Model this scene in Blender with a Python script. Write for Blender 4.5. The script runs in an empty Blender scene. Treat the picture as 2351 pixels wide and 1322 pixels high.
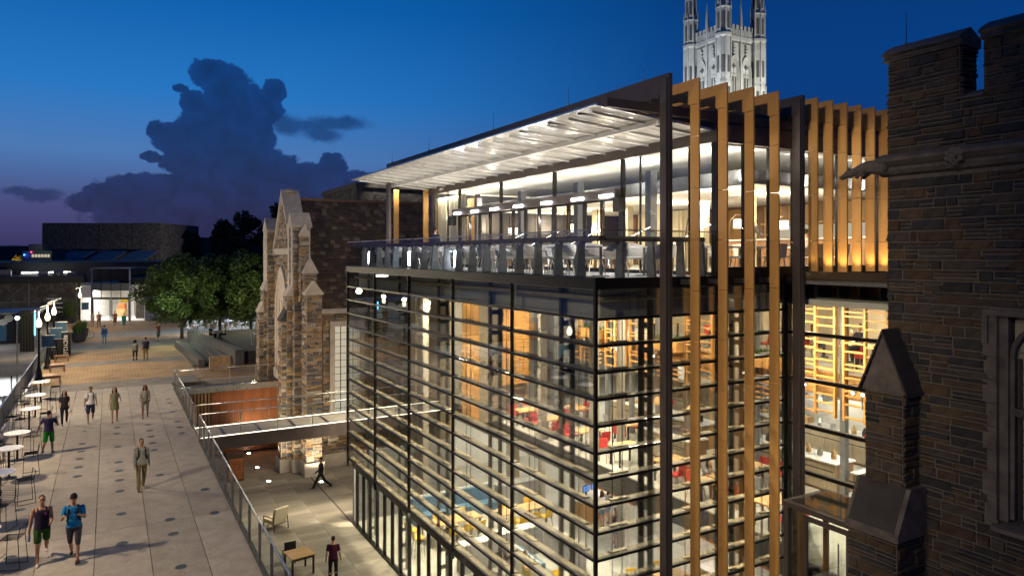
import bpy, math, random
from mathutils import Vector, Matrix
rad = math.radians
random.seed(7)
SC = bpy.context.scene
COL = SC.collection

# ------------------------------------------------------------------ camera
cam_data = bpy.data.cameras.new('camera')
cam = bpy.data.objects.new('camera', cam_data)
COL.objects.link(cam)
cam.location = (-9.24, -12.57, 12.0)
cam.rotation_euler = (rad(90), 0, rad(-29.6))
cam_data.sensor_width = 36.0
cam_data.lens = 24.93
cam_data.shift_y = -0.0328
cam_data.clip_start = 0.1
cam_data.clip_end = 6000
SC.camera = cam

# ------------------------------------------------------------------ sky
world = bpy.data.worlds.new('World')
SC.world = world
world.use_nodes = True
WN, WL = world.node_tree.nodes, world.node_tree.links
WN.clear()


def wn(kind, **kw):
    n = WN.new(kind)
    for k, v in kw.items():
        setattr(n, k, v)
    return n


def wmath(op, a, b=None, c=None, clamp=False):
    n = wn('ShaderNodeMath', operation=op, use_clamp=clamp)
    for i, v in enumerate((a, b, c)):
        if v is None:
            continue
        if isinstance(v, (int, float)):
            n.inputs[i].default_value = v
        else:
            WL.new(v, n.inputs[i])
    return n.outputs[0]


def srgb(r, g, b):
    return tuple(((c / 255) / 12.92 if c <= 10 else ((c / 255 + 0.055) / 1.055) ** 2.4) for c in (r, g, b))


tc = wn('ShaderNodeTexCoord')
sep = wn('ShaderNodeSeparateXYZ')
WL.new(tc.outputs['Generated'], sep.inputs[0])
az = wmath('ARCTAN2', sep.outputs[0], sep.outputs[1])
el = wmath('ARCSINE', sep.outputs[2])
# dusk gradient by elevation, lighter and pinker towards the place where the sun went down
ramp = wn('ShaderNodeValToRGB')
WL.new(wmath('MULTIPLY_ADD', el, 1 / 1.2, 0.0, True), ramp.inputs[0])
for i, (p, c) in enumerate([(0.0, (50, 48, 92)), (0.05, (66, 72, 124)), (0.105, (72, 118, 178)), (0.17, (34, 116, 192)), (0.27, (4, 94, 172)), (0.45, (1, 70, 138)), (1.0, (1, 40, 84))]):
    e = ramp.color_ramp.elements[i] if i < 2 else ramp.color_ramp.elements.new(p)
    e.position = p
    e.color = (*srgb(*c), 1)
ramp2 = wn('ShaderNodeValToRGB')
WL.new(wmath('MULTIPLY_ADD', el, 1 / 1.2, 0.0, True), ramp2.inputs[0])
for i, (p, c) in enumerate([(0.0, (22, 40, 88)), (0.08, (10, 56, 118)), (0.2, (2, 60, 128)), (0.45, (1, 46, 102)), (1.0, (1, 30, 66))]):
    e = ramp2.color_ramp.elements[i] if i < 2 else ramp2.color_ramp.elements.new(p)
    e.position = p
    e.color = (*srgb(*c), 1)
west = wmath('COSINE', wmath('ADD', az, 0.12))
mixw = wn('ShaderNodeMix', data_type='RGBA')
mr = wn('ShaderNodeMapRange', interpolation_type='SMOOTHSTEP')
mr.inputs[1].default_value, mr.inputs[2].default_value = 0.55, 1.0
WL.new(west, mr.inputs[0])
WL.new(mr.outputs[0], mixw.inputs[0])
WL.new(ramp2.outputs[0], mixw.inputs[6])
WL.new(ramp.outputs[0], mixw.inputs[7])
# the towering dusk cloud and its neighbours, as soft lobes in azimuth and elevation
comb = wn('ShaderNodeCombineXYZ')
WL.new(az, comb.inputs[0])
WL.new(el, comb.inputs[1])
nz = wn('ShaderNodeTexNoise')
nz.inputs['Scale'].default_value = 22.0
nz.inputs['Detail'].default_value = 6.0
nz.inputs['Roughness'].default_value = 0.6
WL.new(comb.outputs[0], nz.inputs['Vector'])
nz2 = wn('ShaderNodeTexNoise')
nz2.inputs['Scale'].default_value = 75.0
nz2.inputs['Detail'].default_value = 4.0
WL.new(comb.outputs[0], nz2.inputs['Vector'])
warp = wn('ShaderNodeVectorMath', operation='MULTIPLY_ADD')
WL.new(nz.outputs['Color'], warp.inputs[0])
warp.inputs[1].default_value = (0.026, 0.022, 0)
WL.new(comb.outputs[0], warp.inputs[2])
LOBES = [(0.113, 0.23, 0.0234, 0.0192), (0.134, 0.215, 0.0291, 0.0274), (0.155, 0.192, 0.0349, 0.0345), (0.192, 0.214, 0.0143, 0.0163), (0.18, 0.191, 0.0246, 0.0243), (0.081, 0.208, 0.0101, 0.0061), (0.096, 0.193, 0.0164, 0.0157), (0.123, 0.165, 0.0445, 0.0369), (0.082, 0.149, 0.0379, 0.0212), (0.155, 0.151, 0.0387, 0.0488), (0.055, 0.155, 0.0148, 0.0143), (0.118, 0.123, 0.06, 0.0311), (0.047, 0.123, 0.0161, 0.0077), (0.171, 0.109, 0.0598, 0.0318), (0.072, 0.085, 0.0826, 0.0189), (0.177, 0.077, 0.1037, 0.0319), (-0.0, 0.079, 0.0302, 0.0085), (0.268, 0.118, 0.0219, 0.0202), (0.244, 0.101, 0.0313, 0.0225), (0.307, 0.092, 0.0353, 0.024), (0.221, 0.096, 0.0506, 0.0247), (0.023, 0.063, 0.0715, 0.0184), (0.155, 0.045, 0.1774, 0.0299), (0.29, 0.062, 0.1166, 0.0359)]


def field(lobes, src):
    out = None
    for (cx, cy, rx, ry) in lobes:
        v = wn('ShaderNodeVectorMath', operation='MULTIPLY_ADD')
        WL.new(src, v.inputs[0])
        v.inputs[1].default_value = (1 / rx, 1 / ry, 0)
        v.inputs[2].default_value = (-(cx + .013) / rx, -(cy + .011) / ry, 0)
        ln = wn('ShaderNodeVectorMath', operation='LENGTH')
        WL.new(v.outputs[0], ln.inputs[0])
        out = ln.outputs['Value'] if out is None else wmath('SMOOTH_MIN', out, ln.outputs['Value'], 0.12)
    return out


def soft(val, lo, hi):
    m = wn('ShaderNodeMapRange', interpolation_type='SMOOTHSTEP')
    m.inputs[1].default_value, m.inputs[2].default_value = lo, hi
    m.inputs[3].default_value, m.inputs[4].default_value = 1.0, 0.0
    WL.new(val, m.inputs[0])
    return m.outputs[0]


big = field(LOBES, warp.outputs[0])
bigm = soft(wmath('MULTIPLY_ADD', nz2.outputs[0], 0.5, wmath('ADD', big, -0.25)), 0.94, 1.09)
wisp = field([(0.227, 0.169, 0.0451, 0.0094), (0.273, 0.176, 0.0405, 0.0089), (0.204, 0.173, 0.0223, 0.0117), (0.252, 0.161, 0.0258, 0.0095), (-0.078, 0.071, 0.0261, 0.0056), (-0.071, 0.066, 0.017, 0.0066)], warp.outputs[0])
wispm = wmath('MULTIPLY', soft(wmath('MULTIPLY_ADD', nz2.outputs[0], 0.7, wmath('ADD', wisp, -0.35)), 0.5, 1.5), 0.75)
cloudramp = wn('ShaderNodeValToRGB')
WL.new(wmath('MULTIPLY_ADD', el, 1 / 0.3, 0.0, True), cloudramp.inputs[0])
for i, (p, c) in enumerate([(0.0, (36, 42, 82)), (0.18, (30, 44, 92)), (0.45, (10, 46, 104)), (0.95, (8, 60, 126))]):
    e = cloudramp.color_ramp.elements[i] if i < 2 else cloudramp.color_ramp.elements.new(p)
    e.position = p
    e.color = (*srgb(*c), 1)
cvar = wn('ShaderNodeMix', data_type='RGBA', blend_type='MULTIPLY')
cvar.inputs[0].default_value = 1.0
WL.new(cloudramp.outputs[0], cvar.inputs[6])
nz3 = wn('ShaderNodeTexNoise')
nz3.inputs['Scale'].default_value = 34.0
nz3.inputs['Detail'].default_value = 7.0
nz3.inputs['Distortion'].default_value = 0.8
WL.new(comb.outputs[0], nz3.inputs['Vector'])
# billows: lighter towards the thin rim, mottled inside
rim_ = soft(big, 1.05, 0.35)
cv = wmath('ADD', wmath('MULTIPLY_ADD', nz3.outputs[0], 0.8, 0.36), wmath('MULTIPLY', wmath('SUBTRACT', 1.0, rim_), 0.0))
cv = wmath('ADD', cv, wmath('MULTIPLY', rim_, 0.16))
cc = wn('ShaderNodeCombineColor')
for i in range(3):
    WL.new(cv, cc.inputs[i])
WL.new(cc.outputs[0], cvar.inputs[7])
mixc = wn('ShaderNodeMix', data_type='RGBA')
WL.new(wmath('MAXIMUM', wmath('MULTIPLY', bigm, 0.93), wispm), mixc.inputs[0])
WL.new(mixw.outputs[2], mixc.inputs[6])
WL.new(cvar.outputs[2], mixc.inputs[7])
sky = wn('ShaderNodeTexSky', sky_type='NISHITA', sun_disc=False)
sky.sun_elevation = rad(-4.0)
sky.sun_rotation = rad(-10.0)
addn = wn('ShaderNodeMix', data_type='RGBA', blend_type='ADD')
addn.inputs[0].default_value = 0.05
WL.new(mixc.outputs[2], addn.inputs[6])
WL.new(sky.outputs[0], addn.inputs[7])
bg = wn('ShaderNodeBackground')
bg.inputs[1].default_value = 1.0
WL.new(addn.outputs[2], bg.inputs[0])
wo = wn('ShaderNodeOutputWorld')
WL.new(bg.outputs[0], wo.inputs[0])
world.cycles.sampling_method = 'MANUAL'
world.cycles.sample_map_resolution = 512

# the sun has set: only a trace of directionless afterglow is left of it
sun_data = bpy.data.lights.new('sun', 'SUN')
sun_data.energy = 0.02
sun_data.angle = rad(25)
sun_data.color = (1.0, 0.82, 0.7)
sun = bpy.data.objects.new('sun', sun_data)
sun.rotation_euler = (rad(80), 0, rad(172))
COL.objects.link(sun)

# ------------------------------------------------------------------ exposure and renderer
SC.view_settings.view_transform = 'Standard'
SC.view_settings.look = 'None'
SC.view_settings.exposure = 0.0
SC.view_settings.gamma = 1.0
SC.render.engine = 'CYCLES'
cy = SC.cycles
cy.use_denoising = True
cy.max_bounces = 7
cy.diffuse_bounces = 3
cy.glossy_bounces = 3
cy.transmission_bounces = 4
cy.transparent_max_bounces = 32
cy.caustics_reflective = False
cy.caustics_refractive = False
cy.sample_clamp_indirect = 3.0
cy.use_light_tree = True
# ------------------------------------------------------------------ helpers: meshes, things, parts
class MB:
    """collects faces; build() links them as one mesh object"""
    def __init__(s):
        s.v, s.f, s.m = [], [], []

    def quad(s, pts, mi=0):
        b = len(s.v)
        s.v += [tuple(p) for p in pts]
        s.f.append(tuple(range(b, b + len(pts))))
        s.m.append(mi)
        return s

    def hexa(s, p, mi=0):
        b = len(s.v)
        s.v += [tuple(q) for q in p]
        for f in ((0, 3, 2, 1), (4, 5, 6, 7), (0, 1, 5, 4), (1, 2, 6, 5), (2, 3, 7, 6), (3, 0, 4, 7)):
            s.f.append(tuple(b + i for i in f))
            s.m.append(mi)
        return s

    def box(s, x0, x1, y0, y1, z0, z1, mi=0):
        x0, x1 = min(x0, x1), max(x0, x1)
        y0, y1 = min(y0, y1), max(y0, y1)
        z0, z1 = min(z0, z1), max(z0, z1)
        return s.hexa([(x0, y0, z0), (x1, y0, z0), (x1, y1, z0), (x0, y1, z0), (x0, y0, z1), (x1, y0, z1), (x1, y1, z1), (x0, y1, z1)], mi)

    def bar(s, a, b, w, h, mi=0, up=(0, 0, 1), w2=None, h2=None):
        a, b = Vector(a), Vector(b)
        d = (b - a).normalized()
        u = Vector(up)
        if abs(d.dot(u)) > 0.99:
            u = Vector((0, 1, 0))
        r = d.cross(u).normalized()
        u = r.cross(d)
        w2 = w if w2 is None else w2
        h2 = h if h2 is None else h2
        q = []
        for p, ww, hh in ((a, w, h), (b, w2, h2)):
            q += [p - r * ww / 2 - u * hh / 2, p + r * ww / 2 - u * hh / 2, p + r * ww / 2 + u * hh / 2, p - r * ww / 2 + u * hh / 2]
        return s.hexa(q, mi)

    def tube(s, a, b, r0, r1=None, n=8, mi=0, caps=True):
        a, b = Vector(a), Vector(b)
        r1 = r0 if r1 is None else r1
        d = (b - a).normalized()
        u = Vector((0, 0, 1)) if abs(d.z) < 0.9 else Vector((1, 0, 0))
        p = d.cross(u).normalized()
        q = d.cross(p)
        o = len(s.v)
        for c, r in ((a, r0), (b, r1)):
            for i in range(n):
                t = 2 * math.pi * i / n
                s.v.append(tuple(c + p * math.cos(t) * r + q * math.sin(t) * r))
        for i in range(n):
            j = (i + 1) % n
            s.f.append((o + i, o + j, o + n + j, o + n + i))
            s.m.append(mi)
        if caps:
            s.f.append(tuple(o + i for i in reversed(range(n))))
            s.f.append(tuple(o + n + i for i in range(n)))
            s.m += [mi, mi]
        return s

    def path(s, pts, r, n=6, mi=0):
        for a, b in zip(pts, pts[1:]):
            s.tube(a, b, r, n=n, mi=mi)
        return s

    def lathe(s, prof, n=12, at=(0, 0, 0), mi=0, rot=0.0):
        o = len(s.v)
        for r, z in prof:
            for i in range(n):
                t = 2 * math.pi * i / n + rot
                s.v.append((at[0] + r * math.cos(t), at[1] + r * math.sin(t), at[2] + z))
        for k in range(len(prof) - 1):
            for i in range(n):
                j = (i + 1) % n
                s.f.append((o + k * n + i, o + k * n + j, o + (k + 1) * n + j, o + (k + 1) * n + i))
                s.m.append(mi)
        s.f.append(tuple(o + i for i in reversed(range(n))))
        s.f.append(tuple(o + (len(prof) - 1) * n + i for i in range(n)))
        s.m += [mi, mi]
        return s

    def prism(s, poly, axis, a0, a1, mi=0):
        """poly: 2D points; axis 'x','y','z' is extruded a0..a1 (2D = the two other axes in order)"""
        def P(p, a):
            return {'x': (a, p[0], p[1]), 'y': (p[0], a, p[1]), 'z': (p[0], p[1], a)}[axis]
        n, o = len(poly), len(s.v)
        s.v += [P(p, a0) for p in poly] + [P(p, a1) for p in poly]
        for i in range(n):
            j = (i + 1) % n
            s.f.append((o + i, o + j, o + n + j, o + n + i))
            s.m.append(mi)
        s.f.append(tuple(o + i for i in reversed(range(n))))
        s.f.append(tuple(o + n + i for i in range(n)))
        s.m += [mi, mi]
        return s

    def ball(s, c, r, n=8, k=5, mi=0, sc=(1, 1, 1)):
        o = len(s.v)
        for j in range(k + 1):
            ph = math.pi * j / k
            for i in range(n):
                t = 2 * math.pi * i / n
                s.v.append((c[0] + r * sc[0] * math.sin(ph) * math.cos(t), c[1] + r * sc[1] * math.sin(ph) * math.sin(t), c[2] + r * sc[2] * math.cos(ph)))
        for j in range(k):
            for i in range(n):
                i2 = (i + 1) % n
                s.f.append((o + j * n + i, o + (j + 1) * n + i, o + (j + 1) * n + i2, o + j * n + i2))
                s.m.append(mi)
        return s

    def mesh(s, name, mats, smooth=False, fix=True):
        me = bpy.data.meshes.new(name)
        me.from_pydata(s.v, [], s.f)
        for m in mats if isinstance(mats, (list, tuple)) else [mats]:
            me.materials.append(M[m] if isinstance(m, str) else m)
        me.polygons.foreach_set('material_index', s.m)
        if smooth:
            me.polygons.foreach_set('use_smooth', [True] * len(s.f))
        me.update()
        if fix:
            import bmesh
            bm = bmesh.new()
            bm.from_mesh(me)
            if smooth:
                bmesh.ops.remove_doubles(bm, verts=bm.verts, dist=1e-5)
            bmesh.ops.recalc_face_normals(bm, faces=bm.faces)
            bm.to_mesh(me)
            bm.free()
        return me

    def build(s, name, mats, parent=None, loc=(0, 0, 0), smooth=False, fix=True):
        return link(name, s.mesh(name, mats, smooth, fix), parent, loc)


def link(name, me, parent=None, loc=(0, 0, 0), rz=0.0):
    o = bpy.data.objects.new(name, me)
    COL.objects.link(o)
    o.parent = parent
    o.location = loc
    o.rotation_euler = (0, 0, rz)
    return o


def tag(o, label=None, cat=None, group=None, kind=None):
    for k, v in (('label', label), ('category', cat), ('group', group), ('kind', kind)):
        if v:
            o[k] = v
    return o


def thing(name, label, cat, loc=(0, 0, 0), rz=0.0, group=None):
    o = bpy.data.objects.new(name, None)
    COL.objects.link(o)
    o.location = loc
    o.rotation_euler = (0, 0, rz)
    o.empty_display_size = 0.2
    return tag(o, label, cat, group)


KIDS = {}


def copy_tree(o, parent=None):
    c = o.copy()
    COL.objects.link(c)
    c.parent = parent
    for ch in list(o.children):
        copy_tree(ch, c)
    return c


def dup(o, loc, rz=None, label=None, group=None, scale=None):
    c = copy_tree(o)
    c.location = loc
    if rz is not None:
        c.rotation_euler = (0, 0, rz)
    if label:
        c['label'] = label
    if group:
        c['group'] = group
    if scale:
        c.scale = (scale,) * 3
    return c


def lamp(name, kind, loc, power, color=(1, .86, .68), size=0.3, size_y=None, target=None, spot=60, blend=0.4, parent=None, rot=None, spread=None):
    d = bpy.data.lights.new(name, kind)
    d.energy = power
    d.color = color
    if kind == 'AREA':
        d.size = size
        if size_y:
            d.shape = 'RECTANGLE'
            d.size_y = size_y
        if spread:
            d.spread = rad(spread)
    else:
        d.shadow_soft_size = size
    if kind == 'SPOT':
        d.spot_size = rad(spot)
        d.spot_blend = blend
    o = bpy.data.objects.new(name, d)
    COL.objects.link(o)
    o.location = loc
    if target is not None:
        o.rotation_euler = (Vector(target) - Vector(loc)).to_track_quat('-Z', 'Y').to_euler()
    if rot:
        o.rotation_euler = rot
    o.parent = parent
    return o


# ------------------------------------------------------------------ materials
M = {}


class NT:
    def __init__(s, name):
        s.mat = bpy.data.materials.new(name)
        s.mat.use_nodes = True
        s.n, s.l = s.mat.node_tree.nodes, s.mat.node_tree.links
        s.n.clear()
        s.out = s.n.new('ShaderNodeOutputMaterial')
        M[name] = s.mat

    def add(s, kind, ins=None, **kw):
        n = s.n.new(kind)
        for k, v in kw.items():
            setattr(n, k, v)
        for k, v in (ins or {}).items():
            if isinstance(v, bpy.types.NodeSocket):
                s.l.new(v, n.inputs[k])
            else:
                n.inputs[k].default_value = v
        return n

    def noise(s, scale, detail=4, rough=0.55, coords='Object', dim=None):
        t = s.add('ShaderNodeTexCoord')
        return s.add('ShaderNodeTexNoise', {'Vector': t.outputs[coords], 'Scale': scale, 'Detail': detail, 'Roughness': rough})

    def ramp(s, fac, stops, interp='LINEAR'):
        r = s.add('ShaderNodeValToRGB', {0: fac})
        r.color_ramp.interpolation = interp
        for i, (p, c) in enumerate(stops):
            e = r.color_ramp.elements[i] if i < 2 else r.color_ramp.elements.new(p)
            e.position = p
            e.color = (*c[:3], 1)
        return r.outputs[0]

    def mix(s, fac, a, b, blend='MIX'):
        n = s.add('ShaderNodeMix', data_type='RGBA', blend_type=blend)
        for i, v in ((0, fac), (6, a), (7, b)):
            if isinstance(v, (int, float)):
                n.inputs[i].default_value = v
            elif isinstance(v, tuple):
                n.inputs[i].default_value = (*v[:3], 1)
            else:
                s.l.new(v, n.inputs[i])
        return n.outputs[2]

    def math(s, op, a, b=0.0, c=0.0):
        n = s.add('ShaderNodeMath', {0: a, 1: b, 2: c}, operation=op)
        return n.outputs[0]

    def surf(s, col, rough=0.6, metal=0.0, bump=None, bstr=0.3, bdist=0.02, spec=0.5, sss=0.0):
        p = s.add('ShaderNodeBsdfPrincipled')
        for k, v in (('Base Color', col), ('Roughness', rough), ('Metallic', metal), ('Specular IOR Level', spec)):
            if isinstance(v, tuple):
                v = (*v[:3], 1)
            if isinstance(v, (int, float, tuple)):
                p.inputs[k].default_value = v
            else:
                s.l.new(v, p.inputs[k])
        if bump is not None:
            b = s.add('ShaderNodeBump', {'Strength': bstr, 'Distance': bdist, 'Height': bump})
            s.l.new(b.outputs[0], p.inputs['Normal'])
        s.l.new(p.outputs[0], s.out.inputs[0])
        return s.mat


def plain(name, col, rough=0.55, metal=0.0, var=0.18, scale=6.0, bump=0.15, spec=0.5):
    """a colour with gentle procedural variation"""
    t = NT(name)
    nz = t.noise(scale)
    lo = tuple(c * (1 - var) for c in col)
    hi = tuple(min(1, c * (1 + var)) for c in col)
    c = t.ramp(nz.outputs[0], [(0.3, lo), (0.7, hi)])
    fine = t.noise(scale * 9, 2)
    r = t.math('MULTIPLY_ADD', nz.outputs[0], 0.25, rough - 0.12)
    return t.surf(c, r, metal, fine.outputs[0] if bump else None, bump, 0.004, spec)


def piece_random(t):
    """one random number for each separate piece, whether it is an object or an island of a joined mesh"""
    oi = t.add('ShaderNodeObjectInfo')
    ge = t.add('ShaderNodeNewGeometry')
    return t.math('FRACT', t.math('ADD', t.math('MULTIPLY', oi.outputs['Random'], 7.31), t.math('MULTIPLY', ge.outputs['Random Per Island'], 3.77)))


def stone(name, palette, scale=5.0, bump=0.6, rough=0.85):
    t = NT(name)
    r = piece_random(t)
    n = len(palette)
    base = t.ramp(r, [(i / n, c) for i, c in enumerate(palette)], 'CONSTANT')
    nz = t.noise(scale, 6, 0.65)
    vein = t.noise(scale * 5, 3)
    sh = t.ramp(nz.outputs[0], [(0.3, (.55, .55, .57)), (0.72, (1.25, 1.2, 1.15))])
    c = t.mix(1.0, base, sh, 'MULTIPLY')
    h = t.math('ADD', nz.outputs[0], t.math('MULTIPLY', vein.outputs[0], 0.5))
    return t.surf(c, rough, 0, h, bump, 0.03, 0.3)


def emit(name, col, strength):
    t = NT(name)
    e = t.add('ShaderNodeEmission', {'Color': (*col, 1), 'Strength': strength})
    t.l.new(e.outputs[0], t.out.inputs[0])
    return t.mat


def glass(name, tint=(.9, .95, .92), refl=0.06, rough=0.0, edge=0.9, ior=1.5):
    t = NT(name)
    fr = t.add('ShaderNodeFresnel', {'IOR': ior})
    fac = t.math('MULTIPLY_ADD', fr.outputs[0], edge, refl - 0.04)
    tr = t.add('ShaderNodeBsdfTransparent', {'Color': (*tint, 1)})
    gl = t.add('ShaderNodeBsdfGlossy', {'Color': (1, 1, 1, 1), 'Roughness': rough})
    mx = t.add('ShaderNodeMixShader', {0: fac, 1: tr.outputs[0], 2: gl.outputs[0]})
    t.l.new(mx.outputs[0], t.out.inputs[0])
    return t.mat


def wood(name, a, b, axis=2, scale=3.0, rough=0.45):
    t = NT(name)
    tcn = t.add('ShaderNodeTexCoord')
    sc = [14.0, 14.0, 14.0]
    sc[axis] = 0.9
    mp = t.add('ShaderNodeMapping', {'Vector': tcn.outputs['Object'], 'Scale': tuple(sc)})
    nz = t.add('ShaderNodeTexNoise', {'Vector': mp.outputs[0], 'Scale': scale, 'Detail': 5, 'Distortion': 0.6})
    c = t.ramp(nz.outputs[0], [(0.32, a), (0.68, b)])
    r = piece_random(t)
    k = t.ramp(r, [(0.0, (.8, .8, .8)), (1.0, (1.15, 1.12, 1.1))])
    return t.surf(t.mix(1.0, c, k, 'MULTIPLY'), rough, 0, nz.outputs[0], 0.15, 0.004)


plain('dark_metal', (.028, .028, .03), .42, .6)
plain('black_metal', (.012, .012, .013), .4, .5)
plain('frame_metal', (.075, .06, .056), .5, .2, scale=2)
plain('grey_steel', (.16, .17, .18), .5, .25)
plain('rail_dark', (.10, .097, .09), .8, 0, spec=.1)
plain('bulkhead_grey', (.36, .36, .34), .6, 0, .12, 2)
plain('steel', (.55, .54, .52), .3, .95, .1)
plain('bronze', (.10, .075, .05), .4, .6)
plain('white_paint', (.72, .72, .70), .5, 0, .06)
plain('chair_shell', (.62, .62, .62), .5, 0, .05, spec=.3)
plain('tan_ledge', (.27, .23, .15), .5, 0, .1)
plain('terrace_floor', (.30, .31, .33), .8, 0, .15, 3)
plain('ceiling_white', (.78, .76, .70), .8, 0, .04)
plain('fabric_red', (.40, .035, .03), .8)
plain('plastic_yellow', (.75, .48, .03), .4)
plain('fabric_blue', (.05, .13, .22), .8)
plain('fabric_grey', (.28, .28, .29), .8)
plain('counter_white', (.74, .74, .72), .25, 0, .05)
plain('stainless', (.5, .5, .5), .28, .9)
plain('tile_white', (.75, .74, .70), .3, 0, .06, 3)
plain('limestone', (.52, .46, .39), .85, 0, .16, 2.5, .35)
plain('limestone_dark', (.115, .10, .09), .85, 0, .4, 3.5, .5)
plain('slate_dark', (.035, .033, .033), .75, 0, .3, 3, .3)
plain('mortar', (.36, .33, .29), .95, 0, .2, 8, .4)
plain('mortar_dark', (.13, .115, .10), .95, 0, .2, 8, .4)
plain('copper_pipe', (.16, .085, .055), .5, .3)
plain('dark_roof', (.018, .02, .026), .7, 0, .3, 1.2)
plain('green_leaf_planter', (.06, .16, .03), .7, 0, .4, 12)
plain('paper_white', (.8, .8, .78), .7)
plain('curtain_cloth', (.72, .66, .48), .9, 0, .06, 2)
plain('column_grey', (.26, .235, .20), .7, 0, .1)
emit('deck_glow', (1, .84, .6), 4)
plain('rubber_black', (.01, .01, .01), .6)
plain('bark', (.05, .04, .03), .9, 0, .3, 8, .5)
plain('asphalt', (.05, .05, .052), .9, 0, .25, 3, .3)
glass('facade_glass', (.95, .97, .955), .045, 0, .6)
glass('guard_glass', (.96, .975, .975), .04, 0, .16)
glass('clear_glass', (.975, .98, .975), .035, 0, .14)
wood('oak', (.50, .30, .12), (.66, .43, .20), 0)
wood('oak_vertical', (.46, .26, .10), (.60, .38, .17), 2)
wood('screen_wood', (.55, .27, .07), (.72, .40, .13), 2)
wood('walnut', (.16, .085, .04), (.26, .15, .075), 2)
wood('cedar', (.28, .085, .03), (.46, .17, .06), 2)
wood('grey_wood', (.27, .22, .15), (.42, .36, .26), 2)
wood('bench_wood', (.22, .11, .06), (.33, .18, .10), 0)
stone('hall_stone', [(.40, .27, .13), (.16, .13, .10), (.46, .33, .18), (.10, .095, .095), (.34, .31, .27), (.24, .15, .08), (.50, .44, .35), (.13, .13, .14), (.36, .24, .12), (.20, .17, .14)], 5, .9)
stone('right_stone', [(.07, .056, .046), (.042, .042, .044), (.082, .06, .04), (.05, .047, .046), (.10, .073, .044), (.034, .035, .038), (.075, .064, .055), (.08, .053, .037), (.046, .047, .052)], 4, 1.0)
stone('roof_slate', [(.10, .07, .05), (.125, .088, .06), (.085, .066, .054), (.14, .10, .068), (.11, .082, .064), (.09, .07, .058), (.22, .165, .115)], 3, .3)


def orange_panel():
    t = NT('orange_panel')
    nz = t.noise(2.0, 3)
    tcn = t.add('ShaderNodeTexCoord')
    mp = t.add('ShaderNodeMapping', {'Vector': tcn.outputs['Object'], 'Scale': (60, 60, .8)})
    st = t.add('ShaderNodeTexNoise', {'Vector': mp.outputs[0], 'Scale': 3, 'Detail': 3})
    c = t.ramp(nz.outputs[0], [(.3, (.47, .25, .075)), (.7, (.56, .31, .095))])
    c = t.mix(.25, c, t.ramp(st.outputs[0], [(.3, (.38, .19, .055)), (.7, (.62, .36, .12))]))
    t.surf(c, .55, 0, st.outputs[0], .08, .002, .4)


orange_panel()


def paving():
    t = NT('plaza_concrete')
    slab = piece_random(t)
    a = t.noise(.35, 5)
    b = t.noise(40, 3)
    s = t.noise(2.2, 6, .7)
    c = t.ramp(a.outputs[0], [(.3, (.30, .265, .225)), (.7, (.40, .36, .31))])
    c = t.mix(.45, c, t.ramp(b.outputs[0], [(.3, (.24, .215, .185)), (.7, (.47, .43, .38))]))
    c = t.mix(.35, c, t.ramp(s.outputs[0], [(.35, (.24, .215, .19)), (.6, (.47, .44, .40))]))
    c = t.mix(1.0, c, t.ramp(slab, [(0, (.86, .86, .85)), (1, (1.1, 1.09, 1.08))]), 'MULTIPLY')
    sp = t.noise(9, 2, .5)
    c = t.mix(1.0, c, t.ramp(sp.outputs[0], [(.26, (.62, .6, .58)), (.34, (1, 1, 1))]), 'MULTIPLY')
    t.surf(c, .78, 0, b.outputs[0], .2, .004, .35)


paving()


def brick_paving():
    t = NT('brick_paving')
    tcn = t.add('ShaderNodeTexCoord')
    br = t.add('ShaderNodeTexBrick', {'Vector': tcn.outputs['Object'], 'Color1': (.36, .23, .12, 1), 'Color2': (.47, .32, .18, 1), 'Mortar': (.12, .09, .06, 1),
                                      'Scale': 1.0, 'Mortar Size': .012, 'Brick Width': .42, 'Row Height': .21})
    a = t.noise(.5, 4)
    c = t.mix(1.0, br.outputs[0], t.ramp(a.outputs[0], [(.3, (.75, .75, .75)), (.7, (1.15, 1.12, 1.1))]), 'MULTIPLY')
    t.surf(c, .8, 0, br.outputs['Fac'], -.4, .01, .3)


brick_paving()


def court_floor():
    t = NT('court_paver')
    a = t.noise(1.2, 5)
    r = piece_random(t)
    k = t.ramp(r, [(0, (.78, .78, .76)), (1, (1.14, 1.14, 1.12))])
    c = t.mix(1.0, t.ramp(a.outputs[0], [(.3, (.28, .255, .21)), (.7, (.40, .37, .31))]), k, 'MULTIPLY')
    b = t.noise(30, 3)
    t.surf(c, .75, 0, b.outputs[0], .2, .004, .35)


court_floor()


def tile_floor():
    t = NT('tile_floor')
    tcn = t.add('ShaderNodeTexCoord')
    br = t.add('ShaderNodeTexBrick', {'Vector': tcn.outputs['Object'], 'Color1': (.36, .36, .33, 1), 'Color2': (.44, .44, .40, 1), 'Mortar': (.2, .2, .18, 1),
                                      'Scale': 1.0, 'Mortar Size': .008, 'Brick Width': 1.2, 'Row Height': .6})
    t.surf(br.outputs[0], .4, 0, br.outputs['Fac'], -.1, .004)


tile_floor()


def rough_concrete():
    t = NT('aggregate_wall')
    v = t.add('ShaderNodeTexVoronoi', {'Vector': t.add('ShaderNodeTexCoord').outputs['Object'], 'Scale': 2.6})
    nz = t.noise(9, 5)
    c = t.ramp(v.outputs['Color'], [(.2, (.055, .05, .045)), (.5, (.10, .09, .08)), (.85, (.19, .17, .15))])
    c = t.mix(.4, c, t.ramp(nz.outputs[0], [(.3, (.04, .036, .033)), (.7, (.16, .145, .13))]))
    t.surf(c, .9, 0, v.outputs['Distance'], .6, .05, .2)


rough_concrete()


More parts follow.
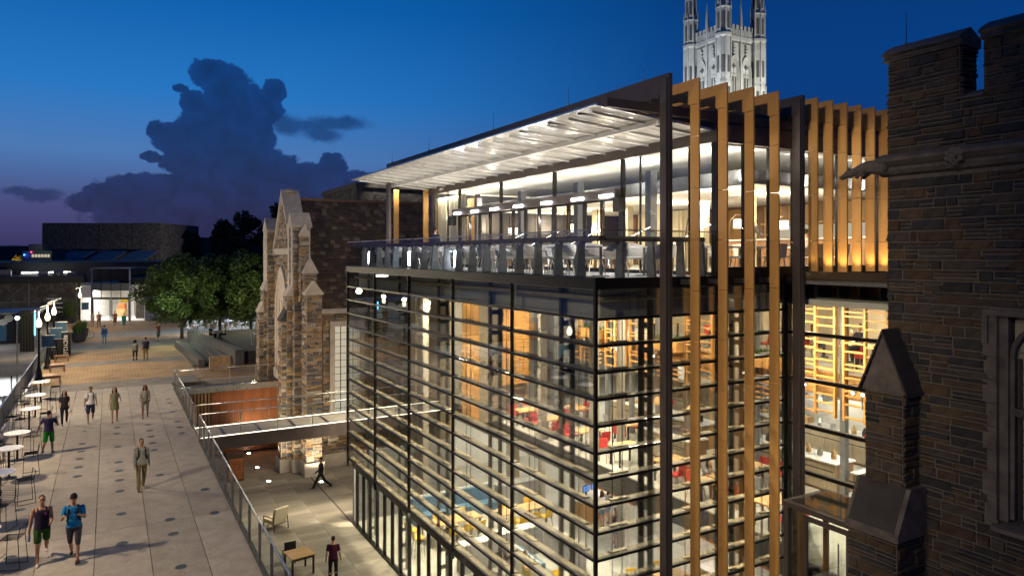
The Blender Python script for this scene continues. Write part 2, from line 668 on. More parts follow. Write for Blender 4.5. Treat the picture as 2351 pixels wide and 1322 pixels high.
def leaf(name, a, b):
    t = NT(name)
    r = piece_random(t)
    c = t.ramp(r, [(0, a), (.5, tuple((x + y) / 2 for x, y in zip(a, b))), (1, b)])
    p = t.add('ShaderNodeBsdfPrincipled', {'Base Color': c, 'Roughness': .6})
    tr = t.add('ShaderNodeBsdfTranslucent', {'Color': c})
    mx = t.add('ShaderNodeMixShader', {0: .3, 1: p.outputs[0], 2: tr.outputs[0]})
    t.l.new(mx.outputs[0], t.out.inputs[0])


leaf('leaf_mid', (.05, .09, .02), (.11, .17, .04))
leaf('leaf_dark', (.02, .04, .018), (.045, .075, .03))
leaf('leaf_lamplit', (.16, .12, .02), (.30, .22, .04))  # golden lamplight put into the leaf colour


def frit():
    t = NT('frit_glass')
    d = t.add('ShaderNodeBsdfDiffuse', {'Color': (.82, .80, .76, 1)})
    tl = t.add('ShaderNodeBsdfTranslucent', {'Color': (.8, .79, .75, 1)})
    tr = t.add('ShaderNodeBsdfTransparent', {'Color': (.95, .95, .95, 1)})
    gl = t.add('ShaderNodeBsdfGlossy', {'Roughness': .16})
    m1 = t.add('ShaderNodeMixShader', {0: .35, 1: d.outputs[0], 2: tl.outputs[0]})
    m2 = t.add('ShaderNodeMixShader', {0: .14, 1: m1.outputs[0], 2: tr.outputs[0]})
    fr = t.add('ShaderNodeFresnel', {'IOR': 1.15})
    m3 = t.add('ShaderNodeMixShader', {0: fr.outputs[0], 1: m2.outputs[0], 2: gl.outputs[0]})
    t.l.new(m3.outputs[0], t.out.inputs[0])


frit()


def ledge_glass():
    t = NT('ledge_glass')
    d = t.add('ShaderNodeBsdfPrincipled', {'Base Color': (.29, .25, .165, 1), 'Roughness': .45})
    tr = t.add('ShaderNodeBsdfTransparent', {'Color': (.9, .9, .84, 1)})
    mx = t.add('ShaderNodeMixShader', {0: .18, 1: d.outputs[0], 2: tr.outputs[0]})
    t.l.new(mx.outputs[0], t.out.inputs[0])


ledge_glass()
emit('lamp_white', (1, .95, .86), 14)
emit('lamp_cool', (.86, .93, 1), 22)
emit('lamp_warm', (1, .78, .45), 10)
emit('shade_glow', (1, .86, .62), 5)
emit('lit_room', (1, .86, .62), .55)
emit('blue_lamp', (.02, .12, 1), 25)
emit('red_lamp', (1, .05, .08), 12)
emit('cyan_lamp', (.1, .62, 1), 6)
emit('screen_blue', (.12, .3, .8), 2.0)
# ------------------------------------------------------------------ ground and paving
def structure(name, mb, mat, parent=None, loc=(0, 0, 0)):
    return tag(mb.build(name, mat, parent, loc), kind='structure')


ZP = 4.2          # level of the upper walkway; the sunken court lies at 0
mb = MB()
mb.quad([(-1500, -300, -.12), (1500, -300, -.12), (1500, 3000, -.12), (-1500, 3000, -.12)])
structure('ground', mb, 'asphalt')
# raised land west of the court and beyond it
mb = MB()
mb.box(-13.4, -5.9, -14, 35.6, -.1, ZP - .08)
mb.box(-13.4, 60, 35.6, 130, -.1, ZP - .08)
mb.box(-70, -13.4, 52, 130, -.1, ZP - .08)
structure('terrain', mb, 'mortar')
# walkway slabs of cast concrete, each a slab with an open joint
walk = structure('walkway', MB().box(-13.35, -5.95, -13.9, 36, ZP - .08, ZP - .03), 'mortar_dark')
edges_x = [-13.35, -10.82, -9.6, -8.3, -7.05, -5.95]
edges_x = [-13.35, -10.85, -9.57, -8.3, -7.05, -5.95]
ys = [-13.9 + 4.88 * i for i in range(11)]
ys[-1] = 35.0
for i in range(5):
    for j in range(10):
        MB().box(edges_x[i] + .008, edges_x[i + 1] - .008, ys[j] + .008, ys[j + 1] - .008, ZP - .05, ZP).build('paving_slab', 'plaza_concrete', walk)
# in-ground glass discs in four rows
rim = MB().lathe([(.15, .001), (.15, .006), (.13, .006), (.13, .002)], 24).mesh('disc_rim', 'grey_steel')
plain('disc_glass', (.055, .065, .066), .5, 0, .3, 3, spec=.25)
lens = MB().lathe([(.13, .001), (.125, .004)], 24).mesh('disc_lens', 'disc_glass')
DISCS = {-6.47: (10.5, 12.95, 21.5, 22.7, 23.9, 26.3, 28.7, 29.9), -7.68: (6.93, 9.34, 10.56, 15.41, 19.1, 20.3, 21.5, 22.7, 23.95, 27.6, 30.0),
         -8.93: (9.29, 11.79, 14.15, 15.46, 16.67, 17.9, 20.36, 22.8, 24.0, 28.9, 31.3), -10.21: (16.67, 17.91, 19.12, 20.3, 21.58, 24.0, 29.0, 31.4)}
for x, x_lab in ((-6.47, 'beside the glass railing'), (-7.68, 'in the second row from the railing'), (-8.93, 'in the middle of the walkway'), (-10.21, 'in the row by the bar tables')):
    for y in DISCS[x]:
        t = thing('floor_disc', 'round glass skylight disc set flush in the concrete ' + x_lab, 'skylight', (x, y, ZP), 0, 'round skylight discs in the walkway')
        link('rim', rim, t)
        link('lens', lens, t)
for x, y in ((-11.6, 13.7), (-11.45, 9.7), (-9.85, 8.4)):
    t = thing('floor_disc', 'round glass skylight disc set apart beside the bar stools', 'skylight', (x, y, ZP), 0, 'round skylight discs in the walkway')
    link('rim', rim, t)
    link('lens', lens, t)
# brick promenade with grey bands
mb = MB().box(-13.35, 40, 36.2, 92, ZP - .08, ZP - .004)
structure('promenade', mb, 'brick_paving')
plain('grey_band', (.20, .185, .17), .85, 0, .25, 1.5, .3)
structure('paving_band', MB().box(-13.35, -4.4, 35.02, 37.6, ZP - .06, ZP), 'grey_band')
structure('paving_band', MB().box(-13.35, -4.4, 45.2, 47.4, ZP - .06, ZP), 'grey_band')
structure('paving_band', MB().box(-13.35, 8, 55, 60.5, ZP - .06, ZP), 'grey_band')
structure('paving_band', MB().box(-13.35, 20, 64, 70, ZP - .06, ZP), 'grey_band')
# sunken court floor: long pavers
court = structure('court_floor', MB().box(-5.85, .24, -14, 33, -.1, -.02), 'mortar_dark')
structure('court_floor', MB().box(.24, 12, 18.75, 28, -.1, -.021), 'mortar_dark')
n = 0
pav = MB().box(0, 1.19, 0, .392, -.05, 0).mesh('paver', 'court_paver')
for i in range(5):
    for j in range(56):
        link('paver', pav, court, (-5.82 + 1.2 * i + (.0 if j % 2 else 0), 4 + .4 * j, 0))
pav2 = MB().box(0, 1.19, 0, 1.19, -.05, 0).mesh('paver', 'court_paver')
for i in range(5):
    for j in range(5):
        link('paver', pav2, court, (-5.82 + 1.2 * i, 26.4 + 1.2 * j, 0))
for i in range(3):
    for j in range(7):
        link('paver', pav2, court, (.26 + 1.2 * i, 18.9 + 1.2 * j, .002))
# retaining wall of the walkway towards the court
structure('retaining_wall', MB().box(-5.95, -5.86, -14, 33, -.1, ZP - .01), 'grey_band')

# wooden screen wall closing the court, with steel coping
ww = thing('wooden_screen_wall', 'cedar board wall with steel coping at the end of the sunken court', 'wall', (-5.85, 33, 0))
MB().box(0, 6.6, .14, .3, 0, 4.0).build('backing', 'walnut', ww)
bd = MB().box(0, .118, 0, .09, 0, 3.72).mesh('board', 'cedar')
bd2 = MB().box(0, .10, 0, .09, 0, 3.72).mesh('board', 'oak_vertical')
x = .02
while x < 6.4:
    if x < 1.9:
        link('board', bd2, ww, (x, .02, .06))
        x += .19
    else:
        link('board', bd, ww, (x, .02 + random.uniform(0, .02), .06))
        x += .126
MB().box(-.06, 6.6, -.12, .36, 3.80, 4.16).build('coping', 'steel', ww)

# low stone terraces with broad steps beyond the rail
st = thing('terrace_steps', 'broad concrete steps and sloping cheek walls climbing beside the promenade', 'steps', (0, 0, ZP))
plain('step_concrete', (.105, .10, .095), .85, 0, .2, 1.5, .3)
plain('step_dark', (.045, .04, .036), .9, 0, .3, 1.5, .3)
MB().prism([(-3.9, 40.6), (-4.45, 53.3), (-4.1, 53.3), (-3.5, 40.6)], 'z', -.01, .55).build('cheek_wall', 'step_concrete', st)
MB().prism([(-1.5, 40.6), (-3.2, 56.6), (-2.7, 56.6), (-.9, 40.6)], 'z', -.01, 1.05).build('cheek_wall', 'step_concrete', st)
for k in range(5):
    MB().box(-4.2 + .5 * k, -1.2, 41 + .1 * k, 53 + .6 * k, -.01, .11 * (k + 1)).build('step', 'step_concrete', st)
MB().box(-.95, 12, 40.8, 56.5, -.01, .9).build('planting_bed', 'step_dark', st)
MB().box(-3.4, -2.1, 38.6, 38.95, -.01, .95).build('stub_wall', 'hall_stone', st)
mb = MB()
for y in (41.5, 44.0):
    mb.tube((.2, y, .9), (.2, y, 1.9), .025)
mb.tube((.2, 41.5, 1.9), (.2, 44.0, 1.9), .025)
mb.build('handrail', 'steel', st)
# far wooded hills on the horizon
mb = MB()
random.seed(3)
pts = [(x, 22 + 9 * math.sin(x * .004 + 1) + 5 * math.sin(x * .013) + random.uniform(-.8, .8)) for x in range(-1400, 1401, 12)]
for (x0, h0), (x1, h1) in zip(pts, pts[1:]):
    mb.quad([(x0, 1000, -1), (x1, 1000, -1), (x1, 1060, h1), (x0, 1060, h0)])
    mb.quad([(x0, 1060, h0), (x1, 1060, h1), (x1, 1500, h1 + 6), (x0, 1500, h0 + 6)])
plain('far_woods', (.022, .02, .014), .95, 0, .5, .06, .5)
structure('hills', mb, 'far_woods')
# ------------------------------------------------------------------ glass dining hall
BAY, ROW, Z0 = 3.7, .5857, 10.573
NR = 13
pv = thing('glass_dining_hall', 'tall glass dining hall with black transoms and brightly lit floors inside', 'building', (0, 0, 0))
NB = 5
# structure of the floors
MB().box(.26, 24, .12, 18.7, -.1, .02).build('ground_slab', 'tile_floor', pv)
MB().box(6.15, 24, -9, .12, -.1, .021).build('ground_slab', 'tile_floor', pv)
MB().box(6.5, 24, .12, 24, 3.55, 4.2).build('gallery_slab', 'tile_floor', pv)
MB().box(6.2, 24, -9, .12, 3.55, 4.199).build('gallery_slab', 'tile_floor', pv)
plain('fascia_dark', (.035, .034, .034), .4, .2)
MB().box(6.4, 6.5, .14, 24, 3.45, 4.26).build('gallery_fascia', 'fascia_dark', pv)
MB().box(10.8, 24, -9, 24, 7.6, 8.2).build('balcony_slab', 'tile_floor', pv)
MB().box(10.7, 10.8, -9, 24, 7.5, 8.26).build('balcony_fascia', 'oak_vertical', pv)
MB().box(.55, 24, .55, 18.5, 10.72, 10.86).build('ceiling', 'ceiling_white', pv)
MB().box(5.0, 24, 18.5, 24, 10.72, 10.858).build('ceiling', 'ceiling_white', pv)
MB().box(5.0, 24, 18.7, 24, -.1, .019).build('ground_slab', 'tile_floor', pv)
MB().box(5.0, 5.2, 18.75, 24, 0, 10.8).build('inner_wall', 'grey_wood', pv)
MB().box(6.25, 24, -9, .55, 10.72, 10.861).build('ceiling', 'ceiling_white', pv)
MB().box(.03, 24, .03, 18.6, 11.22, 11.47).build('roof_slab', 'terrace_floor', pv)
MB().box(-.05, .03, -.05, 18.6, 11.24, 11.48).build('slab_edge', 'black_metal', pv)
MB().box(.03, 6.1, -.05, .03, 11.24, 11.479).build('slab_edge', 'black_metal', pv)
MB().box(.5, .55, .5, 18.5, 10.5, 11.22).build('bulkhead', 'bulkhead_grey', pv)
MB().box(.55, 6.2, .5, .55, 10.5, 11.22).build('bulkhead', 'bulkhead_grey', pv)
MB().tube((.3, .3, 11.0), (.3, 18.4, 11.0), .06).build('service_pipe', 'tan_ledge', pv)
MB().tube((.3, .3, 11.0), (6.0, .3, 11.0), .06).build('service_pipe', 'tan_ledge', pv)
# inner walls
MB().box(23.8, 24, -9, 24, 0, 10.8).build('inner_wall', 'tile_white', pv)
MB().box(5.0, 24, 23.8, 24, 0, 10.8).build('inner_wall', 'ceiling_white', pv)
MB().box(6.2, 24, -9.2, -9, 0, 10.8).build('inner_wall', 'grey_wood', pv)
MB().box(.3, 5.2, 18.55, 18.75, 0, 3.1).build('end_wall', 'grey_steel', pv)
MB().box(17.2, 17.4, 1, 16, 4.2, 7.6).build('kitchen_wall', 'tile_white', pv)
MB().box(14.5, 14.7, 2, 22, 8.2, 10.72).build('balcony_wall', 'grey_wood', pv)
for y in (4, 10, 16):
    MB().lathe([(.17, 0), (.17, 10.7)], 16, (8.6, y, .02)).build('round_column', 'column_grey', pv)
for x, y in ((4.2, 21), (9.5, 20.5)):
    MB().box(x, x + .5, y, y + .5, 0, 10.7).build('square_column', 'grey_wood', pv)

# facade skin: panes, transoms, ledges, brackets, rods and columns
def skin(origin, along, inward, nb, bay, name_last):
    A, I = Vector(along), Vector(inward)
    O = Vector(origin)

    def bx(a0, a1, i0, i1, z0, z1, mat, nm):
        p, q = A * a0 + I * i0, A * a1 + I * i1
        return MB().box(p.x, q.x, p.y, q.y, z0, z1).mesh(nm, mat)
    pane = bx(.02, bay - .02, -.012, .012, .03, ROW - .03, 'facade_glass', 'pane')
    tallpane = bx(.02, bay - .02, -.012, .012, .045, .64, 'facade_glass', 'pane')
    trans = bx(.0, bay, -.03, .04, -.03, .03, 'black_metal', 'transom')
    ledge = bx(.06, bay - .06, .045, .22, .0, .03, 'ledge_glass', 'ledge')
    brk = bx(-.24, .24, .08, .2, .034, .06, 'tan_ledge', 'bracket')
    rod = bx(-.008, .008, .165, .181, 2.96, 10.55, 'dark_metal', 'hanger_rod')
    for b in range(nb):
        base = O + A * (bay * b)
        for r in range(NR + 1):
            z = Z0 - ROW * r
            link('transom', trans, pv, (base.x, base.y, z))
            if r:
                link('ledge', ledge, pv, (base.x, base.y, z))
                link('pane', pane, pv, (base.x, base.y, z))
                for a in (bay * .2, bay * .8):
                    p = base + A * a
                    link('bracket', brk, pv, (p.x, p.y, z))
        link('pane', tallpane, pv, (base.x, base.y, Z0))
        for a in (bay * .2 - .14, bay * .2 + .14, bay * .8 - .14, bay * .8 + .14):
            p = base + A * a
            link('hanger_rod', rod, pv, (p.x, p.y, 0))
        # twin steel column with slotted web at mid bay
        c = base + A * (bay / 2)
        m = MB()
        for i0, i1 in ((.30, .35), (.62, .68)):
            p, q = A * -.075 + I * i0, A * .075 + I * i1
            m.box(p.x, q.x, p.y, q.y, 0, 11.2)
        zz = .3
        while zz < 10.8:
            p, q = A * -.02 + I * .38, A * .02 + I * .59
            m.box(p.x, q.x, p.y, q.y, zz, zz + .13)
            zz += ROW
        for i0, i1 in ((.35, .38), (.59, .62)):
            p, q = A * -.018 + I * i0, A * .018 + I * i1
            m.box(p.x, q.x, p.y, q.y, .1, 11.0)
        m.build('steel_column', 'dark_metal', pv, (c.x, c.y, 0))
    mul = bx(-.015, .015, -.045, .05, 2.6, 11.24, 'black_metal', 'mullion')
    for b in range(1, nb + 1):
        p = O + A * (bay * b)
        link('mullion', mul, pv, (p.x, p.y, 0))


skin((0, 0, 0), (0, 1, 0), (1, 0, 0), 5, 3.7, 'far')
skin((0, 0, 0), (1, 0, 0), (0, 1, 0), 1, 3.65, 'far')
skin((3.65, 0, 0), (1, 0, 0), (0, 1, 0), 1, 2.4, 'far')
MB().box(-.036, .036, -.036, .036, 0, 11.24).build('corner_post', 'black_metal', pv)
# door band under the skin on the court side
MB().box(.2, .34, .1, 18.5, 2.52, 2.93).build('door_head', 'black_metal', pv)
MB().box(.2, .34, .1, 18.5, 0.0, .09).build('door_sill', 'black_metal', pv)
dp = MB().box(.26, .275, .03, .86, .09, 2.52).mesh('door_pane', 'facade_glass')
dm = MB().box(.2, .32, -.03, .03, .05, 2.55).mesh('door_mullion', 'black_metal')
for k in range(21):
    y = .12 + .892 * k
    link('door_mullion', dm, pv, (0, min(y, 18.45), 0))
    if k < 20:
        link('door_pane', dp, pv, (0, y, 0))
dp2 = MB().box(.03, 1.19, .26, .275, .09, 2.9).mesh('door_pane', 'facade_glass')
dm2 = MB().box(-.03, .03, .2, .32, .05, 2.95).mesh('door_mullion', 'black_metal')
for k in range(6):
    link('door_mullion', dm2, pv, (.25 + 1.19 * k, 0, 0))
    if k < 5:
        link('door_pane', dp2, pv, (.25 + 1.19 * k, 0, 0))
# wing running towards the stone building: large panes
wp = [11.3, 10.0, 8.83, 7.66, 6.49, 5.32, 4.15, 2.98]
for a, b in zip(wp, wp[1:]):
    MB().box(6.14, 6.16, -2.85, -.12, b + .04, a - .04).build('pane', 'facade_glass', pv)
    MB().box(6.14, 6.16, -6, -2.95, b + .04, a - .04).build('pane', 'facade_glass', pv)
    MB().box(6.08, 6.2, -6, 0, b - .045, b + .045).build('transom', 'black_metal', pv)
MB().box(6.05, 6.22, -.12, 0, 0, 11.3).build('mullion', 'dark_metal', pv)
MB().box(6.05, 6.22, -2.95, -2.85, 0, 11.3).build('mullion', 'dark_metal', pv)
MB().box(6.05, 24, -9, -.06, 11.25, 11.36).build('wing_roof', 'grey_steel', pv)
for k in range(4):
    MB().box(6.0 + .12 * k, 6.06 + .12 * k, -9, -.3, 11.36, 11.43 + .045 * k).build('coping_rail', 'bronze', pv)

# ------------------------------------------------------------------ terrace on the roof
gd = thing('terrace_guard', 'steel and glass guard rail with tapered grey blades around the roof terrace', 'railing', (0, 0, 11.47))
for b in range(5):
    MB().box(-.012, .012, 3.7 * b + .01, 3.7 * b + 3.69, -.2, 1.06).build('glass_panel', 'guard_glass', gd)
MB().box(.02, 3.6, -.012, .012, -.2, 1.06).build('glass_panel', 'guard_glass', gd)
MB().box(-.018, .018, -.018, 18.5, 1.06, 1.085).build('glass_cap', 'steel', gd)
MB().box(.018, 3.62, -.018, .018, 1.06, 1.084).build('glass_cap', 'steel', gd)
MB().prism([(.30, .83), (.50, .83), (.52, .89), (.47, .95), (.33, .95), (.28, .89)], 'y', .28, 18.4).build('top_rail', 'rail_dark', gd)
MB().prism([(.30, .83), (.50, .83), (.52, .89), (.47, .95), (.33, .95), (.28, .89)], 'x', .56, 3.55).build('top_rail', 'rail_dark', gd)
prof = [(.18, 0), (.46, 0), (.44, .35), (.42, .7), (.47, .86), (.33, .90), (.25, .80), (.22, .4)]
bl = MB().prism(prof, 'y', -.035, .035).mesh('blade', 'grey_steel')
bl2 = MB().prism(prof, 'x', -.035, .035).mesh('blade', 'grey_steel')
bh = MB().tube((.30, -.06, .80), (.30, .06, .80), .035).tube((.52, 0, .62), (.36, 0, .66), .02).mesh('clamp', 'steel')
for k in range(18):
    b = link('blade', bl, gd, (0, 1.03 + .945 * k, 0))
    link('clamp', bh, b)
for x in (.93, 1.86, 2.77, 3.45):
    link('blade', bl2, gd, (x, 0, 0))
MB().box(.05, .3, .05, 18.4, .001, .03).build('gutter', 'dark_metal', gd)

# ------------------------------------------------------------------ upper restaurant
rp = thing('rooftop_restaurant', 'glazed restaurant storey set back on the roof terrace under a dark roof', 'building', (3.65, 0, 11.47))
ZH = 3.26      # underside of head beam
MB().box(-.1, 20, -.1, 18.2, ZH + .28, ZH + .45).build('roof', 'dark_roof', rp)
MB().box(-.13, -.0, -.12, 18.2, ZH, ZH + .44).build('head_beam', 'frame_metal', rp)
MB().box(.0, 12, -.12, -.0, ZH, ZH + .439).build('head_beam', 'frame_metal', rp)
MB().box(0.05, 20, 0.05, 18.1, ZH + .1, ZH + .2).build('ceiling', 'ceiling_white', rp)
# dropped ceiling panels with open joints
for i in range(7):
    for j in range(8):
        if i == 0:
            continue
        MB().box(1.6 + 1.5 * (i - 1), 3.07 + 1.5 * (i - 1), .7 + 2.1 * j, 2.77 + 2.1 * j, 2.55, 2.62).build('ceiling_panel', 'ceiling_white', rp)
MB().box(1.45, 1.58, .55, 17.6, 2.35, 2.75).build('ceiling_edge', 'grey_steel', rp)
MB().box(1.58, 11, .55, .66, 2.40, 2.75).build('ceiling_edge', 'grey_steel', rp)
MB().box(1.6, 10.8, .70, .74, 2.64, 2.70).build('cove_strip', 'lamp_white', rp)
MB().box(1.62, 1.66, .8, 17.5, 2.64, 2.70).build('cove_strip', 'lamp_white', rp)
for k in range(5):
    MB().box(.3, 11, .12 + .09 * k, .15 + .09 * k, ZH - .02, ZH + .06).build('blind_cassette', 'white_paint', rp)
# corner column and mullions
MB().box(-.09, .09, -.09, .09, 0, ZH + .2).build('corner_column', 'black_metal', rp)
for y in (3.64, 7.25, 10.95, 14.6, 18.15):
    MB().box(-.05, .06, y - .05, y + .05, 0, ZH).build('mullion', 'dark_metal', rp)
    MB().box(.5, .74, y - .12 - .5, y + .12 - .5, 0, 2.9).build('column', 'grey_steel', rp)
for y in (.95, 2.87, 15.8, 17.0):
    MB().box(-.02, .03, y - .02, y + .02, 0, ZH).build('mullion', 'black_metal', rp)
ys = [.1, .95, 2.87, 3.64]
for a, b in zip(ys, ys[1:]):
    MB().box(-.008, .008, a + .03, b - .03, .05, ZH).build('pane', 'clear_glass', rp)
ys = [3.64, 7.25, 10.95, 14.6]
for a, b in zip(ys, ys[1:]):
    MB().box(-.008, .008, a + .06, b - .06, 2.25, ZH).build('pane', 'clear_glass', rp)
ys = [14.6, 15.8, 17.0, 18.15]
for a, b in zip(ys, ys[1:]):
    MB().box(-.008, .008, a + .03, b - .03, .05, ZH).build('pane', 'clear_glass', rp)
k = 0
while .9125 * k < 10.5:
    a = .9125 * k
    if k:
        MB().box(a - .03, a + .03, -.05, .05, 0, ZH).build('mullion', 'black_metal', rp)
    MB().box(a + .06, a + .88, -.008, .008, .05, ZH).build('pane', 'clear_glass', rp)
    k += 1
MB().box(.09, 12, -.06, .06, 0, .22).build('sill', 'dark_metal', rp)
MB().box(-.06, .06, .09, 18.1, 0, .1).build('sill', 'dark_metal', rp)
# glazed doors below the heater bar
y = 3.75
door_w = 10.8 / 12
for k in range(12):
    d = MB()
    a, b = 3.72 + door_w * k, 3.72 + door_w * (k + 1)
    d.box(-.03, .03, a + .01, a + .08, .02, 2.2).box(-.03, .03, b - .08, b - .01, .02, 2.2).box(-.029, .029, a + .08, b - .08, .02, .12).box(-.029, .029, a + .08, b - .08, 2.1, 2.2)
    dd = d.build('door', 'dark_metal', rp)
    MB().box(-.006, .006, a + .08, b - .08, .12, 2.1).build('door_glass', 'clear_glass', dd)
    hy = b - .12 if k % 2 == 0 else a + .12
    MB().tube((-.09, hy, .5), (-.09, hy, 1.9), .018).build('door_handle', 'bronze', dd)
hb = MB().box(-.28, -.05, 3.65, 14.75, 2.16, 2.42).build('heater_bar', 'frame_metal', rp)
for y in (14.21, 12.6, 10.95, 9.15, 7.3, 5.5, 4.05):
    MB().box(-.33, -.28, y - .3, y + .3, 2.19, 2.27).build('heater_lamp', 'lamp_cool', hb)
for y in (3.55, 14.85):
    MB().box(-.34, -.1, y - .13, y + .13, 1.75, 2.15).build('loudspeaker', 'rubber_black', rp)
# curtain in soft folds
def curtain(nm, x0, y0, x1, y1, z0, z1, n, amp, parent):
    mb = MB()
    d = Vector((x1 - x0, y1 - y0, 0))
    nn = Vector((-d.y, d.x, 0)).normalized()
    pts = []
    for i in range(n * 8 + 1):
        t = i / (n * 8)
        p = Vector((x0, y0, 0)) + d * t + nn * amp * (math.sin(2 * math.pi * n * t) + .4 * math.sin(2 * math.pi * n * 2.3 * t))
        pts.append(p)
    for a, b in zip(pts, pts[1:]):
        for o in (0, .012):
            q = nn * o
            mb.quad([(a.x + q.x, a.y + q.y, z0), (b.x + q.x, b.y + q.y, z0), (b.x + q.x, b.y + q.y, z1), (a.x + q.x, a.y + q.y, z1)])
    return mb.build(nm, 'curtain_cloth', parent, fix=False)


curtain('curtain', .35, 14.7, .35, 17.9, .03, 3.1, 16, .05, rp)
curtain('curtain', 9, 13.8, 9.6, 10.2, .03, 2.5, 14, .05, rp)
# inside: timber wall, bar shelving, piers
MB().box(11.2, 11.4, .8, 18, 0, 3.3).build('inner_wall', 'walnut', rp)
MB().box(0.2, 20, 18.0, 18.2, 0, 3.4).build('inner_wall', 'slate_dark', rp)
MB().box(19.8, 20, 0, 18.1, 0, 3.4).build('inner_wall', 'ceiling_white', rp)
for k in range(14):
    MB().box(11.12, 11.2, 1 + 1.2 * k, 2.17 + 1.2 * k, .95, 2.5).build('wall_panel', 'oak_vertical' if k % 3 else 'walnut', rp)
for y in (4.7, 6.9, 9.1, 11.3, 13.5):
    MB().box(6.2, 6.5, y - .18, y + .18, 0, 2.55).build('pier', 'curtain_cloth', rp)
MB().box(8.2, 8.9, 1.2, 7.5, 0, 1.05).build('bar_counter', 'walnut', rp)
MB().box(8.15, 8.95, 1.15, 7.55, 1.05, 1.1).build('bar_top', 'counter_white', rp)
MB().box(10.7, 11.1, 1.5, 8, 1.1, 1.16).build('shelf', 'oak', rp)
MB().box(10.7, 11.1, 1.5, 8, 1.75, 1.81).build('shelf', 'oak', rp)
MB().box(11.06, 11.11, 1.5, 8, 1.2, 1.7).build('shelf_light', 'lit_room', rp)
# dark stepped louvres of the plant room on the roof
pl = thing('roof_plant_screen', 'dark stack of horizontal louvres on the roof behind the orange fins', 'louvre screen', (9, 5.5, 14.9))
MB().box(0, 14, .35, 3, 0, 2.7).build('backing', 'dark_roof', pl)
for k in range(7):
    MB().box(-.2, 14, 0, .3, .1 + .38 * k, .36 + .38 * k).build('louvre', 'dark_metal', pl)
for x, y, h in ((1.53, 12.9, .5), (1.53, 7.6, .55), (1.53, 3.3, .55), (1.53, .2, .42), (1.53, 17.0, .5), (5.93, .5, .6)):
    r = MB().tube((0, 0, 0), (0, 0, h), .008, .004, 5).tube((0, 0, 0), (0, 0, .06), .03, n=6).build('lightning_rod', 'steel', None, (x, y, 16.0))
    tag(r, 'thin metal lightning rod standing on the dark roof frame', 'rod', 'lightning rods on the roof frames')

# ------------------------------------------------------------------ glass canopy
cn = thing('glass_canopy', 'white ribbed glass canopy sloping out over the roof terrace', 'canopy', (0, 0, 0))
zi, zo = 15.0, 15.27
for j in range(19):
    y0, y1 = -.02 + .955 * j, .935 + .955 * j
    MB().hexa([(.02, y0 + .02, zo), (1.78, y0 + .02, zo - .13), (1.78, y1 - .02, zo - .13), (.02, y1 - .02, zo),
               (.02, y0 + .02, zo + .015), (1.78, y0 + .02, zo - .115), (1.78, y1 - .02, zo - .115), (.02, y1 - .02, zo + .015)]).build('canopy_pane', 'frit_glass', cn)
    MB().hexa([(1.82, y0 + .02, zo - .135), (3.55, y0 + .02, zi), (3.55, y1 - .02, zi), (1.82, y1 - .02, zo - .135),
               (1.82, y0 + .02, zo - .12), (3.55, y0 + .02, zi + .015), (3.55, y1 - .02, zi + .015), (1.82, y1 - .02, zo - .12)]).build('canopy_pane', 'frit_glass', cn)
for j in range(19):
    y = .45 + .955 * j
    MB().bar((.25, y, zo - .06), (3.5, y, zi - .04), .03, .06).build('rib', 'white_paint', cn)
MB().box(1.76, 1.84, -.02, 18.1, zo - .27, zo - .14).build('spine_beam', 'white_paint', cn)
MB().bar((.0, -.03, zo), (3.6, -.03, zi), .03, .06).build('edge_trim', 'steel', cn)
MB().box(-.01, .02, -.02, 18.1, zo - .01, zo + .03).build('edge_trim', 'steel', cn)
# ------------------------------------------------------------------ portal frames and orange fins
def portal(x, label):
    t = thing('portal_frame', label, 'frame', (x, -.7, 0), 0, 'dark steel portal frames')
    MB().box(-.05, .05, 0, .30, 0, 15.998).box(-.12, -.05, .02, .08, 0, 15.9).build('column', 'frame_metal', t)
    MB().box(-.05, .05, .302, 18.3, 15.56, 16.0).box(-.09, .09, .302, 18.3, 15.50, 15.559).build('roof_beam', 'frame_metal', t)
    MB().box(-.06, .06, 18.0, 18.3, 11.47, 15.5).build('column', 'frame_metal', t)
    for y in (3.2, 7.2, 11.4, 15.6):
        m = MB()
        for a in (-.1, 0, .1, .25, .35, .45):
            for b in (-.08, .06):
                m.tube((-.058, y + a, 15.78 + b), (-.045, y + a, 15.78 + b), .02, n=6)
        m.build('bolt_plate', 'grey_steel', t)
    return t


portal(1.53, 'dark steel portal frame carrying the canopy, its column before the long orange fins')
portal(5.93, 'dark steel portal frame between the long orange fins and the short glowing fins')
joints = [11.17 + 1.171 * k for k in range(-9, 4)]


def fin(x, zbot, label, group):
    t = thing('sunshade_fin', label, 'fin', (x, -.7, 0), 0, group)
    zs = [zbot] + [j for j in joints if j > zbot + .2] + [15.42]
    for a, b in zip(zs, zs[1:]):
        MB().box(-.045, .0, 0, .27, a + .006, b - .006).build('fin_panel', 'orange_panel', t)
    # mitred head and the beam running back over the roof
    MB().prism([(0, 15.426), (.27, 15.426), (.68, 15.56), (.68, 16.0), (0, 16.0)], 'x', -.045, 0).build('fin_head', 'orange_panel', t)
    MB().box(-.046, .001, .684, 7.5, 15.56, 15.999).build('top_beam', 'orange_panel', t)
    MB().box(-.03, -.015, .27, .60, 11.3, 11.42).build('fin_bracket', 'steel', t)
    return t


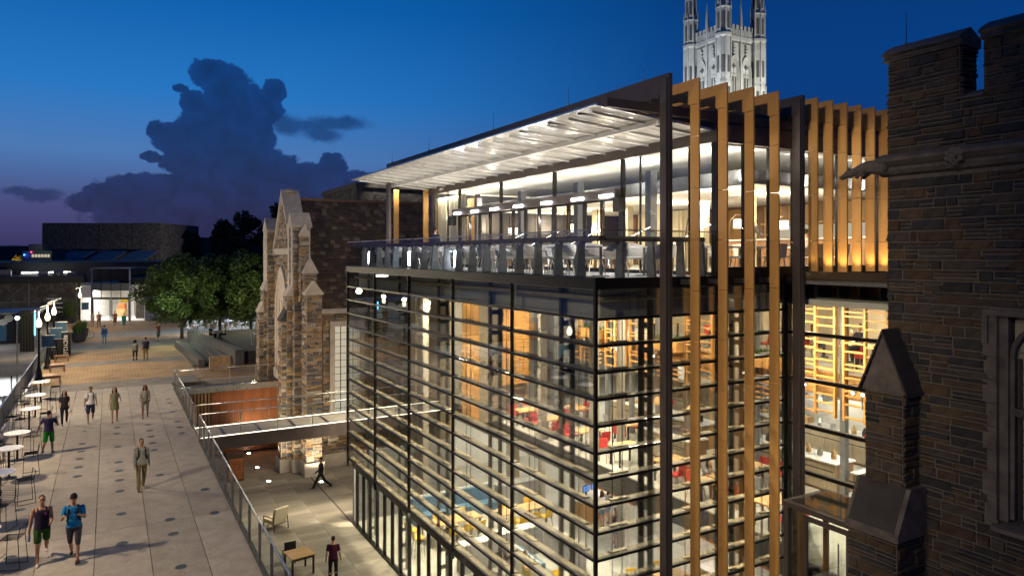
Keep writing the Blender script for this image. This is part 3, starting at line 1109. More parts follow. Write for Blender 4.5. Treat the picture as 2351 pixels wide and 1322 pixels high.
for k in range(4):
    fin(2.41 + .88 * k, .0, ('long orange blade fin next to the portal column at the terrace corner', 'second long orange blade fin from the portal column at the terrace corner',
                            'third long orange blade fin from the portal column at the terrace corner', 'long orange blade fin next to the portal column beside the short fins')[k], 'long orange sunshade fins')
for k in range(7):
    fin(6.50 + .59 * k, 11.53, 'short glowing orange fin above the glass wing, ' + ('next to the dark portal column', 'second from the dark portal column', 'third from the dark portal column', 'fourth from the dark portal column',
                               'fifth from the dark portal column', 'sixth from the dark portal column', 'seventh from the dark portal column')[k], 'short orange sunshade fins')
pr = thing('roof_purlin_grid', 'dark steel purlins and hangers beneath the orange roof beams', 'steelwork', (0, 0, 15))
for y in (-.1, .9, 2.2, 3.6):
    MB().box(.2, 11, y - .06, y + .06, .22, .42).build('purlin', 'frame_metal', pr)
for k in range(11):
    for y in (-.1, 2.2):
        MB().box(2.0 + .88 * k - .05, 2.0 + .88 * k + .05, y - .03, y + .03, .42, .56).build('hanger', 'frame_metal', pr)
# ------------------------------------------------------------------ rubble stone masonry
CAMV = Vector((-9.24, -12.57, 12.0))


class Masonry:
    """lays single stones on wall faces; the largest in view become objects, the rest one joined part"""
    def __init__(s, hmin, hmax, lmin, lmax, proud=.03, gap=.012):
        s.h, s.l, s.p, s.g, s.st = (hmin, hmax), (lmin, lmax), proud, gap, []

    def face(s, O, U, N, u0, u1, z0, z1, span=None, slant=.03):
        """O origin, U unit along, N outward; span(zmid) -> list of (ua, ub)"""
        O, U, N = Vector(O), Vector(U), Vector(N)
        z = z0
        while z < z1 - .03:
            h = random.uniform(*s.h) if random.random() < .35 else random.uniform(s.h[0] + (s.h[1] - s.h[0]) * .6, s.h[1])
            h = min(h, z1 - z)
            for a, b in (span(z + h / 2) if span else [(u0, u1)]):
                u = a
                while u < b - .04:
                    ln = random.uniform(*s.l) * random.choice((.6, 1, 1, 1.3)) * (1.2 if h < sum(s.h) / 2 else .95)
                    if b - u - ln < s.l[0] * .6:
                        ln = b - u
                    split = [(z, h)]
                    if h > s.h[1] * .62 and random.random() < .5:
                        k = random.uniform(.3, .7)
                        split = [(z, h * k), (z + h * k, h * (1 - k))]
                        if h > s.h[1] * .85 and random.random() < .4:
                            split = [(z, h * .3), (z + h * .3, h * .36), (z + h * .66, h * .34)]
                    for zz, hh in split:
                        g = s.g
                        p = random.uniform(.25, 1) * s.p
                        j = lambda m: random.uniform(-m, m)
                        ua, ub, za, zb = u + g * .5, u + ln - g * .5, zz + g * .5, zz + hh - g * .5
                        sl = random.uniform(-slant, slant) * min(1, ln * 2)
                        back = [(ua, za), (ub, za), (ub, zb), (ua, zb)]
                        e = min(.018, hh * .12)
                        fr = [(ua + e + j(e * .6) + sl, za + e * .8 + j(e * .5)), (ub - e + j(e * .6) + sl, za + e * .8 + j(e * .5)), (ub - e + j(e * .6), zb - e * .8 + j(e * .5)), (ua + e + j(e * .6), zb - e * .8 + j(e * .5))]
                        vs = [O + U * q[0] + Vector((0, 0, q[1])) for q in back] + [O + U * q[0] + Vector((0, 0, q[1])) + N * (p + j(.006)) for q in fr]
                        c = sum(vs, Vector()) / 8
                        dist = (c - CAMV).length
                        vis = max(0.0, (CAMV - c).normalized().dot(N))
                        s.st.append((ln * hh * vis / dist ** 2, vs))
                    u += ln
            z += h
        return s

    def build(s, parent, mat, n=300, name='stone', rest_name='stonework', loc=(0, 0, 0)):
        s.st.sort(key=lambda t: -t[0])
        L = Vector(loc)
        F = ((4, 5, 6, 7), (0, 1, 5, 4), (1, 2, 6, 5), (2, 3, 7, 6), (3, 0, 4, 7))
        for w, vs in s.st[:n]:
            c = sum(vs, Vector()) / 8
            me = bpy.data.meshes.new(name)
            me.from_pydata([tuple(v - c) for v in vs], [], F)
            me.materials.append(M[mat])
            link(name, me, parent, tuple(c - L))
        if len(s.st) > n:
            V, FF = [], []
            for w, vs in s.st[n:]:
                b = len(V)
                V += [tuple(v - L) for v in vs]
                FF += [tuple(b + i for i in f) for f in F]
            me = bpy.data.meshes.new(rest_name)
            me.from_pydata(V, [], FF)
            me.materials.append(M[mat])
            tag(link(rest_name, me, parent), kind='stuff')


X_, Y_ = (1, 0, 0), (0, 1, 0)
W_, S_ = (-1, 0, 0), (0, -1, 0)

# ------------------------------------------------------------------ gothic hall with steep roof
random.seed(11)
hall = thing('gothic_stone_hall', 'gothic rubble stone hall with steep slate roof and tall pointed window', 'building', (0, 0, 0))
RY, RZ, EY, EZ = 32.0, 15.4, 27.45, 8.85       # ridge and near eave
slope = (RZ - EZ) / (RY - EY)
MB().box(.03, 24, 27.52, 36.6, -.1, 8.7).build('wall_core', 'mortar', hall)
gab = [(27.52, 8.7), (36.5, 8.7), (36.5, 9.2), (32.05, 15.65), (27.52, 9.2)]
MB().prism(gab, 'x', .02, .8).build('gable_core', 'mortar', hall)
ms = Masonry(.08, .24, .2, .62, .05, .024)


def gable_span(z):
    t = max(0.0, (z - 9.2) / (15.65 - 9.2))
    a, b = 27.55 + t * 4.5, 36.45 - t * 4.4
    if 4.7 < z < 11.2:
        k = 1.55 if z < 8.8 else 1.55 * max(0, 1 - ((z - 8.8) / 2.4) ** 1.6)
        return [(a, 32.3 - k - .15), (32.3 + k + .15, b)]
    return [(a, b)]


ms.face((.02, 0, 0), Y_, W_, 0, 0, 0, 15.5, gable_span)


def south_span(z):
    if 2.6 < z < 8.2:
        return [(.03, 1.62), (3.6, 6.4), (8.4, 11)]
    return [(.03, 11)]


ms.face((0, 27.52, 0), X_, S_, 0, 0, 0, 8.65, south_span)
# pier and stepped buttresses, each a core with stones on the two faces in view
def pier(x0, x1, y0, y1, z0, z1, lime=False):
    MB().box(x0, x1, y0, y1, z0, z1).build('pier_core', 'mortar', hall)
    if not lime:
        ms.face((x0, 0, 0), Y_, W_, 0, 0, z0, z1 - .01, lambda z: [(y0, y1)])
        ms.face((0, y0, 0), X_, S_, 0, 0, z0, z1 - .01, lambda z: [(x0, x1)])


def cap(x0, x1, y0, y1, z0, h, axis, over=.07, name='weathering'):
    """gabled limestone cap, ridge along axis"""
    x0, x1, y0, y1 = x0 - over, x1 + over, y0 - over, y1 + over
    m = MB()
    if axis == 'x':
        m.prism([(y0, z0), (y1, z0), (y1, z0 + .07), ((y0 + y1) / 2, z0 + h), (y0, z0 + .07)], 'x', x0, x1)
    else:
        m.prism([(x0, z0), (x1, z0), (x1, z0 + .07), ((x0 + x1) / 2, z0 + h), (x0, z0 + .07)], 'y', y0, y1)
    return m.build(name, 'limestone', hall)


def setoff(x0, x1, y0, y1, z0, h, axis, mat='limestone'):
    """sloped set-off falling to the west (x) or south (y)"""
    m = MB()
    if axis == 'x':
        m.prism([(x0 - .06, z0), (x1, z0), (x1, z0 + h), (x0 - .06, z0 + .06)], 'y', y0 - .05, y1 + .05)
    else:
        m.prism([(y0 - .06, z0), (y1, z0), (y1, z0 + h), (y0 - .06, z0 + .06)], 'x', x0 - .05, x1 + .05)
    return m.build('set_off', mat, hall)


# near corner pier
pier(-.4, .5, 27.45, 28.7, 9.4, 13.5)
MB().box(-.45, -.39, 27.47, 27.85, 9.6, 13.5).build('limestone_panel', 'limestone', hall)
MB().box(-.45, -.39, 28.2, 28.68, 9.6, 13.5).build('limestone_panel', 'limestone', hall)
MB().box(.42, .52, 27.39, 27.45, 10.2, 13.5).build('limestone_panel', 'limestone', hall)
cap(-.4, .56, 27.45, 28.7, 13.5, .85, 'x')
pier(-.1, .36, 27.05, 27.45, 9.4, 13.0)
cap(-.1, .36, 27.05, 27.4, 13.0, .7, 'y', .05)
pier(.02, .72, 26.75, 27.52, 9.0, 10.95)
cap(.02, .72, 26.75, 27.4, 10.95, .85, 'y')
pier(.02, .86, 26.2, 27.52, .75, 9.8)
cap(.02, .86, 26.2, 27.0, 9.8, .75, 'y')
pier(-.4, .5, 27.3, 28.7, .7, 9.4)
pier(-.72, -.4, 27.6, 28.5, .7, 9.7)
setoff(-.72, -.4, 27.6, 28.5, 9.7, .6, 'x')
pier(-1.0, -.72, 27.65, 28.45, .7, 8.3)
setoff(-1.0, -.72, 27.65, 28.45, 8.3, .7, 'x', 'slate_dark')
# far corner pier
pier(-.4, .5, 34.7, 36.0, 0, 13.5)
MB().box(-.45, -.39, 34.75, 35.95, 9.6, 13.5).build('limestone_panel', 'limestone', hall)
cap(-.4, .56, 34.7, 36.0, 13.5, .85, 'x')
pier(-.62, -.4, 34.9, 35.8, 0, 9.7)
setoff(-.62, -.4, 34.9, 35.8, 9.7, .7, 'x')
pier(-.9, -.62, 34.9, 35.8, 0, 8.3)
setoff(-.9, -.62, 34.9, 35.8, 8.3, .7, 'x')
# plinths
for x0, x1, y0, y1 in ((-.1, .98, 26.08, 27.6), (-.5, .6, 27.2, 28.8), (-1.1, -.4, 27.55, 28.6), (.62, 11, 27.38, 27.6)):
    MB().box(x0, x1, y0, y1, -.05, .5).prism([(x0, y0), (x1, y0), (x1, y1), (x0, y1)], 'z', .5, .72).build('plinth', 'limestone', hall)
# copings
for s_ in (-1, 1):
    ye = 27.3 if s_ < 0 else 36.7
    MB().hexa([(-.12, 32.05, 15.58), (.95, 32.05, 15.58), (.95, ye, 9.12), (-.12, ye, 9.12), (-.12, 32.05, 15.95), (.95, 32.05, 15.95), (.95, ye, 9.46), (-.12, ye, 9.46)]).build('gable_coping', 'limestone', hall)
MB().lathe([(.5, 0), (.4, .16), (.2, .28), (.02, .32)], 8, (.4, 32.05, 15.75)).build('finial', 'limestone', hall)
MB().box(-.08, .06, 29.8, 34.4, 12.0, 12.35).build('string_course', 'limestone', hall)
MB().prism([(27.2, 8.66), (27.55, 8.66), (27.55, 8.92), (27.3, 8.92)], 'x', .9, 24).build('eave_cornice', 'limestone', hall)
# pointed west window: deep reveal, frame, tracery, glass
def arch(cy, hw, z0, zs, top, k=9):
    pts = [(cy - hw, z0), (cy - hw, zs)]
    for i in range(1, k):
        t = i / k
        pts.append((cy - hw * (1 - t ** 1.6), zs + (top - zs) * (1 - (1 - t) ** 1.35)))
    pts.append((cy, top))
    return pts + [(2 * cy - a, b) for a, b in reversed(pts[:-1])]


def ring(outer, inner, x0, x1, nm, mat):
    m = MB()
    n = len(outer)
    for i in range(n - 1):
        o0, o1, i0, i1 = outer[i], outer[i + 1], inner[i], inner[i + 1]
        m.hexa([(x0, *o0), (x0, *o1), (x0, *i1), (x0, *i0), (x1, *o0), (x1, *o1), (x1, *i1), (x1, *i0)])
    return m.build(nm, mat, hall)


A1, A2, A3 = arch(32.3, 1.7, 4.5, 8.7, 11.3), arch(32.3, 1.45, 4.8, 8.7, 10.9), arch(32.3, 1.1, 5.2, 8.6, 10.3)
ring(A1, A2, -.1, .15, 'window_surround', 'limestone')
ring(A2, A3, .0, .3, 'window_reveal', 'limestone')
MB().box(-.15, .2, 30.5, 34.1, 4.3, 4.85).build('window_sill', 'limestone', hall)
MB().prism(A3, 'x', .008, .018).build('window_panel', 'limestone', hall)
for yy in (31.6, 32.3, 33.0):
    MB().box(-.06, .007, yy - .06, yy + .06, 5.2, 9.2).build('window_mullion', 'limestone', hall)
# south windows with lit leaded glass
for x0 in (1.62, 6.4):
    m = MB().box(x0, x0 + .28, 27.36, 27.6, 2.6, 8.2).box(x0 + 1.7, x0 + 1.98, 27.36, 27.6, 2.6, 8.2).box(x0 + .28, x0 + 1.7, 27.361, 27.6, 7.9, 8.2).box(x0 + .28, x0 + 1.7, 27.34, 27.6, 2.6, 2.85)
    f = m.build('window', 'limestone', hall)
    MB().box(x0 + .28, x0 + 1.7, 27.50, 27.515, 2.85, 7.9).build('pane', 'lit_room', f)
    m = MB()
    for k in range(1, 4):
        m.box(x0 + .28 + .355 * k - .02, x0 + .28 + .355 * k + .02, 27.47, 27.50, 2.85, 7.9)
    for k in range(1, 13):
        m.box(x0 + .28, x0 + 1.7, 27.48, 27.499, 2.85 + .39 * k - .012, 2.85 + .39 * k + .012)
    m.build('leading', 'dark_metal', f)
ms.build(hall, 'hall_stone', 300)
# drain pipe and box
MB().tube((1.15, 27.33, 0), (1.15, 27.33, 8.0), .07).box(.98, 1.32, 27.2, 27.5, 8.0, 8.35).box(1.04, 1.26, 27.22, 27.5, 8.35, 8.6).build('downpipe', 'copper_pipe', hall)
# roof: slates course by course
roof = MB().prism([(EY, EZ), (RY, RZ), (36.6, EZ)], 'x', .9, 26).build('roof', 'slate_dark', hall)
un = Vector((0, -slope, 1)).normalized()
ud = Vector((0, 1, slope)).normalized()
L = math.hypot(RY - EY, RZ - EZ)
nc = int(L / .27)
sl = []
for c in range(nc + 1):
    x = .96 + (.13 if c % 2 else 0)
    while x < 15.5:
        w = random.uniform(.26, .42)
        o = Vector((x, EY, EZ)) + ud * (c * .27)
        hh = .265
        t0, t1 = .028 + random.uniform(0, .008), .010
        vs = [o, o + Vector((w - .012, 0, 0)), o + ud * hh + Vector((w - .012, 0, 0)), o + ud * hh]
        vs += [vs[0] + un * t0, vs[1] + un * t0, vs[2] + un * t1, vs[3] + un * t1]
        sl.append((1 / ((vs[0] - CAMV).length ** 2) * w * (1 if x < 10.5 else .05), vs))
        x += w
rs = Masonry(1, 1, 1, 1)
rs.st = sl
rs.build(roof, 'roof_slate', 300, 'slate', 'slates')
sg = MB().box(0, .05, -.03, .03, 0, .09).mesh('snow_guard', 'tan_ledge')
for r_ in range(3):
    for k in range(7):
        p = Vector((1.9 + .75 * k + (.37 if r_ % 2 else 0), EY, EZ)) + ud * (.35 + .42 * r_) + un * .02
        link('snow_guard', sg, roof, tuple(p))
MB().box(.9, 26, RY - .14, RY + .14, RZ - .06, RZ + .07).build('ridge_tile', 'copper_pipe', roof)
# tall stone block behind the hall
bb = thing('stone_block', 'plain stone tower block rising behind the slate roof, lit by spotlights', 'building', (11, 52.5, 0))
MB().box(0, 16, 0, 12, 0, 18.3).build('wall', 'aggregate_wall', bb)
MB().box(-.2, 16.2, -.2, 12.2, 18.3, 18.75).build('parapet', 'limestone_dark', bb)

# ------------------------------------------------------------------ dark stone building beside the camera
random.seed(5)
rb = thing('stone_tower_house', 'dark rubble stone building with battlements, gargoyle gutter and gabled buttress', 'building', (5.0, -3.5, 0))
RL = (5.0, -3.5, 0)


def rpart(mb, name, mat, par=None):
    """geometry given in world coordinates, stored relative to the building's corner"""
    mb.v = [(a - 5.0, b + 3.5, c) for a, b, c in mb.v]
    return mb.build(name, mat, par or rb)


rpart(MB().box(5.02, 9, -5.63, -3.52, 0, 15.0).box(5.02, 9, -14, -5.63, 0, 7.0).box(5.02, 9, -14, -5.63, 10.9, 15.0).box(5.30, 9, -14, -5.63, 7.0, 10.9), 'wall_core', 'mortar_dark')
rpart(MB().box(5.02, 5.6, -4.95, -3.52, 15.0, 16.05), 'merlon_core', 'mortar_dark')
rpart(MB().box(5.02, 5.6, -8.2, -5.38, 15.0, 16.05), 'merlon_core', 'mortar_dark')
mr_ = Masonry(.08, .25, .24, .72, .055, .026)


def wall_span(z):
    if 13.62 < z < 14.1:
        return []
    if z > 15.02:
        return [(-8.2, -5.38), (-4.95, -3.5)]
    if 7.05 < z < 10.95:
        return [(-5.44 + .06 * math.sin(z * 9), -3.5)]
    return [(-8.2, -3.5)]


mr_.face((5.02, 0, 0), Y_, W_, 0, 0, 3.0, 16.02, wall_span, .09)
mr_.face((0, -4.95, 0), X_, S_, 0, 0, 15.02, 16.02, lambda z: [(5.02, 5.6)])
mr_.face((0, -3.52, 0), X_, (0, 1, 0), 0, 0, 5.0, 16.02, lambda z: [(5.02, 6.2)])
# buttress: gabled upper stage, deep set-off, broad lower stage
rpart(MB().box(4.5, 5.02, -4.14, -3.34, 7.1, 9.2), 'buttress_core', 'mortar_dark')
mr_.face((4.5, 0, 0), Y_, W_, 0, 0, 7.1, 9.18, lambda z: [(-4.14, -3.34)], .05)
mr_.face((0, -4.14, 0), X_, S_, 0, 0, 7.1, 9.18, lambda z: [(4.5, 5.02)], .05)
rpart(MB().box(4.12, 5.02, -4.25, -3.2, 2, 6.4), 'buttress_core', 'mortar_dark')
mr_.face((4.12, 0, 0), Y_, W_, 0, 0, 3, 6.36, lambda z: [(-4.25, -3.2)], .05)
mr_.face((0, -4.25, 0), X_, S_, 0, 0, 3, 6.36, lambda z: [(4.12, 5.02)], .05)
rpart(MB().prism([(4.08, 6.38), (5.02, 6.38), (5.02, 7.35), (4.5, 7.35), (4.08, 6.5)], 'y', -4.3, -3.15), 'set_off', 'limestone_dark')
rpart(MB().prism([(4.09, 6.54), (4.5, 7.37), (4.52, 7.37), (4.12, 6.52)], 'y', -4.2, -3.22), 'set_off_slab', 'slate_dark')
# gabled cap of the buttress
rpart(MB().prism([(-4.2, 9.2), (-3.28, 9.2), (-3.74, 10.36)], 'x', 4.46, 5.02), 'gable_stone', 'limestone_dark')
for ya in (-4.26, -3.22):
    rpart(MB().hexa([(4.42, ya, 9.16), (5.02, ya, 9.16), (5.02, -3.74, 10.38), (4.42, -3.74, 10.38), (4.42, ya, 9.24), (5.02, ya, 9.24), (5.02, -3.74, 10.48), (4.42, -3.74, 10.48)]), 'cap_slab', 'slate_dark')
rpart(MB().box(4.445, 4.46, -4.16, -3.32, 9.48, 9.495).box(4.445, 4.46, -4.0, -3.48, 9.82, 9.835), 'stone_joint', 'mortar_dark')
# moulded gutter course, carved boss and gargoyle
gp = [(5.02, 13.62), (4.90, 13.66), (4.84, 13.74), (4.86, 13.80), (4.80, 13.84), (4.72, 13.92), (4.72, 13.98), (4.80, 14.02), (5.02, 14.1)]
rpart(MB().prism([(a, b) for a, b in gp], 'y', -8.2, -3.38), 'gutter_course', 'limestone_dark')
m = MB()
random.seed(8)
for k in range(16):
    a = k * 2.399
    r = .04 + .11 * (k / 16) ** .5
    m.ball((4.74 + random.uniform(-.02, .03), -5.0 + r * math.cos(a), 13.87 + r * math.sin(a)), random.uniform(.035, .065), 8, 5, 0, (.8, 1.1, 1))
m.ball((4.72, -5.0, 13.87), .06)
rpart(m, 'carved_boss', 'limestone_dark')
g = MB()
spine = [((4.82, -3.50, 13.80), .13), ((4.80, -3.36, 13.83), .15), ((4.78, -3.20, 13.84), .14), ((4.76, -3.05, 13.81), .11), ((4.74, -2.92, 13.77), .085), ((4.72, -2.80, 13.74), .09), ((4.71, -2.70, 13.70), .06), ((4.70, -2.62, 13.67), .035)]
for (p, r), (q, r2) in zip(spine, spine[1:]):
    g.tube(p, q, r, r2, 10)
for (p, r) in spine:
    g.ball(p, r, 10, 6)
for dx in (-.07, .07):
    g.tube((4.74 + dx, -2.82, 13.80), (4.76 + dx * 1.6, -2.88, 13.88), .03, .008, 6)
    g.tube((4.78 + dx * 1.6, -3.2, 13.76), (4.77 + dx * 1.8, -3.05, 13.66), .05, .035, 7).ball((4.77 + dx * 1.8, -3.04, 13.65), .045)
g.tube((4.71, -2.74, 13.68), (4.71, -2.64, 13.62), .035, .02, 6)
rpart(g, 'gargoyle', 'limestone_dark')
# battlement copings
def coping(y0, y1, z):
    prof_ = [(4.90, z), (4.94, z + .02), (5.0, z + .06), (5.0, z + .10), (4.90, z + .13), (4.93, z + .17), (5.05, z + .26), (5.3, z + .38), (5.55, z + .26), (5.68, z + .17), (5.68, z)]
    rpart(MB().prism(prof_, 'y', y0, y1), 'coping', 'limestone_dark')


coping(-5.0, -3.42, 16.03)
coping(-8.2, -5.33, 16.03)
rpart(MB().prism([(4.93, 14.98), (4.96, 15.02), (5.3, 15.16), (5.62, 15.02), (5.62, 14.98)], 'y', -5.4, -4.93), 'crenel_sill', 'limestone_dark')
# tracery window
wx = 5.0
for k in range(9):
    z0 = 7.1 + .43 * k
    d = .10 if k % 2 else 0
    rpart(MB().box(4.975, 5.3, -5.62, -5.42 + d * .8 - .04, z0 + .004, z0 + .426), 'jamb_stone', 'limestone_dark')
rpart(MB().box(5.05, 5.3, -5.78, -5.62, 7.1, 10.95), 'window_jamb', 'limestone_dark')
rpart(MB().box(4.93, 5.3, -8.2, -5.40, 10.87, 10.98), 'hood_mould', 'limestone_dark')
rpart(MB().box(4.93, 5.05, -5.48, -5.38, 10.35, 10.87), 'hood_mould', 'limestone_dark')
rpart(MB().prism([(4.9, 6.92), (5.4, 6.92), (5.4, 7.16), (4.9, 7.0)], 'y', -8.2, -5.55), 'window_sill', 'limestone_dark')
m = MB()
for k in range(9):
    a0, a1 = math.pi * k / 8, math.pi * (k + 1) / 8
    if k < 8:
        m.tube((5.14, -6.35 + .55 * math.cos(a0), 10.1 + .6 * math.sin(a0)), (5.14, -6.35 + .55 * math.cos(a1), 10.1 + .6 * math.sin(a1)), .05)
m.box(5.1, 5.2, -5.86, -5.78, 7.16, 10.1).box(5.1, 5.2, -6.95, -6.87, 7.16, 10.1).box(5.09, 5.2, -8, -5.78, 9.05, 9.2)
wd = rpart(m, 'window', 'limestone_dark')
m = MB().box(5.2, 5.24, -5.93, -5.88, 7.16, 10.1)
for k in range(11):
    m.box(5.205, 5.225, -8, -5.9, 7.4 + .28 * k, 7.412 + .28 * k)
m.box(5.206, 5.224, -6.25, -6.23, 7.16, 10.6)
rpart(m, 'leading', 'dark_metal', wd)
plain('dull_pane', (.30, .27, .21), .35, 0, .1)
rpart(MB().box(5.24, 5.255, -8, -5.8, 7.16, 10.8), 'pane', 'dull_pane', wd)
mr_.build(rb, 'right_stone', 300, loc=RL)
rd = MB().tube((0, 0, 0), (0, 0, .75), .012, .005, 6).tube((0, 0, 0), (0, 0, .1), .04, n=8).build('lightning_rod', 'dark_metal', None, (5.25, -3.75, 16.3))
tag(rd, 'dark lightning rod on the battlement of the stone building', 'rod')
# glass entrance box between the wing and the buttress
vb = thing('glass_entrance_box', 'small glass entrance vestibule with steel frame and pull handle beside the buttress', 'vestibule', (4.65, -3.0, 3.9))
for x, y in ((0, 0), (0, 1.75), (1.4, 1.75)):
    MB().box(x - .05, x + .05, y - .05, y + .05, 0, 2.2).build('post', 'frame_metal', vb)
MB().box(-.08, 1.5, -.08, 1.83, 2.2, 2.32).build('roof_frame', 'frame_metal', vb)
MB().box(.06, 1.36, .06, 1.69, 2.325, 2.34).build('roof_glass', 'facade_glass', vb)
d = MB().box(-.03, .03, .12, .2, .0, 2.12).box(-.03, .03, 1.2, 1.28, 0, 2.12).box(-.029, .029, .2, 1.2, 2.02, 2.12).box(-.029, .029, .2, 1.2, 0, .12).build('door', 'frame_metal', vb)
MB().box(-.006, .006, .2, 1.2, .12, 2.02).build('door_glass', 'facade_glass', d)
MB().tube((-.09, .34, .6), (-.09, .34, 1.8), .018).build('door_handle', 'steel', d)
MB().box(-.006, .006, 1.3, 1.7, .05, 2.15).build('side_glass', 'facade_glass', vb)
structure('paving', MB().box(2, 6.05, -9, -.75, -.1, 3.9), 'tile_floor')

# ------------------------------------------------------------------ floodlit chapel tower
random.seed(2)
tw = thing('chapel_tower', 'floodlit gothic chapel tower with corner turrets, battlements and paired belfry windows', 'tower', (108.0, 99.7, 1.9), rad(-2))
plain('tower_stone', (.50, .50, .47), .85, 0, .2, .5, .4)
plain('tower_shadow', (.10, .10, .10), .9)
HW = 4.6
MB().box(-HW, HW, -HW, HW, 0, 56.4).build('shaft', 'tower_stone', tw)
# two faces in view: west (-x) and south (-y); details placed on all four
def on_face(f, u, d, z):
    """f 0..3 quarter turn; u along the face, d outward from its plane"""
    x, y = u, -(HW + d)
    for _ in range(f):
        x, y = y, -x
    return (x, y, z)


def fbox(m, f, u0, u1, d0, d1, z0, z1):
    p, q = on_face(f, u0, d0, z0), on_face(f, u1, d1, z1)
    return m.box(p[0], q[0], p[1], q[1], z0, z1)


for f in range(4):
    m = MB()
    fbox(m, f, -HW, HW, 0, .45, 55.6, 56.4)
    fbox(m, f, -HW, HW, 0, .22, 55.0, 55.6)
    m.build('cornice', 'tower_stone', tw)
    # pierced parapet with merlons
    m = MB()
    fbox(m, f, -HW, HW, -.1, .3, 56.4, 57.9)
    k = -3.5
    while k < 3.4:
        fbox(m, f, k, k + .62, -.1, .34, 57.9, 58.8)
        k += 1.12
    u = -3.6
    while u < 3.6:
        fbox(m, f, u, u + .14, .3, .42, 56.5, 57.85)
        u += .42
    m.build('parapet', 'tower_stone', tw)
    for side in (-1, 1):
        c = side * 1.75
        # deep lancet: layered mouldings, dark opening, tracery
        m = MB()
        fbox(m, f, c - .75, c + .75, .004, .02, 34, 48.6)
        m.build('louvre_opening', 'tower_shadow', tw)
        m = MB()
        for a, dd in ((.78, .10), (.98, .18), (1.18, .26), (1.38, .34)):
            fbox(m, f, c - a - .07, c - a + .07, 0, dd, 34, 49.5)
            fbox(m, f, c + a - .07, c + a + .07, 0, dd, 34, 49.5)
            for i in range(8):
                t0, t1 = i / 8, (i + 1) / 8
                def q(t, s_):
                    return on_face(f, c + s_ * a * (1 - t ** 1.5), dd * .6, 49.5 + (1.7 + a * .9) * (1 - (1 - t) ** 1.4))
                for s_ in (-1, 1):
                    m.bar(q(t0, s_), q(t1, s_), .16, .14)
        fbox(m, f, c - .09, c + .09, 0, .16, 34, 49.6)
        fbox(m, f, c - .75, c + .75, .02, .14, 47.9, 48.2)
        for s_ in (-.38, .38):
            for i in range(6):
                t = math.pi * i / 6
                t2 = math.pi * (i + 1) / 6
                m.bar(on_face(f, c + s_ + .33 * math.cos(t), .12, 47.9 + .55 * math.sin(t)), on_face(f, c + s_ + .33 * math.cos(t2), .12, 47.9 + .55 * math.sin(t2)), .12, .12)
        m.build('window_moulding', 'tower_stone', tw)
        m = MB()
        fbox(m, f, c - .7, c + .7, .02, .05, 48.6, 51.2)
        m.build('tympanum', 'tower_stone', tw)
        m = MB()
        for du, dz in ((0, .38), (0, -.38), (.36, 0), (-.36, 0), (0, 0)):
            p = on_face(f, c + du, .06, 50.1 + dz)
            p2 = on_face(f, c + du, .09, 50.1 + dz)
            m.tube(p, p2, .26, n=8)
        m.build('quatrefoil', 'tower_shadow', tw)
        # crocketed ogee finial
        m = MB()
        m.tube(on_face(f, c, .3, 52.0), on_face(f, c, .3, 54.6), .22, .12, 6)
        for k in range(7):
            m.ball(on_face(f, c + (.2 if k % 2 else -.2), .34, 52.2 + .34 * k), .2, 6, 4)
        m.build('crocket', 'tower_stone', tw)
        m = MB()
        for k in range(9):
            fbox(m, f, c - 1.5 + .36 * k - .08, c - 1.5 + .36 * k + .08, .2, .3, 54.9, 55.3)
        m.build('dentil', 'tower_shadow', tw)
        m = MB()
        fbox(m, f, c - 1.62, c - 1.52, 0, .2, 51.5, 55)
        fbox(m, f, c + 1.52, c + 1.62, 0, .2, 51.5, 55)
        m.build('panel_strip', 'tower_stone', tw)
    # middle buttress strip and its pinnacle
    m = MB()
    fbox(m, f, -.2, .2, 0, .5, 0, 58.3)
    p = on_face(f, 0, .3, 58.3)
    m.tube(p, (p[0], p[1], 60.2), .42, .34, 8).tube((p[0], p[1], 60.2), (p[0], p[1], 64.2), .36, .04, 8)
    for k in range(8):
        a = k * 1.57
        m.ball((p[0] + .3 * math.cos(a) * (1 - k / 10), p[1] + .3 * math.sin(a) * (1 - k / 10), 60.4 + .42 * k), .1, 6, 4)
    m.build('pinnacle', 'tower_stone', tw)
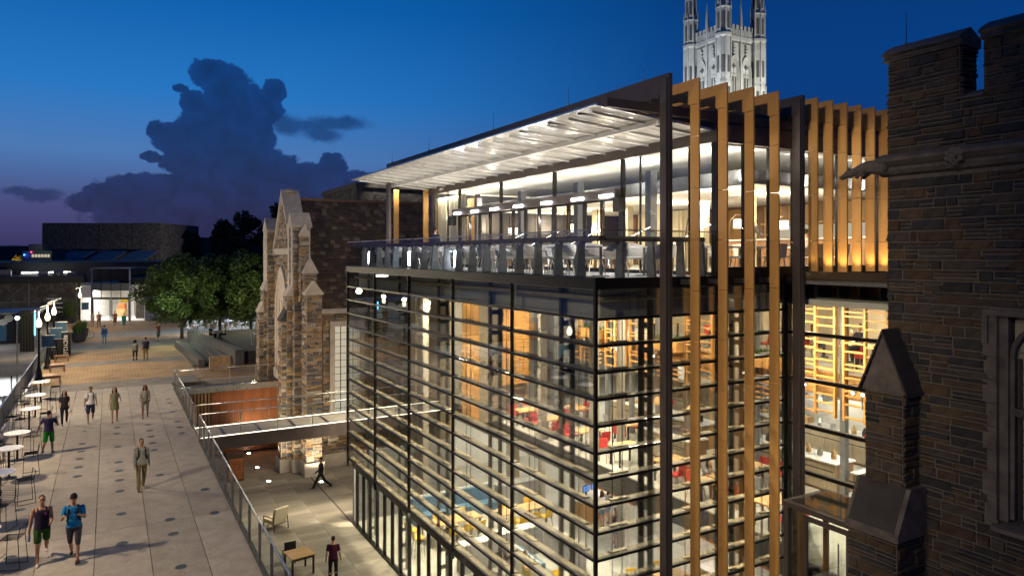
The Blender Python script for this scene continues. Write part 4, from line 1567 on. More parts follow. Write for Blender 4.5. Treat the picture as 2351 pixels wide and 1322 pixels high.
# octagonal corner turrets ending in spires
for sx in (-1, 1):
    for sy in (-1, 1):
        c = (sx * (HW + .35), sy * (HW + .35), 0)
        m = MB().lathe([(1.75, 0), (1.75, 46), (1.6, 47), (1.6, 55.4), (1.85, 55.8), (1.85, 56.3), (1.5, 56.6), (1.5, 61.5), (1.65, 61.8), (1.3, 62.4), (1.2, 66.4), (1.3, 66.7), (.95, 67.2), (.06, 74)], 8, c, rot=math.pi / 8)
        tt = m.build('turret', 'tower_stone', tw)
        m = MB()
        for k in range(8):
            a = 2 * math.pi * k / 8 + math.pi / 8
            for r, z0, z1 in ((1.72, 0, 46.2), (1.62, 46.8, 56.2), (1.52, 56.5, 61.8), (1.24, 62, 66.8)):
                m.tube((c[0] + r * math.cos(a), c[1] + r * math.sin(a), z0), (c[0] + r * math.cos(a), c[1] + r * math.sin(a), z1), .17, n=5)
            m.tube((c[0] + 1.6 * math.cos(a), c[1] + 1.6 * math.sin(a), 61.6), (c[0] + 1.6 * math.cos(a), c[1] + 1.6 * math.sin(a), 63.6), .22, .02, 5)
            m.tube((c[0] + 1.2 * math.cos(a), c[1] + 1.2 * math.sin(a), 66.6), (c[0] + 1.2 * math.cos(a), c[1] + 1.2 * math.sin(a), 68.4), .18, .02, 5)
        m.build('turret_shaft', 'tower_stone', tt)
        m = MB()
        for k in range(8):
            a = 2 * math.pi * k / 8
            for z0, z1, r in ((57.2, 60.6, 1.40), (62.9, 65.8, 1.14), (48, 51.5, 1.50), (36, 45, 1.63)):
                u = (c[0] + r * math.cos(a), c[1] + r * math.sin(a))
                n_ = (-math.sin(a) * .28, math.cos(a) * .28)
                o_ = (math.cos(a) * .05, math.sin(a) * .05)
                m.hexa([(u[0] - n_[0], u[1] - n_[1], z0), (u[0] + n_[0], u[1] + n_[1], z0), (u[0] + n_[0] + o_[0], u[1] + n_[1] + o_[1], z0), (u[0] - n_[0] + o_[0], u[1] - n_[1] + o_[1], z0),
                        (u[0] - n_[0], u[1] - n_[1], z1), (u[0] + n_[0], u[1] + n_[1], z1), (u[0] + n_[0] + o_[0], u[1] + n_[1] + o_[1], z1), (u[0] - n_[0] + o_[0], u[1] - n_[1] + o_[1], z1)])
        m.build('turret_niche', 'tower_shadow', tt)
# ------------------------------------------------------------------ railings and bridge
def glass_rail(name, label, group, p0, p1, h=1.07, step=1.5, z=ZP):
    p0, p1 = Vector(p0), Vector(p1)
    d = p1 - p0
    L_ = d.length
    ang = math.atan2(d.y, d.x)
    t = thing(name, label, 'railing', (p0.x, p0.y, z), ang, group)
    n = max(1, round(L_ / step))
    s_ = L_ / n
    post = MB().box(-.012, .012, -.035, .035, -.12, h - .03).mesh('post', 'steel')
    pane = MB().box(.05, s_ - .05, -.006, .006, .05, h - .08).mesh('glass_panel', 'guard_glass')
    for i in range(n + 1):
        link('post', post, t, (s_ * i, 0, 0))
        if i < n:
            link('glass_panel', pane, t, (s_ * i, 0, 0))
    MB().tube((0, 0, h), (L_, 0, h), .028, n=8).build('handrail', 'steel', t, smooth=True)
    MB().box(0, L_, -.06, .06, .0, .035).build('base_shoe', 'rail_dark', t)
    return t


glass_rail('glass_railing', 'long glass and steel railing along the walkway above the sunken court', None, (-5.93, -12, 0), (-5.93, 19.8, 0))
glass_rail('glass_railing', 'short glass and steel railing between the footbridge and the wooden screen wall', None, (-5.93, 22.1, 0), (-5.93, 33.1, 0))
glass_rail('glass_railing', 'glass railing standing on the steel coping of the wooden wall', None, (-5.9, 33.12, 0), (.1, 33.12, 0), 1.0)
br = thing('footbridge', 'pale footbridge with glowing deck edges leading to the dining hall', 'bridge', (-5.9, 19.9, ZP))
plain('bridge_deck', (.42, .38, .32), .7, 0, .1, 2)
MB().box(0, 10.9, 0, 2.1, -.16, .0).build('deck', 'bridge_deck', br)
MB().box(0, 10.9, -.06, .0, -.52, .02).box(0, 10.9, 2.1, 2.16, -.52, .02).box(0, 10.9, .01, 2.09, -.5, -.17).build('girder', 'frame_metal', br)
for k in range(7):  # dark strips standing in for the cross shadows on the deck
    MB().box(.95 + 1.5 * k, 1.07 + 1.5 * k, .02, 2.08, .002, .012).build('deck_shadow', 'fascia_dark', br)
for y in (.05, 2.05):
    MB().box(0, 10.9, y - .02, y + .02, .03, .06).build('edge_light', 'deck_glow', br)
glass_rail('glass_railing', 'glass railing on the side of the footbridge facing the paved court and its armchair', None, (-5.85, 19.93, 0), (5, 19.93, 0), 1.05, 1.5)
glass_rail('glass_railing', 'glass railing on the side of the footbridge facing the wooden wall', None, (-5.85, 21.97, 0), (5, 21.97, 0), 1.05, 1.5)
# picket railing on the west side
pk = thing('picket_railing', 'dark metal picket railing along the outer edge of the walkway', 'railing', (-13.42, -12, ZP))
pm = MB().box(-.008, .008, -.008, .008, .05, 1.0).mesh('picket', 'grey_steel')
y = 24.0
while y < 64:
    link('picket', pm, pk, (0, y, 0))
    y += .15
for k in range(36):
    MB().box(-.02, .02, 2 * k - .02, 2 * k + .02, -.1, 1.06).build('post', 'grey_steel', pk)
MB().box(-.03, .03, 0, 70, 1.04, 1.09).box(-.015, .015, 0, 70, .05, .08).build('handrail', 'steel', pk)
# stair railing falling away behind it
sr = thing('stair_railing', 'sloping handrail of a stair going down outside the picket railing', 'railing', (-14.3, 24, 3.2))
MB().tube((0, 0, .9), (0, 12, -1.6), .025).tube((0, 0, .45), (0, 12, -2.05), .015).tube((0, 0, .0), (0, 0, .95), .02).tube((0, 6, -1.25), (0, 6, -.35), .02).tube((0, 12, -2.5), (0, 12, -1.6), .02).build('rail', 'grey_steel', sr)

# ------------------------------------------------------------------ bar tables and wire stools
def bar_table(label):
    t = thing('bar_table', label, 'table', group='round bar tables along the walkway')
    MB().lathe([(.40, 1.02), (.43, 1.03), (.43, 1.05), (.40, 1.06)], 28).build('table_top', 'counter_white', t)
    MB().tube((0, 0, .02), (0, 0, 1.02), .038, n=10).build('pedestal', 'black_metal', t)
    MB().lathe([(.24, 0), (.24, .015), (.06, .03)], 20).build('base', 'black_metal', t)
    return t


def bar_stool():
    t = thing('wire_stool', 'thin black wire bar stool', 'stool', group='black wire bar stools')
    m = MB()
    w, dp = .20, .20
    for sx in (-1, 1):
        m.path([(sx * w * 1.15, -dp * 1.2, 0), (sx * w, -dp, .74), (sx * w, dp, .74), (sx * w, dp * 1.25, 1.02)], .0095, 5)
        m.path([(sx * w, dp, .74), (sx * w * 1.15, dp * 1.25, 0)], .0095, 5)
        m.path([(sx * w * 1.15, -dp * 1.2, .012), (sx * w * 1.15, dp * 1.25, .012)], .009, 5)
    m.build('leg_frame', 'black_metal', t)
    m = MB()
    for k in range(9):
        x = -w + 2 * w * k / 8
        m.tube((x, -dp, .745), (x, dp, .745), .006, n=5)
    m.tube((-w, -dp, .745), (w, -dp, .745), .009, n=5).tube((-w, dp, .745), (w, dp, .745), .009, n=5)
    m.build('seat', 'black_metal', t)
    m = MB().tube((-w, dp * 1.25, 1.02), (w, dp * 1.25, 1.02), .0095, n=5)
    for k in range(1, 6):
        m.tube((-w, dp + .05 * k / 6, .74 + .28 * k / 6), (w, dp + .05 * k / 6, .74 + .28 * k / 6), .006, n=5)
    m.build('backrest', 'black_metal', t)
    MB().tube((-w * 1.08, -dp * 1.1, .28), (w * 1.08, -dp * 1.1, .28), .009, n=5).build('footrest', 'black_metal', t)
    return t


random.seed(21)
tb0, sb0 = bar_table('x'), bar_stool()
TB = [(-12.40, 32.5, 'second lamp post'), (-12.33, 28.4, ''), (-12.29, 24.9, ''), (-12.27, 20.1, ''), (-12.28, 17.6, ''), (-12.2, 14.4, ''), (-12.0, 9.0, ''), (-12.3, 11.6, '')]
LABT = ['white round bar table beside the brick paving', 'white round bar table second from the brick paving', 'white round bar table behind the man on the phone',
        'white round bar table beside the man in green shorts', 'white round bar table with a stool turned away from it', 'white round bar table casting a dark round shadow',
        'white round bar table beside the pair of walking men', 'white round bar table behind the man in the tank top']
for i, (x, y, _) in enumerate(TB):
    o = tb0 if i == 0 else copy_tree(tb0)
    o.location = (x, y, ZP)
    o['label'] = LABT[i]
    for k, a in enumerate((20, 150, 265)):
        a = a + random.uniform(-30, 30)
        s_ = sb0 if i == 0 and k == 0 else copy_tree(sb0)
        r_ = .66
        s_.location = (x + r_ * math.cos(rad(a)), y + r_ * math.sin(rad(a)), ZP)
        s_.rotation_euler = (0, 0, rad(a - 90 + random.uniform(-20, 20)))
        s_['label'] = 'black wire bar stool at the ' + LABT[i].replace('white round ', '')

# ------------------------------------------------------------------ street lamps, benches, bins
def street_lamp():
    t = thing('street_lamp', 'x', 'street lamp', group='black lamp posts with acorn globes')
    MB().lathe([(.24, 0), (.24, .12), (.19, .2), (.17, .5), (.10, .75), (.075, .9), (.065, 1.2), (.055, 3.0), (.075, 3.05), (.06, 3.1), (.11, 3.22), (.12, 3.28)], 14).build('post', 'black_metal', t, smooth=True)
    MB().lathe([(.09, 3.28), (.15, 3.42), (.16, 3.54), (.12, 3.68), (.05, 3.82)], 14).build('globe', 'lamp_glow', t, smooth=True)
    MB().lathe([(.06, 3.8), (.035, 3.86), (.03, 4.3), (.0, 4.34)], 8).build('finial', 'white_paint', t)
    MB().bar((-.4, 0, 4.2), (.5, 0, 4.52), .02, .035).build('top_arm', 'white_paint', t)
    MB().tube((0, 0, 2.75), (.86, 0, 2.75), .02, n=6).tube((0, 0, 2.0), (.86, 0, 2.0), .02, n=6).build('banner_arm', 'white_paint', t)
    MB().box(.14, .80, -.008, .008, 2.02, 2.73).build('banner', 'fabric_blue', t)
    return t


emit('lamp_glow', (1, .84, .58), 5)
LP = [(-13.04, 40.3, 'black lamp post with globe at the corner of the brick paving and bar tables'), (-12.9, 45.26, 'black lamp post with globe and navy banner between two wooden benches'),
      (-12.82, 50.3, 'black lamp post with globe and navy banner beside the recycling bin'), (-11.9, 74.3, 'black lamp post with globe in front of the far glass entrance'),
      (-14.6, 8.5, 'black lamp post with globe outside the picket rail near the two walking men'), (-14.6, 22.5, 'black lamp post with globe outside the picket rail near the man on the phone')]
l0 = street_lamp()
for i, (x, y, lb) in enumerate(LP):
    o = l0 if i == 0 else copy_tree(l0)
    o.location = (x, y, ZP if i < 4 else 3.9)
    o['label'] = lb
    lamp('lamp_light', 'POINT', (x, y, (ZP if i < 4 else 3.9) + 3.9), 900 if i < 4 else 0.1, (1, .80, .52), .15)
pl_ = thing('light_pole', 'tall slim grey pole with a glaring floodlight head at the picket rail', 'street lamp', (-13.7, 35.4, ZP))
MB().tube((0, 0, -3), (0, 0, 4.2), .055, .045, 10).build('pole', 'grey_steel', pl_)
MB().box(-.12, .12, -.1, .1, 4.2, 4.34).build('head', 'grey_steel', pl_)
MB().ball((.02, -.1, 4.27), .1).build('lens', 'lamp_cool', pl_)
def bench(lb):
    t = thing('wooden_bench', lb, 'bench', group='small wooden benches by the lamp posts')
    for k in range(4):
        MB().box(-.45, .45, -.26 + .133 * k, -.14 + .133 * k, .42, .47).build('seat_slat', 'bench_wood', t)
    for sx in (-1, 1):
        for sy in (-1, 1):
            MB().box(sx * .4 - .04, sx * .4 + .04, sy * .2 - .04, sy * .2 + .04, 0, .42).build('leg', 'bench_wood', t)
    MB().box(-.4, .4, -.02, .02, .3, .38).build('stretcher', 'bench_wood', t)
    return t


b0 = bench('x')
for i, (y, lb) in enumerate(((38.6, 'low slatted wooden bench beside the end bar table'), (43.5, 'low slatted wooden bench, middle one of the three by the lamp posts'), (48.5, 'low slatted wooden bench in front of the recycling bin'))):
    o = b0 if i == 0 else copy_tree(b0)
    o.location = (-12.25, y, ZP)
    o['label'] = lb


def letters(txt, size, loc, rot, mat, parent, name='lettering', depth=.004, align='CENTER', sy=1.0):
    cu = bpy.data.curves.new(name, 'FONT')
    cu.body = txt
    cu.size = size
    cu.extrude = depth
    cu.align_x = align
    cu.align_y = 'CENTER'
    cu.materials.append(M[mat])
    o = bpy.data.objects.new(name, cu)
    COL.objects.link(o)
    o.parent = parent
    o.location = loc
    o.rotation_euler = rot
    o.scale = (1, sy, 1)
    return o


rc = thing('recycling_bin', 'tall dark recycling bin with white vertical lettering', 'bin', (-12.55, 51.8, ZP))
MB().box(-.75, .75, -.35, .35, .05, 1.75).box(-.7, .7, -.3, .3, 0, .05).box(-.8, .8, -.4, .4, 1.75, 1.82).build('cabinet', 'dark_metal', rc)
MB().box(.08, .7, -.37, -.351, .15, 1.65).box(-.7, -.08, -.37, -.351, .15, 1.65).build('door_panel', 'black_metal', rc)
letters('RECYCLE', .36, (.40, -.376, .9), (rad(90), rad(90), 0), 'paper_white', rc)
letters('WASTE', .26, (-.40, -.376, .9), (rad(90), rad(90), 0), 'paper_white', rc)
# planters
def grass_planter(nm, lb, loc, h, r, mat):
    t = thing(nm, lb, 'planter', loc)
    MB().lathe([(r * .7, 0), (r, .1), (r * 1.08, .75), (r * 1.15, .8), (r, .8), (r * .95, .72)], 18).build('pot', 'slate_dark', t)
    m = MB()
    for k in range(260):
        a, q = random.uniform(0, 6.28), r * random.random() ** .5 * .8
        l = h * random.uniform(.6, 1.1)
        sp = random.uniform(.1, .6)
        p = Vector((q * math.cos(a), q * math.sin(a), .72))
        tip = p + Vector((math.cos(a) * sp * l * .7, math.sin(a) * sp * l * .7, l))
        s_ = Vector((-math.sin(a), math.cos(a), 0)) * .02
        mid = (p + tip) / 2 + Vector((0, 0, .08 * l))
        m.quad([p - s_, p + s_, mid + s_ * .8, mid - s_ * .8]).quad([mid - s_ * .8, mid + s_ * .8, tip])
    m.build('foliage', mat, t, fix=False)
    return t


random.seed(31)
grass_planter('grass_planter', 'round dark planter of arching grass at the edge of the promenade', (-11.6, 61.8, ZP), .9, .55, 'leaf_mid')
grass_planter('grass_planter', 'round dark planter of arching grass beside the far lamp post', (-11.5, 66.0, ZP), .9, .5, 'leaf_mid')
grass_planter('boxwood_planter', 'planter with a bright green bush below the stone wall', (-13.2, 82.6, ZP), 2.2, .8, 'leaf_mid')
bk = thing('bicycle', 'black bicycle parked beside the grass planters', 'bicycle', (-11.3, 64.2, ZP), rad(10))
for x in (-.52, .52):
    m = MB()
    for k in range(20):
        a, b = 2 * math.pi * k / 20, 2 * math.pi * (k + 1) / 20
        m.tube((x + .33 * math.cos(a), 0, .34 + .33 * math.sin(a)), (x + .33 * math.cos(b), 0, .34 + .33 * math.sin(b)), .02, n=5)
    m.build('wheel', 'rubber_black', bk)
MB().path([(-.52, 0, .34), (-.1, 0, .3), (.38, 0, .85), (-.2, 0, .8), (-.1, 0, .3)], .018, 6).path([(.52, 0, .34), (.40, 0, .95)], .018, 6).path([(-.52, 0, .34), (-.2, 0, .8)], .014, 6).build('frame', 'dark_metal', bk)
MB().box(-.34, -.1, -.07, .07, .9, .95).tube((-.2, 0, .8), (-.22, 0, .92), .014).build('saddle', 'rubber_black', bk)
MB().tube((.38, -.26, 1.0), (.38, .26, 1.0), .015).build('handlebar', 'rubber_black', bk)
tt_ = thing('light_totem', 'dark slatted totem with a glowing cyan strip beside the lower plaza', 'totem', (-15.0, 57.0, ZP - 1))
for k in range(5):
    MB().box(-.5 + .2 * k, -.36 + .2 * k, -.3, .3, 0, 4.3).build('slat', 'black_metal', tt_)
MB().box(-.5, .44, -.2, .2, 0, 4.2).build('core', 'slate_dark', tt_)
MB().box(.46, .54, -.2, -.05, 2.2, 4.0).build('light_strip', 'cyan_lamp', tt_)
lamp('cyan_light', 'SPOT', (-14.3, 56.5, 7.2), 260, (.1, .6, 1), .2, target=(-8, 54.0, 4.2), spot=55)

# ------------------------------------------------------------------ lower street with shops at the west edge
sh = thing('lower_shop', 'brightly lit shop front under the upper plaza, seen through the picket railing', 'shop', (-13.5, 50, 0))
MB().box(-18, 0, .3, .5, 0, 4.1).build('back_wall', 'tile_white', sh)
MB().box(-18, 0, -.6, .6, 3.3, 4.1).build('lintel', 'grey_steel', sh)
for k in range(9):
    MB().box(-17.9 + 2 * k, -17.8 + 2 * k, -.55, -.45, 0, 3.3).build('mullion', 'dark_metal', sh)
    MB().box(-17.8 + 2 * k, -15.9 + 2 * k, -.51, -.49, .1, 3.3).build('pane', 'clear_glass', sh)
random.seed(4)
for k in range(26):
    x = -17 + random.uniform(0, 16)
    h = random.uniform(.2, .9)
    z = random.choice((.3, 1.1, 1.9))
    MB().box(x, x + random.uniform(.2, .7), -.1, .25, z, z + h * .7).build('display_item', random.choice(['fabric_red', 'fabric_blue', 'plastic_yellow', 'oak', 'dark_metal', 'paper_white', 'green_leaf_planter']), sh)
for z in (.25, 1.05, 1.85):
    MB().box(-18, 0, -.15, .29, z, z + .05).build('shelf', 'white_paint', sh)
lamp('shop_light', 'AREA', (-16, 48.6, 3.1), 420, (.95, .96, 1), 3, 1.0)
lamp('shop_light', 'AREA', (-22, 48.6, 3.1), 420, (.95, .96, 1), 3, 1.0)
lamp('street_light', 'AREA', (-18, 40, 6), 120, (.95, .96, 1), 1.5)
# canopy shelter with posters on the lower plaza
cs = thing('bus_shelter', 'low shelter with pale flat roof and colourful poster wall', 'shelter', (-22.5, 61, ZP - .3))
MB().box(-6, 8.2, -2, 3, 3.1, 3.3).build('roof', 'grey_steel', cs)
MB().box(-6, 7, 2.8, 3.0, 0, 3.1).build('back_wall', 'dark_metal', cs)
for x in (-4, 2, 7.9):
    MB().box(x - .08, x + .08, -1.8, -1.6, 0, 3.1).build('post', 'grey_steel', cs)
MB().box(3.4, 5.4, 2.7, 2.78, .5, 2.0).build('poster', 'fabric_blue', cs)
m = MB()
for k in range(9):
    m.ball((2.2 + .42 * k, 2.72, 2.25 + .25 * math.sin(k * 1.7)), .34, 8, 5, 0, (1, .1, 1))
m.build('cloud_emblem', 'paper_white', cs)
lamp('shelter_light', 'AREA', (-19, 60.5, 6.7), 70, (.8, .9, 1), 2, .5)

# ------------------------------------------------------------------ far student centre
fc = thing('student_centre', 'low dark student centre with rough panel walls and stacked flat roofs', 'building', (-9, 84, ZP))
MB().box(-12.2, -3.2, 1.2, 2.0, 0, 4.5).build('wall', 'aggregate_wall', fc)
MB().box(-30, -12.25, 5, 6, 0, 2.6).build('wall', 'aggregate_wall', fc)
for x in (-12.0, -8.2, -3.6):
    MB().box(x - .06, x + .06, 1.12, 1.2, 0, 4.5).build('wall_joint', 'grey_steel', fc)
MB().box(-11.6, -3.9, 1.13, 1.2, 2.35, 2.45).build('wall_joint', 'grey_steel', fc)
MB().box(-34, -2.9, .8, 24, 4.5, 5.3).build('roof', 'dark_roof', fc)
MB().box(-32, 24, 10, 40, 0, 6.8).build('roof_block', 'dark_roof', fc)
MB().box(-34, -11, 8, 30, 5.3, 6.1).build('roof_block', 'dark_roof', fc)
MB().box(2.6, 22, 1, 20, 0, 4.3).build('wall', 'aggregate_wall', fc)
MB().box(2.2, 22.5, .7, 20, 4.3, 4.9).build('roof', 'dark_roof', fc)
for x0, x1, z in ((-20.5, -15.8, 5.5), (-9.5, -4.4, 5.5)):
    MB().box(x0, x1, 7.8, 7.95, z, z + .14).build('strip_light', 'lamp_white', fc)
MB().box(-16.5, -14.8, .6, .75, 4.62, 4.9).build('strip_light', 'lamp_white', fc)
for x, w in ((-11.5, 1.4), (-7.5, 1.0), (-4.6, .8)):
    MB().box(x, x + w, 3, 4.2, 5.3, 5.3 + w * .5).build('roof_unit', 'grey_steel', fc)
MB().lathe([(.5, 0), (.55, .4), (.3, .6)], 10, (-5.4, 1.9, 5.3)).build('roof_vent', 'grey_steel', fc)
# the glazed entrance
ge_ = thing('glass_entrance_tower', 'square glass entrance tower with double doors and a bright lobby behind', 'entrance', (-11.0, 84.6, ZP), rad(-29.6))
for x in (0, 4.5):
    MB().box(x - .09, x + .09, -.1, .1, 0, 6.1).build('post', 'steel', ge_)
MB().box(-.12, 4.62, -.12, 4, 6.1, 6.22).build('roof', 'grey_steel', ge_)
MB().box(.1, 4.4, -.06, .06, 2.6, 2.74).box(.1, 4.4, -.06, .06, 3.55, 3.62).box(.1, 4.4, -.05, .05, 4.75, 4.8).build('transom', 'dark_metal', ge_)
MB().box(.1, 4.4, .05, .4, 3.62, 4.4).build('spandrel', 'grey_steel', ge_)
for x in (1.1, 2.25, 3.4):
    MB().box(x - .025, x + .025, -.03, .03, 2.74, 6.1).build('mullion', 'dark_metal', ge_)
for x0 in (.1, 2.3):
    d = MB().box(x0, x0 + .08, -.04, .04, 0, 2.6).box(x0 + 2.0, x0 + 2.08, -.04, .04, 0, 2.6).box(x0 + .08, x0 + 2.0, -.039, .039, 2.5, 2.6).build('door', 'dark_metal', ge_)
    MB().box(x0 + .08, x0 + 2.0, -.008, .008, .05, 2.5).build('door_glass', 'clear_glass', d)
for i in range(4):
    for z0, z1 in ((2.74, 3.55), (3.62, 4.75), (4.8, 6.1)):
        MB().box(.12 + 1.12 * i, 1.08 + 1.12 * i, -.008, .008, z0, z1).build('pane', 'clear_glass', ge_)
MB().box(-1.6, 6.0, 8.5, 8.7, 0, 3.55).build('lobby_wall', 'tile_white', ge_)
MB().box(-1.6, 6.0, .2, 8.5, 3.56, 3.62).build('lobby_ceiling', 'ceiling_white', ge_)
MB().box(-1.6, 6.0, .0, 8.5, -.03, .01).build('lobby_floor', 'tile_white', ge_)
MB().box(-1.7, -1.6, .3, 8.6, 0, 4.4).box(6.0, 6.1, .3, 8.6, 0, 4.4).build('lobby_wall', 'tile_white', ge_)
MB().box(-1.7, -.1, .1, .3, 2.7, 4.2).box(4.6, 6.4, .1, .3, 2.7, 4.2).build('white_wall', 'white_paint', ge_)
for x, w, h, z, mt in ((-1.2, .9, .6, 2.0, 'plastic_yellow'), (.4, .6, .4, 2.9, 'plastic_yellow'), (1.9, 2.4, .3, 2.65, 'oak'), (2.0, .6, .4, 3.0, 'fabric_red'), (3.2, .8, .35, 3.0, 'green_leaf_planter'), (-.3, .6, .5, 2.6, 'green_leaf_planter'), (4.8, .7, .9, 1.2, 'fabric_blue')):
    MB().box(x, x + w, 8.3, 8.48, z - .4, z + h - .4).build('wall_board', mt, ge_)
for x, mt in ((.5, 'cedar'), (2.9, 'fabric_grey')):
    MB().box(x, x + 1.0, 4.2, 5.0, 0, 1.0).build('counter', 'oak', ge_)
    MB().box(x - .05, x + .8, 4.6, 5.2, 1.0, 1.7).build('display', mt, ge_)
lamp('lobby_light', 'AREA', (-8.0, 86.5, 7.6), 420, (1, .96, .9), 3)
lamp('lobby_light', 'AREA', (-5.5, 85.5, 7.6), 240, (1, .96, .9), 2)
lamp('lobby_light', 'AREA', (-11.2, 88.0, 7.6), 240, (1, .96, .9), 2)
# stepped kiosk roofs beside the entrance
for k in range(4):
    MB().box(-2.6 + .25 * k, -1.5 + .25 * k, -3 - .8 * k, -2.2 - .8 * k, 1.2 + .55 * k, 1.28 + .55 * k).build('awning', 'white_paint', ge_)
# big dark cube of a theatre on the skyline
tc_ = thing('theatre_block', 'large dark textured theatre block on the skyline with faint panel joints', 'building', (-21.5, 166, 0), rad(-29.6))
MB().box(0, 25, 0, 18, 0, 18.6).build('wall', 'theatre_wall' if 'theatre_wall' in M else 'aggregate_wall', tc_)
for x in (1.2, 6.2, 7.3, 12.2, 13.4, 18.2, 19.2, 24):
    MB().box(x - .05, x + .05, -.06, 0, 0, 18.55).build('panel_joint', 'limestone_dark', tc_)
for x0, x1 in ((1.3, 6.1), (7.4, 12.1), (13.5, 18.1), (19.3, 23.9)):
    MB().box(x0, x1, -.05, 0, 16.2, 16.28).build('panel_joint', 'limestone_dark', tc_)
for k in range(3):
    MB().hexa([(6.5 + 6.5 * k, -6, 10.9), (11.8 + 6.5 * k, -6, 10.9), (13 + 6.5 * k, -3, 12.6), (8 + 6.5 * k, -3, 12.6), (6.5 + 6.5 * k, -6, 11.0), (11.8 + 6.5 * k, -6, 11.0), (13 + 6.5 * k, -3, 12.7), (8 + 6.5 * k, -3, 12.7)]).build('skylight', 'fabric_blue', tc_)
MB().box(-14, 26, -14, -.2, 0, 10.6).build('podium', 'dark_roof', tc_)
lamp('theatre_flood', 'SPOT', (12, 128, 10.8), 9000, (1, .9, .75), .3, target=(-2, 153.5, 17), spot=40, blend=.3)
sb = thing('service_building', 'small pale building with a row of lit windows and a blue beacon', 'building', (-22.5, 138, 0), rad(-29.6))
MB().box(0, 5.2, 0, 4, 0, 12.6).box(1, 3.4, 0.2, 3, 12.6, 13.8).build('wall', 'limestone_dark', sb)
for k in range(6):
    MB().box(1.7 + .55 * k, 2.1 + .55 * k, -.06, 0, 11.5, 12.0).build('window', 'lit_room', sb)
MB().ball((.5, -.2, 11.9), .12).build('beacon', 'blue_lamp', sb)
MB().ball((1.7, -.2, 12.4), .09).build('warning_light', 'red_lamp', sb)
lamp('beacon_light', 'POINT', (-21.9, 137, 11.9), 15, (.02, .1, 1), .2)
lamp('wall_wash', 'POINT', (-20.0, 134, 13.2), 60, (.7, 1, .9), .2)

# ------------------------------------------------------------------ trees
def tree(name, label, group, loc, h, crown_r, crown_h, crown_z, n, mat, size, trunk_r=.16, cone=False, seed=1):
    rnd = random.Random(seed)
    t = thing(name, label, 'tree', loc, rnd.uniform(0, 6), group)
    m = MB()
    m.tube((0, 0, -.1), (.05, 0, crown_z), trunk_r, trunk_r * .75, 8)
    m.tube((.05, 0, crown_z), (0, .05, h * .86), trunk_r * .75, trunk_r * .2, 7)
    clumps = []
    nb = 26 if not cone else 34
    for k in range(nb):
        a = k * 2.399 + rnd.uniform(-.3, .3)
        f = (k + .5) / nb
        z = crown_z + crown_h * f
        prof_ = math.sin(math.pi * min(1, .14 + f * .84)) ** .6 if not cone else (1 - f) ** .8 + .08
        r = crown_r * prof_ * rnd.uniform(.3, 1.08)
        p = Vector((r * math.cos(a), r * math.sin(a), z))
        clumps.append((p, crown_r * rnd.uniform(.17, .42) * (1 if not cone else .8)))
        st = Vector((0, 0, max(crown_z * .9, z - r * .7)))
        m.tube(st, p, trunk_r * .3, .02, 5)
    m.build('trunk', 'bark', t)
    V, Fc = [], []
    for k in range(n):
        c, r = clumps[rnd.randrange(nb)]
        d = Vector((rnd.gauss(0, 1), rnd.gauss(0, 1), rnd.gauss(0, .8))).normalized() * r * rnd.random() ** .45
        p = c + d
        u = Vector((rnd.gauss(0, 1), rnd.gauss(0, 1), rnd.gauss(0, .6))).normalized()
        w = u.cross(Vector((rnd.gauss(0, 1), rnd.gauss(0, 1), rnd.gauss(0, 1)))).normalized()
        s_ = size * rnd.uniform(.6, 1.3)
        b = len(V)
        V += [tuple(p - u * s_), tuple(p + w * s_ * .5), tuple(p + u * s_), tuple(p - w * s_ * .5)]
        Fc.append((b, b + 1, b + 2, b + 3))
    me = bpy.data.meshes.new('crown')
    me.from_pydata(V, [], Fc)
    me.materials.append(M[mat])
    link('crown', me, t)
    return t


G1 = 'round leafy trees beside the promenade'
tree('shade_tree', 'round leafy tree standing alone beside the promenade steps', G1, (-3.4, 59.5, ZP), 7.4, 3.3, 5.2, 1.9, 15000, 'leaf_mid', .16, seed=3)
tree('shade_tree', 'round leafy tree behind the two seated people', G1, (.3, 62.8, ZP), 7.6, 3.0, 5.4, 1.9, 12000, 'leaf_mid', .16, seed=5)
tree('shade_tree', 'round leafy tree partly hidden by the gothic hall gable', G1, (2.9, 60.8, ZP), 7.9, 3.3, 5.6, 1.8, 14000, 'leaf_mid', .16, seed=8)
G2 = 'dark tall trees on the skyline'
LT = ['tall dark pine with layered boughs beside the theatre block', 'tall dark pine between the theatre block and the gothic hall', 'dark broad tree rising highest behind the shade trees', 'dark ragged pine close behind the hall gable', 'dark evergreen at the foot of the theatre block', 'dark low tree filling the gap beneath the pines', 'dark slender pine at the end of the skyline trees']
for i, (x, y, h, r) in enumerate(((4.0, 128, 15.5, 4.6), (8.6, 124, 17.5, 4.8), (13.0, 122, 19.0, 5.2), (17.5, 119, 20.5, 5.0), (1.2, 122, 11.5, 4.2), (9.5, 112, 11, 5.5), (20.5, 124, 19, 4.6))):
    tree('pine_tree', LT[i], G2, (x, y, 0), h, r, h * .72, h * .26, 6500, 'leaf_dark', .42, .3, i in (0, 1, 3, 6), seed=20 + i)
for i, (x, y, h) in enumerate(((-37, 232, 10), (-31, 228, 11.5), (-24.5, 226, 15))):
    tree('street_tree', ['golden lamplit tree at the edge of the far woods', 'golden lamplit tree above the pale service building roof', 'tallest golden lamplit tree against the theatre block'][i], 'golden trees under far street lamps', (x, y, 0), h, 3.6, h * .6, h * .36, 2500, 'leaf_lamplit', .5, .2, seed=40 + i)
    lamp('far_street_light', 'POINT', (x + 2, y - 7, h * .8), 1600, (1, .7, .25), .3)
lamp('tree_fill', 'POINT', (-4.6, 53.5, 7.6), 380, (.85, 1, .7), .2)  # added fill points brightening the tree crowns, no fixtures
lamp('tree_fill', 'POINT', (2.2, 54.5, 7.9), 480, (1, .9, .6), .2)
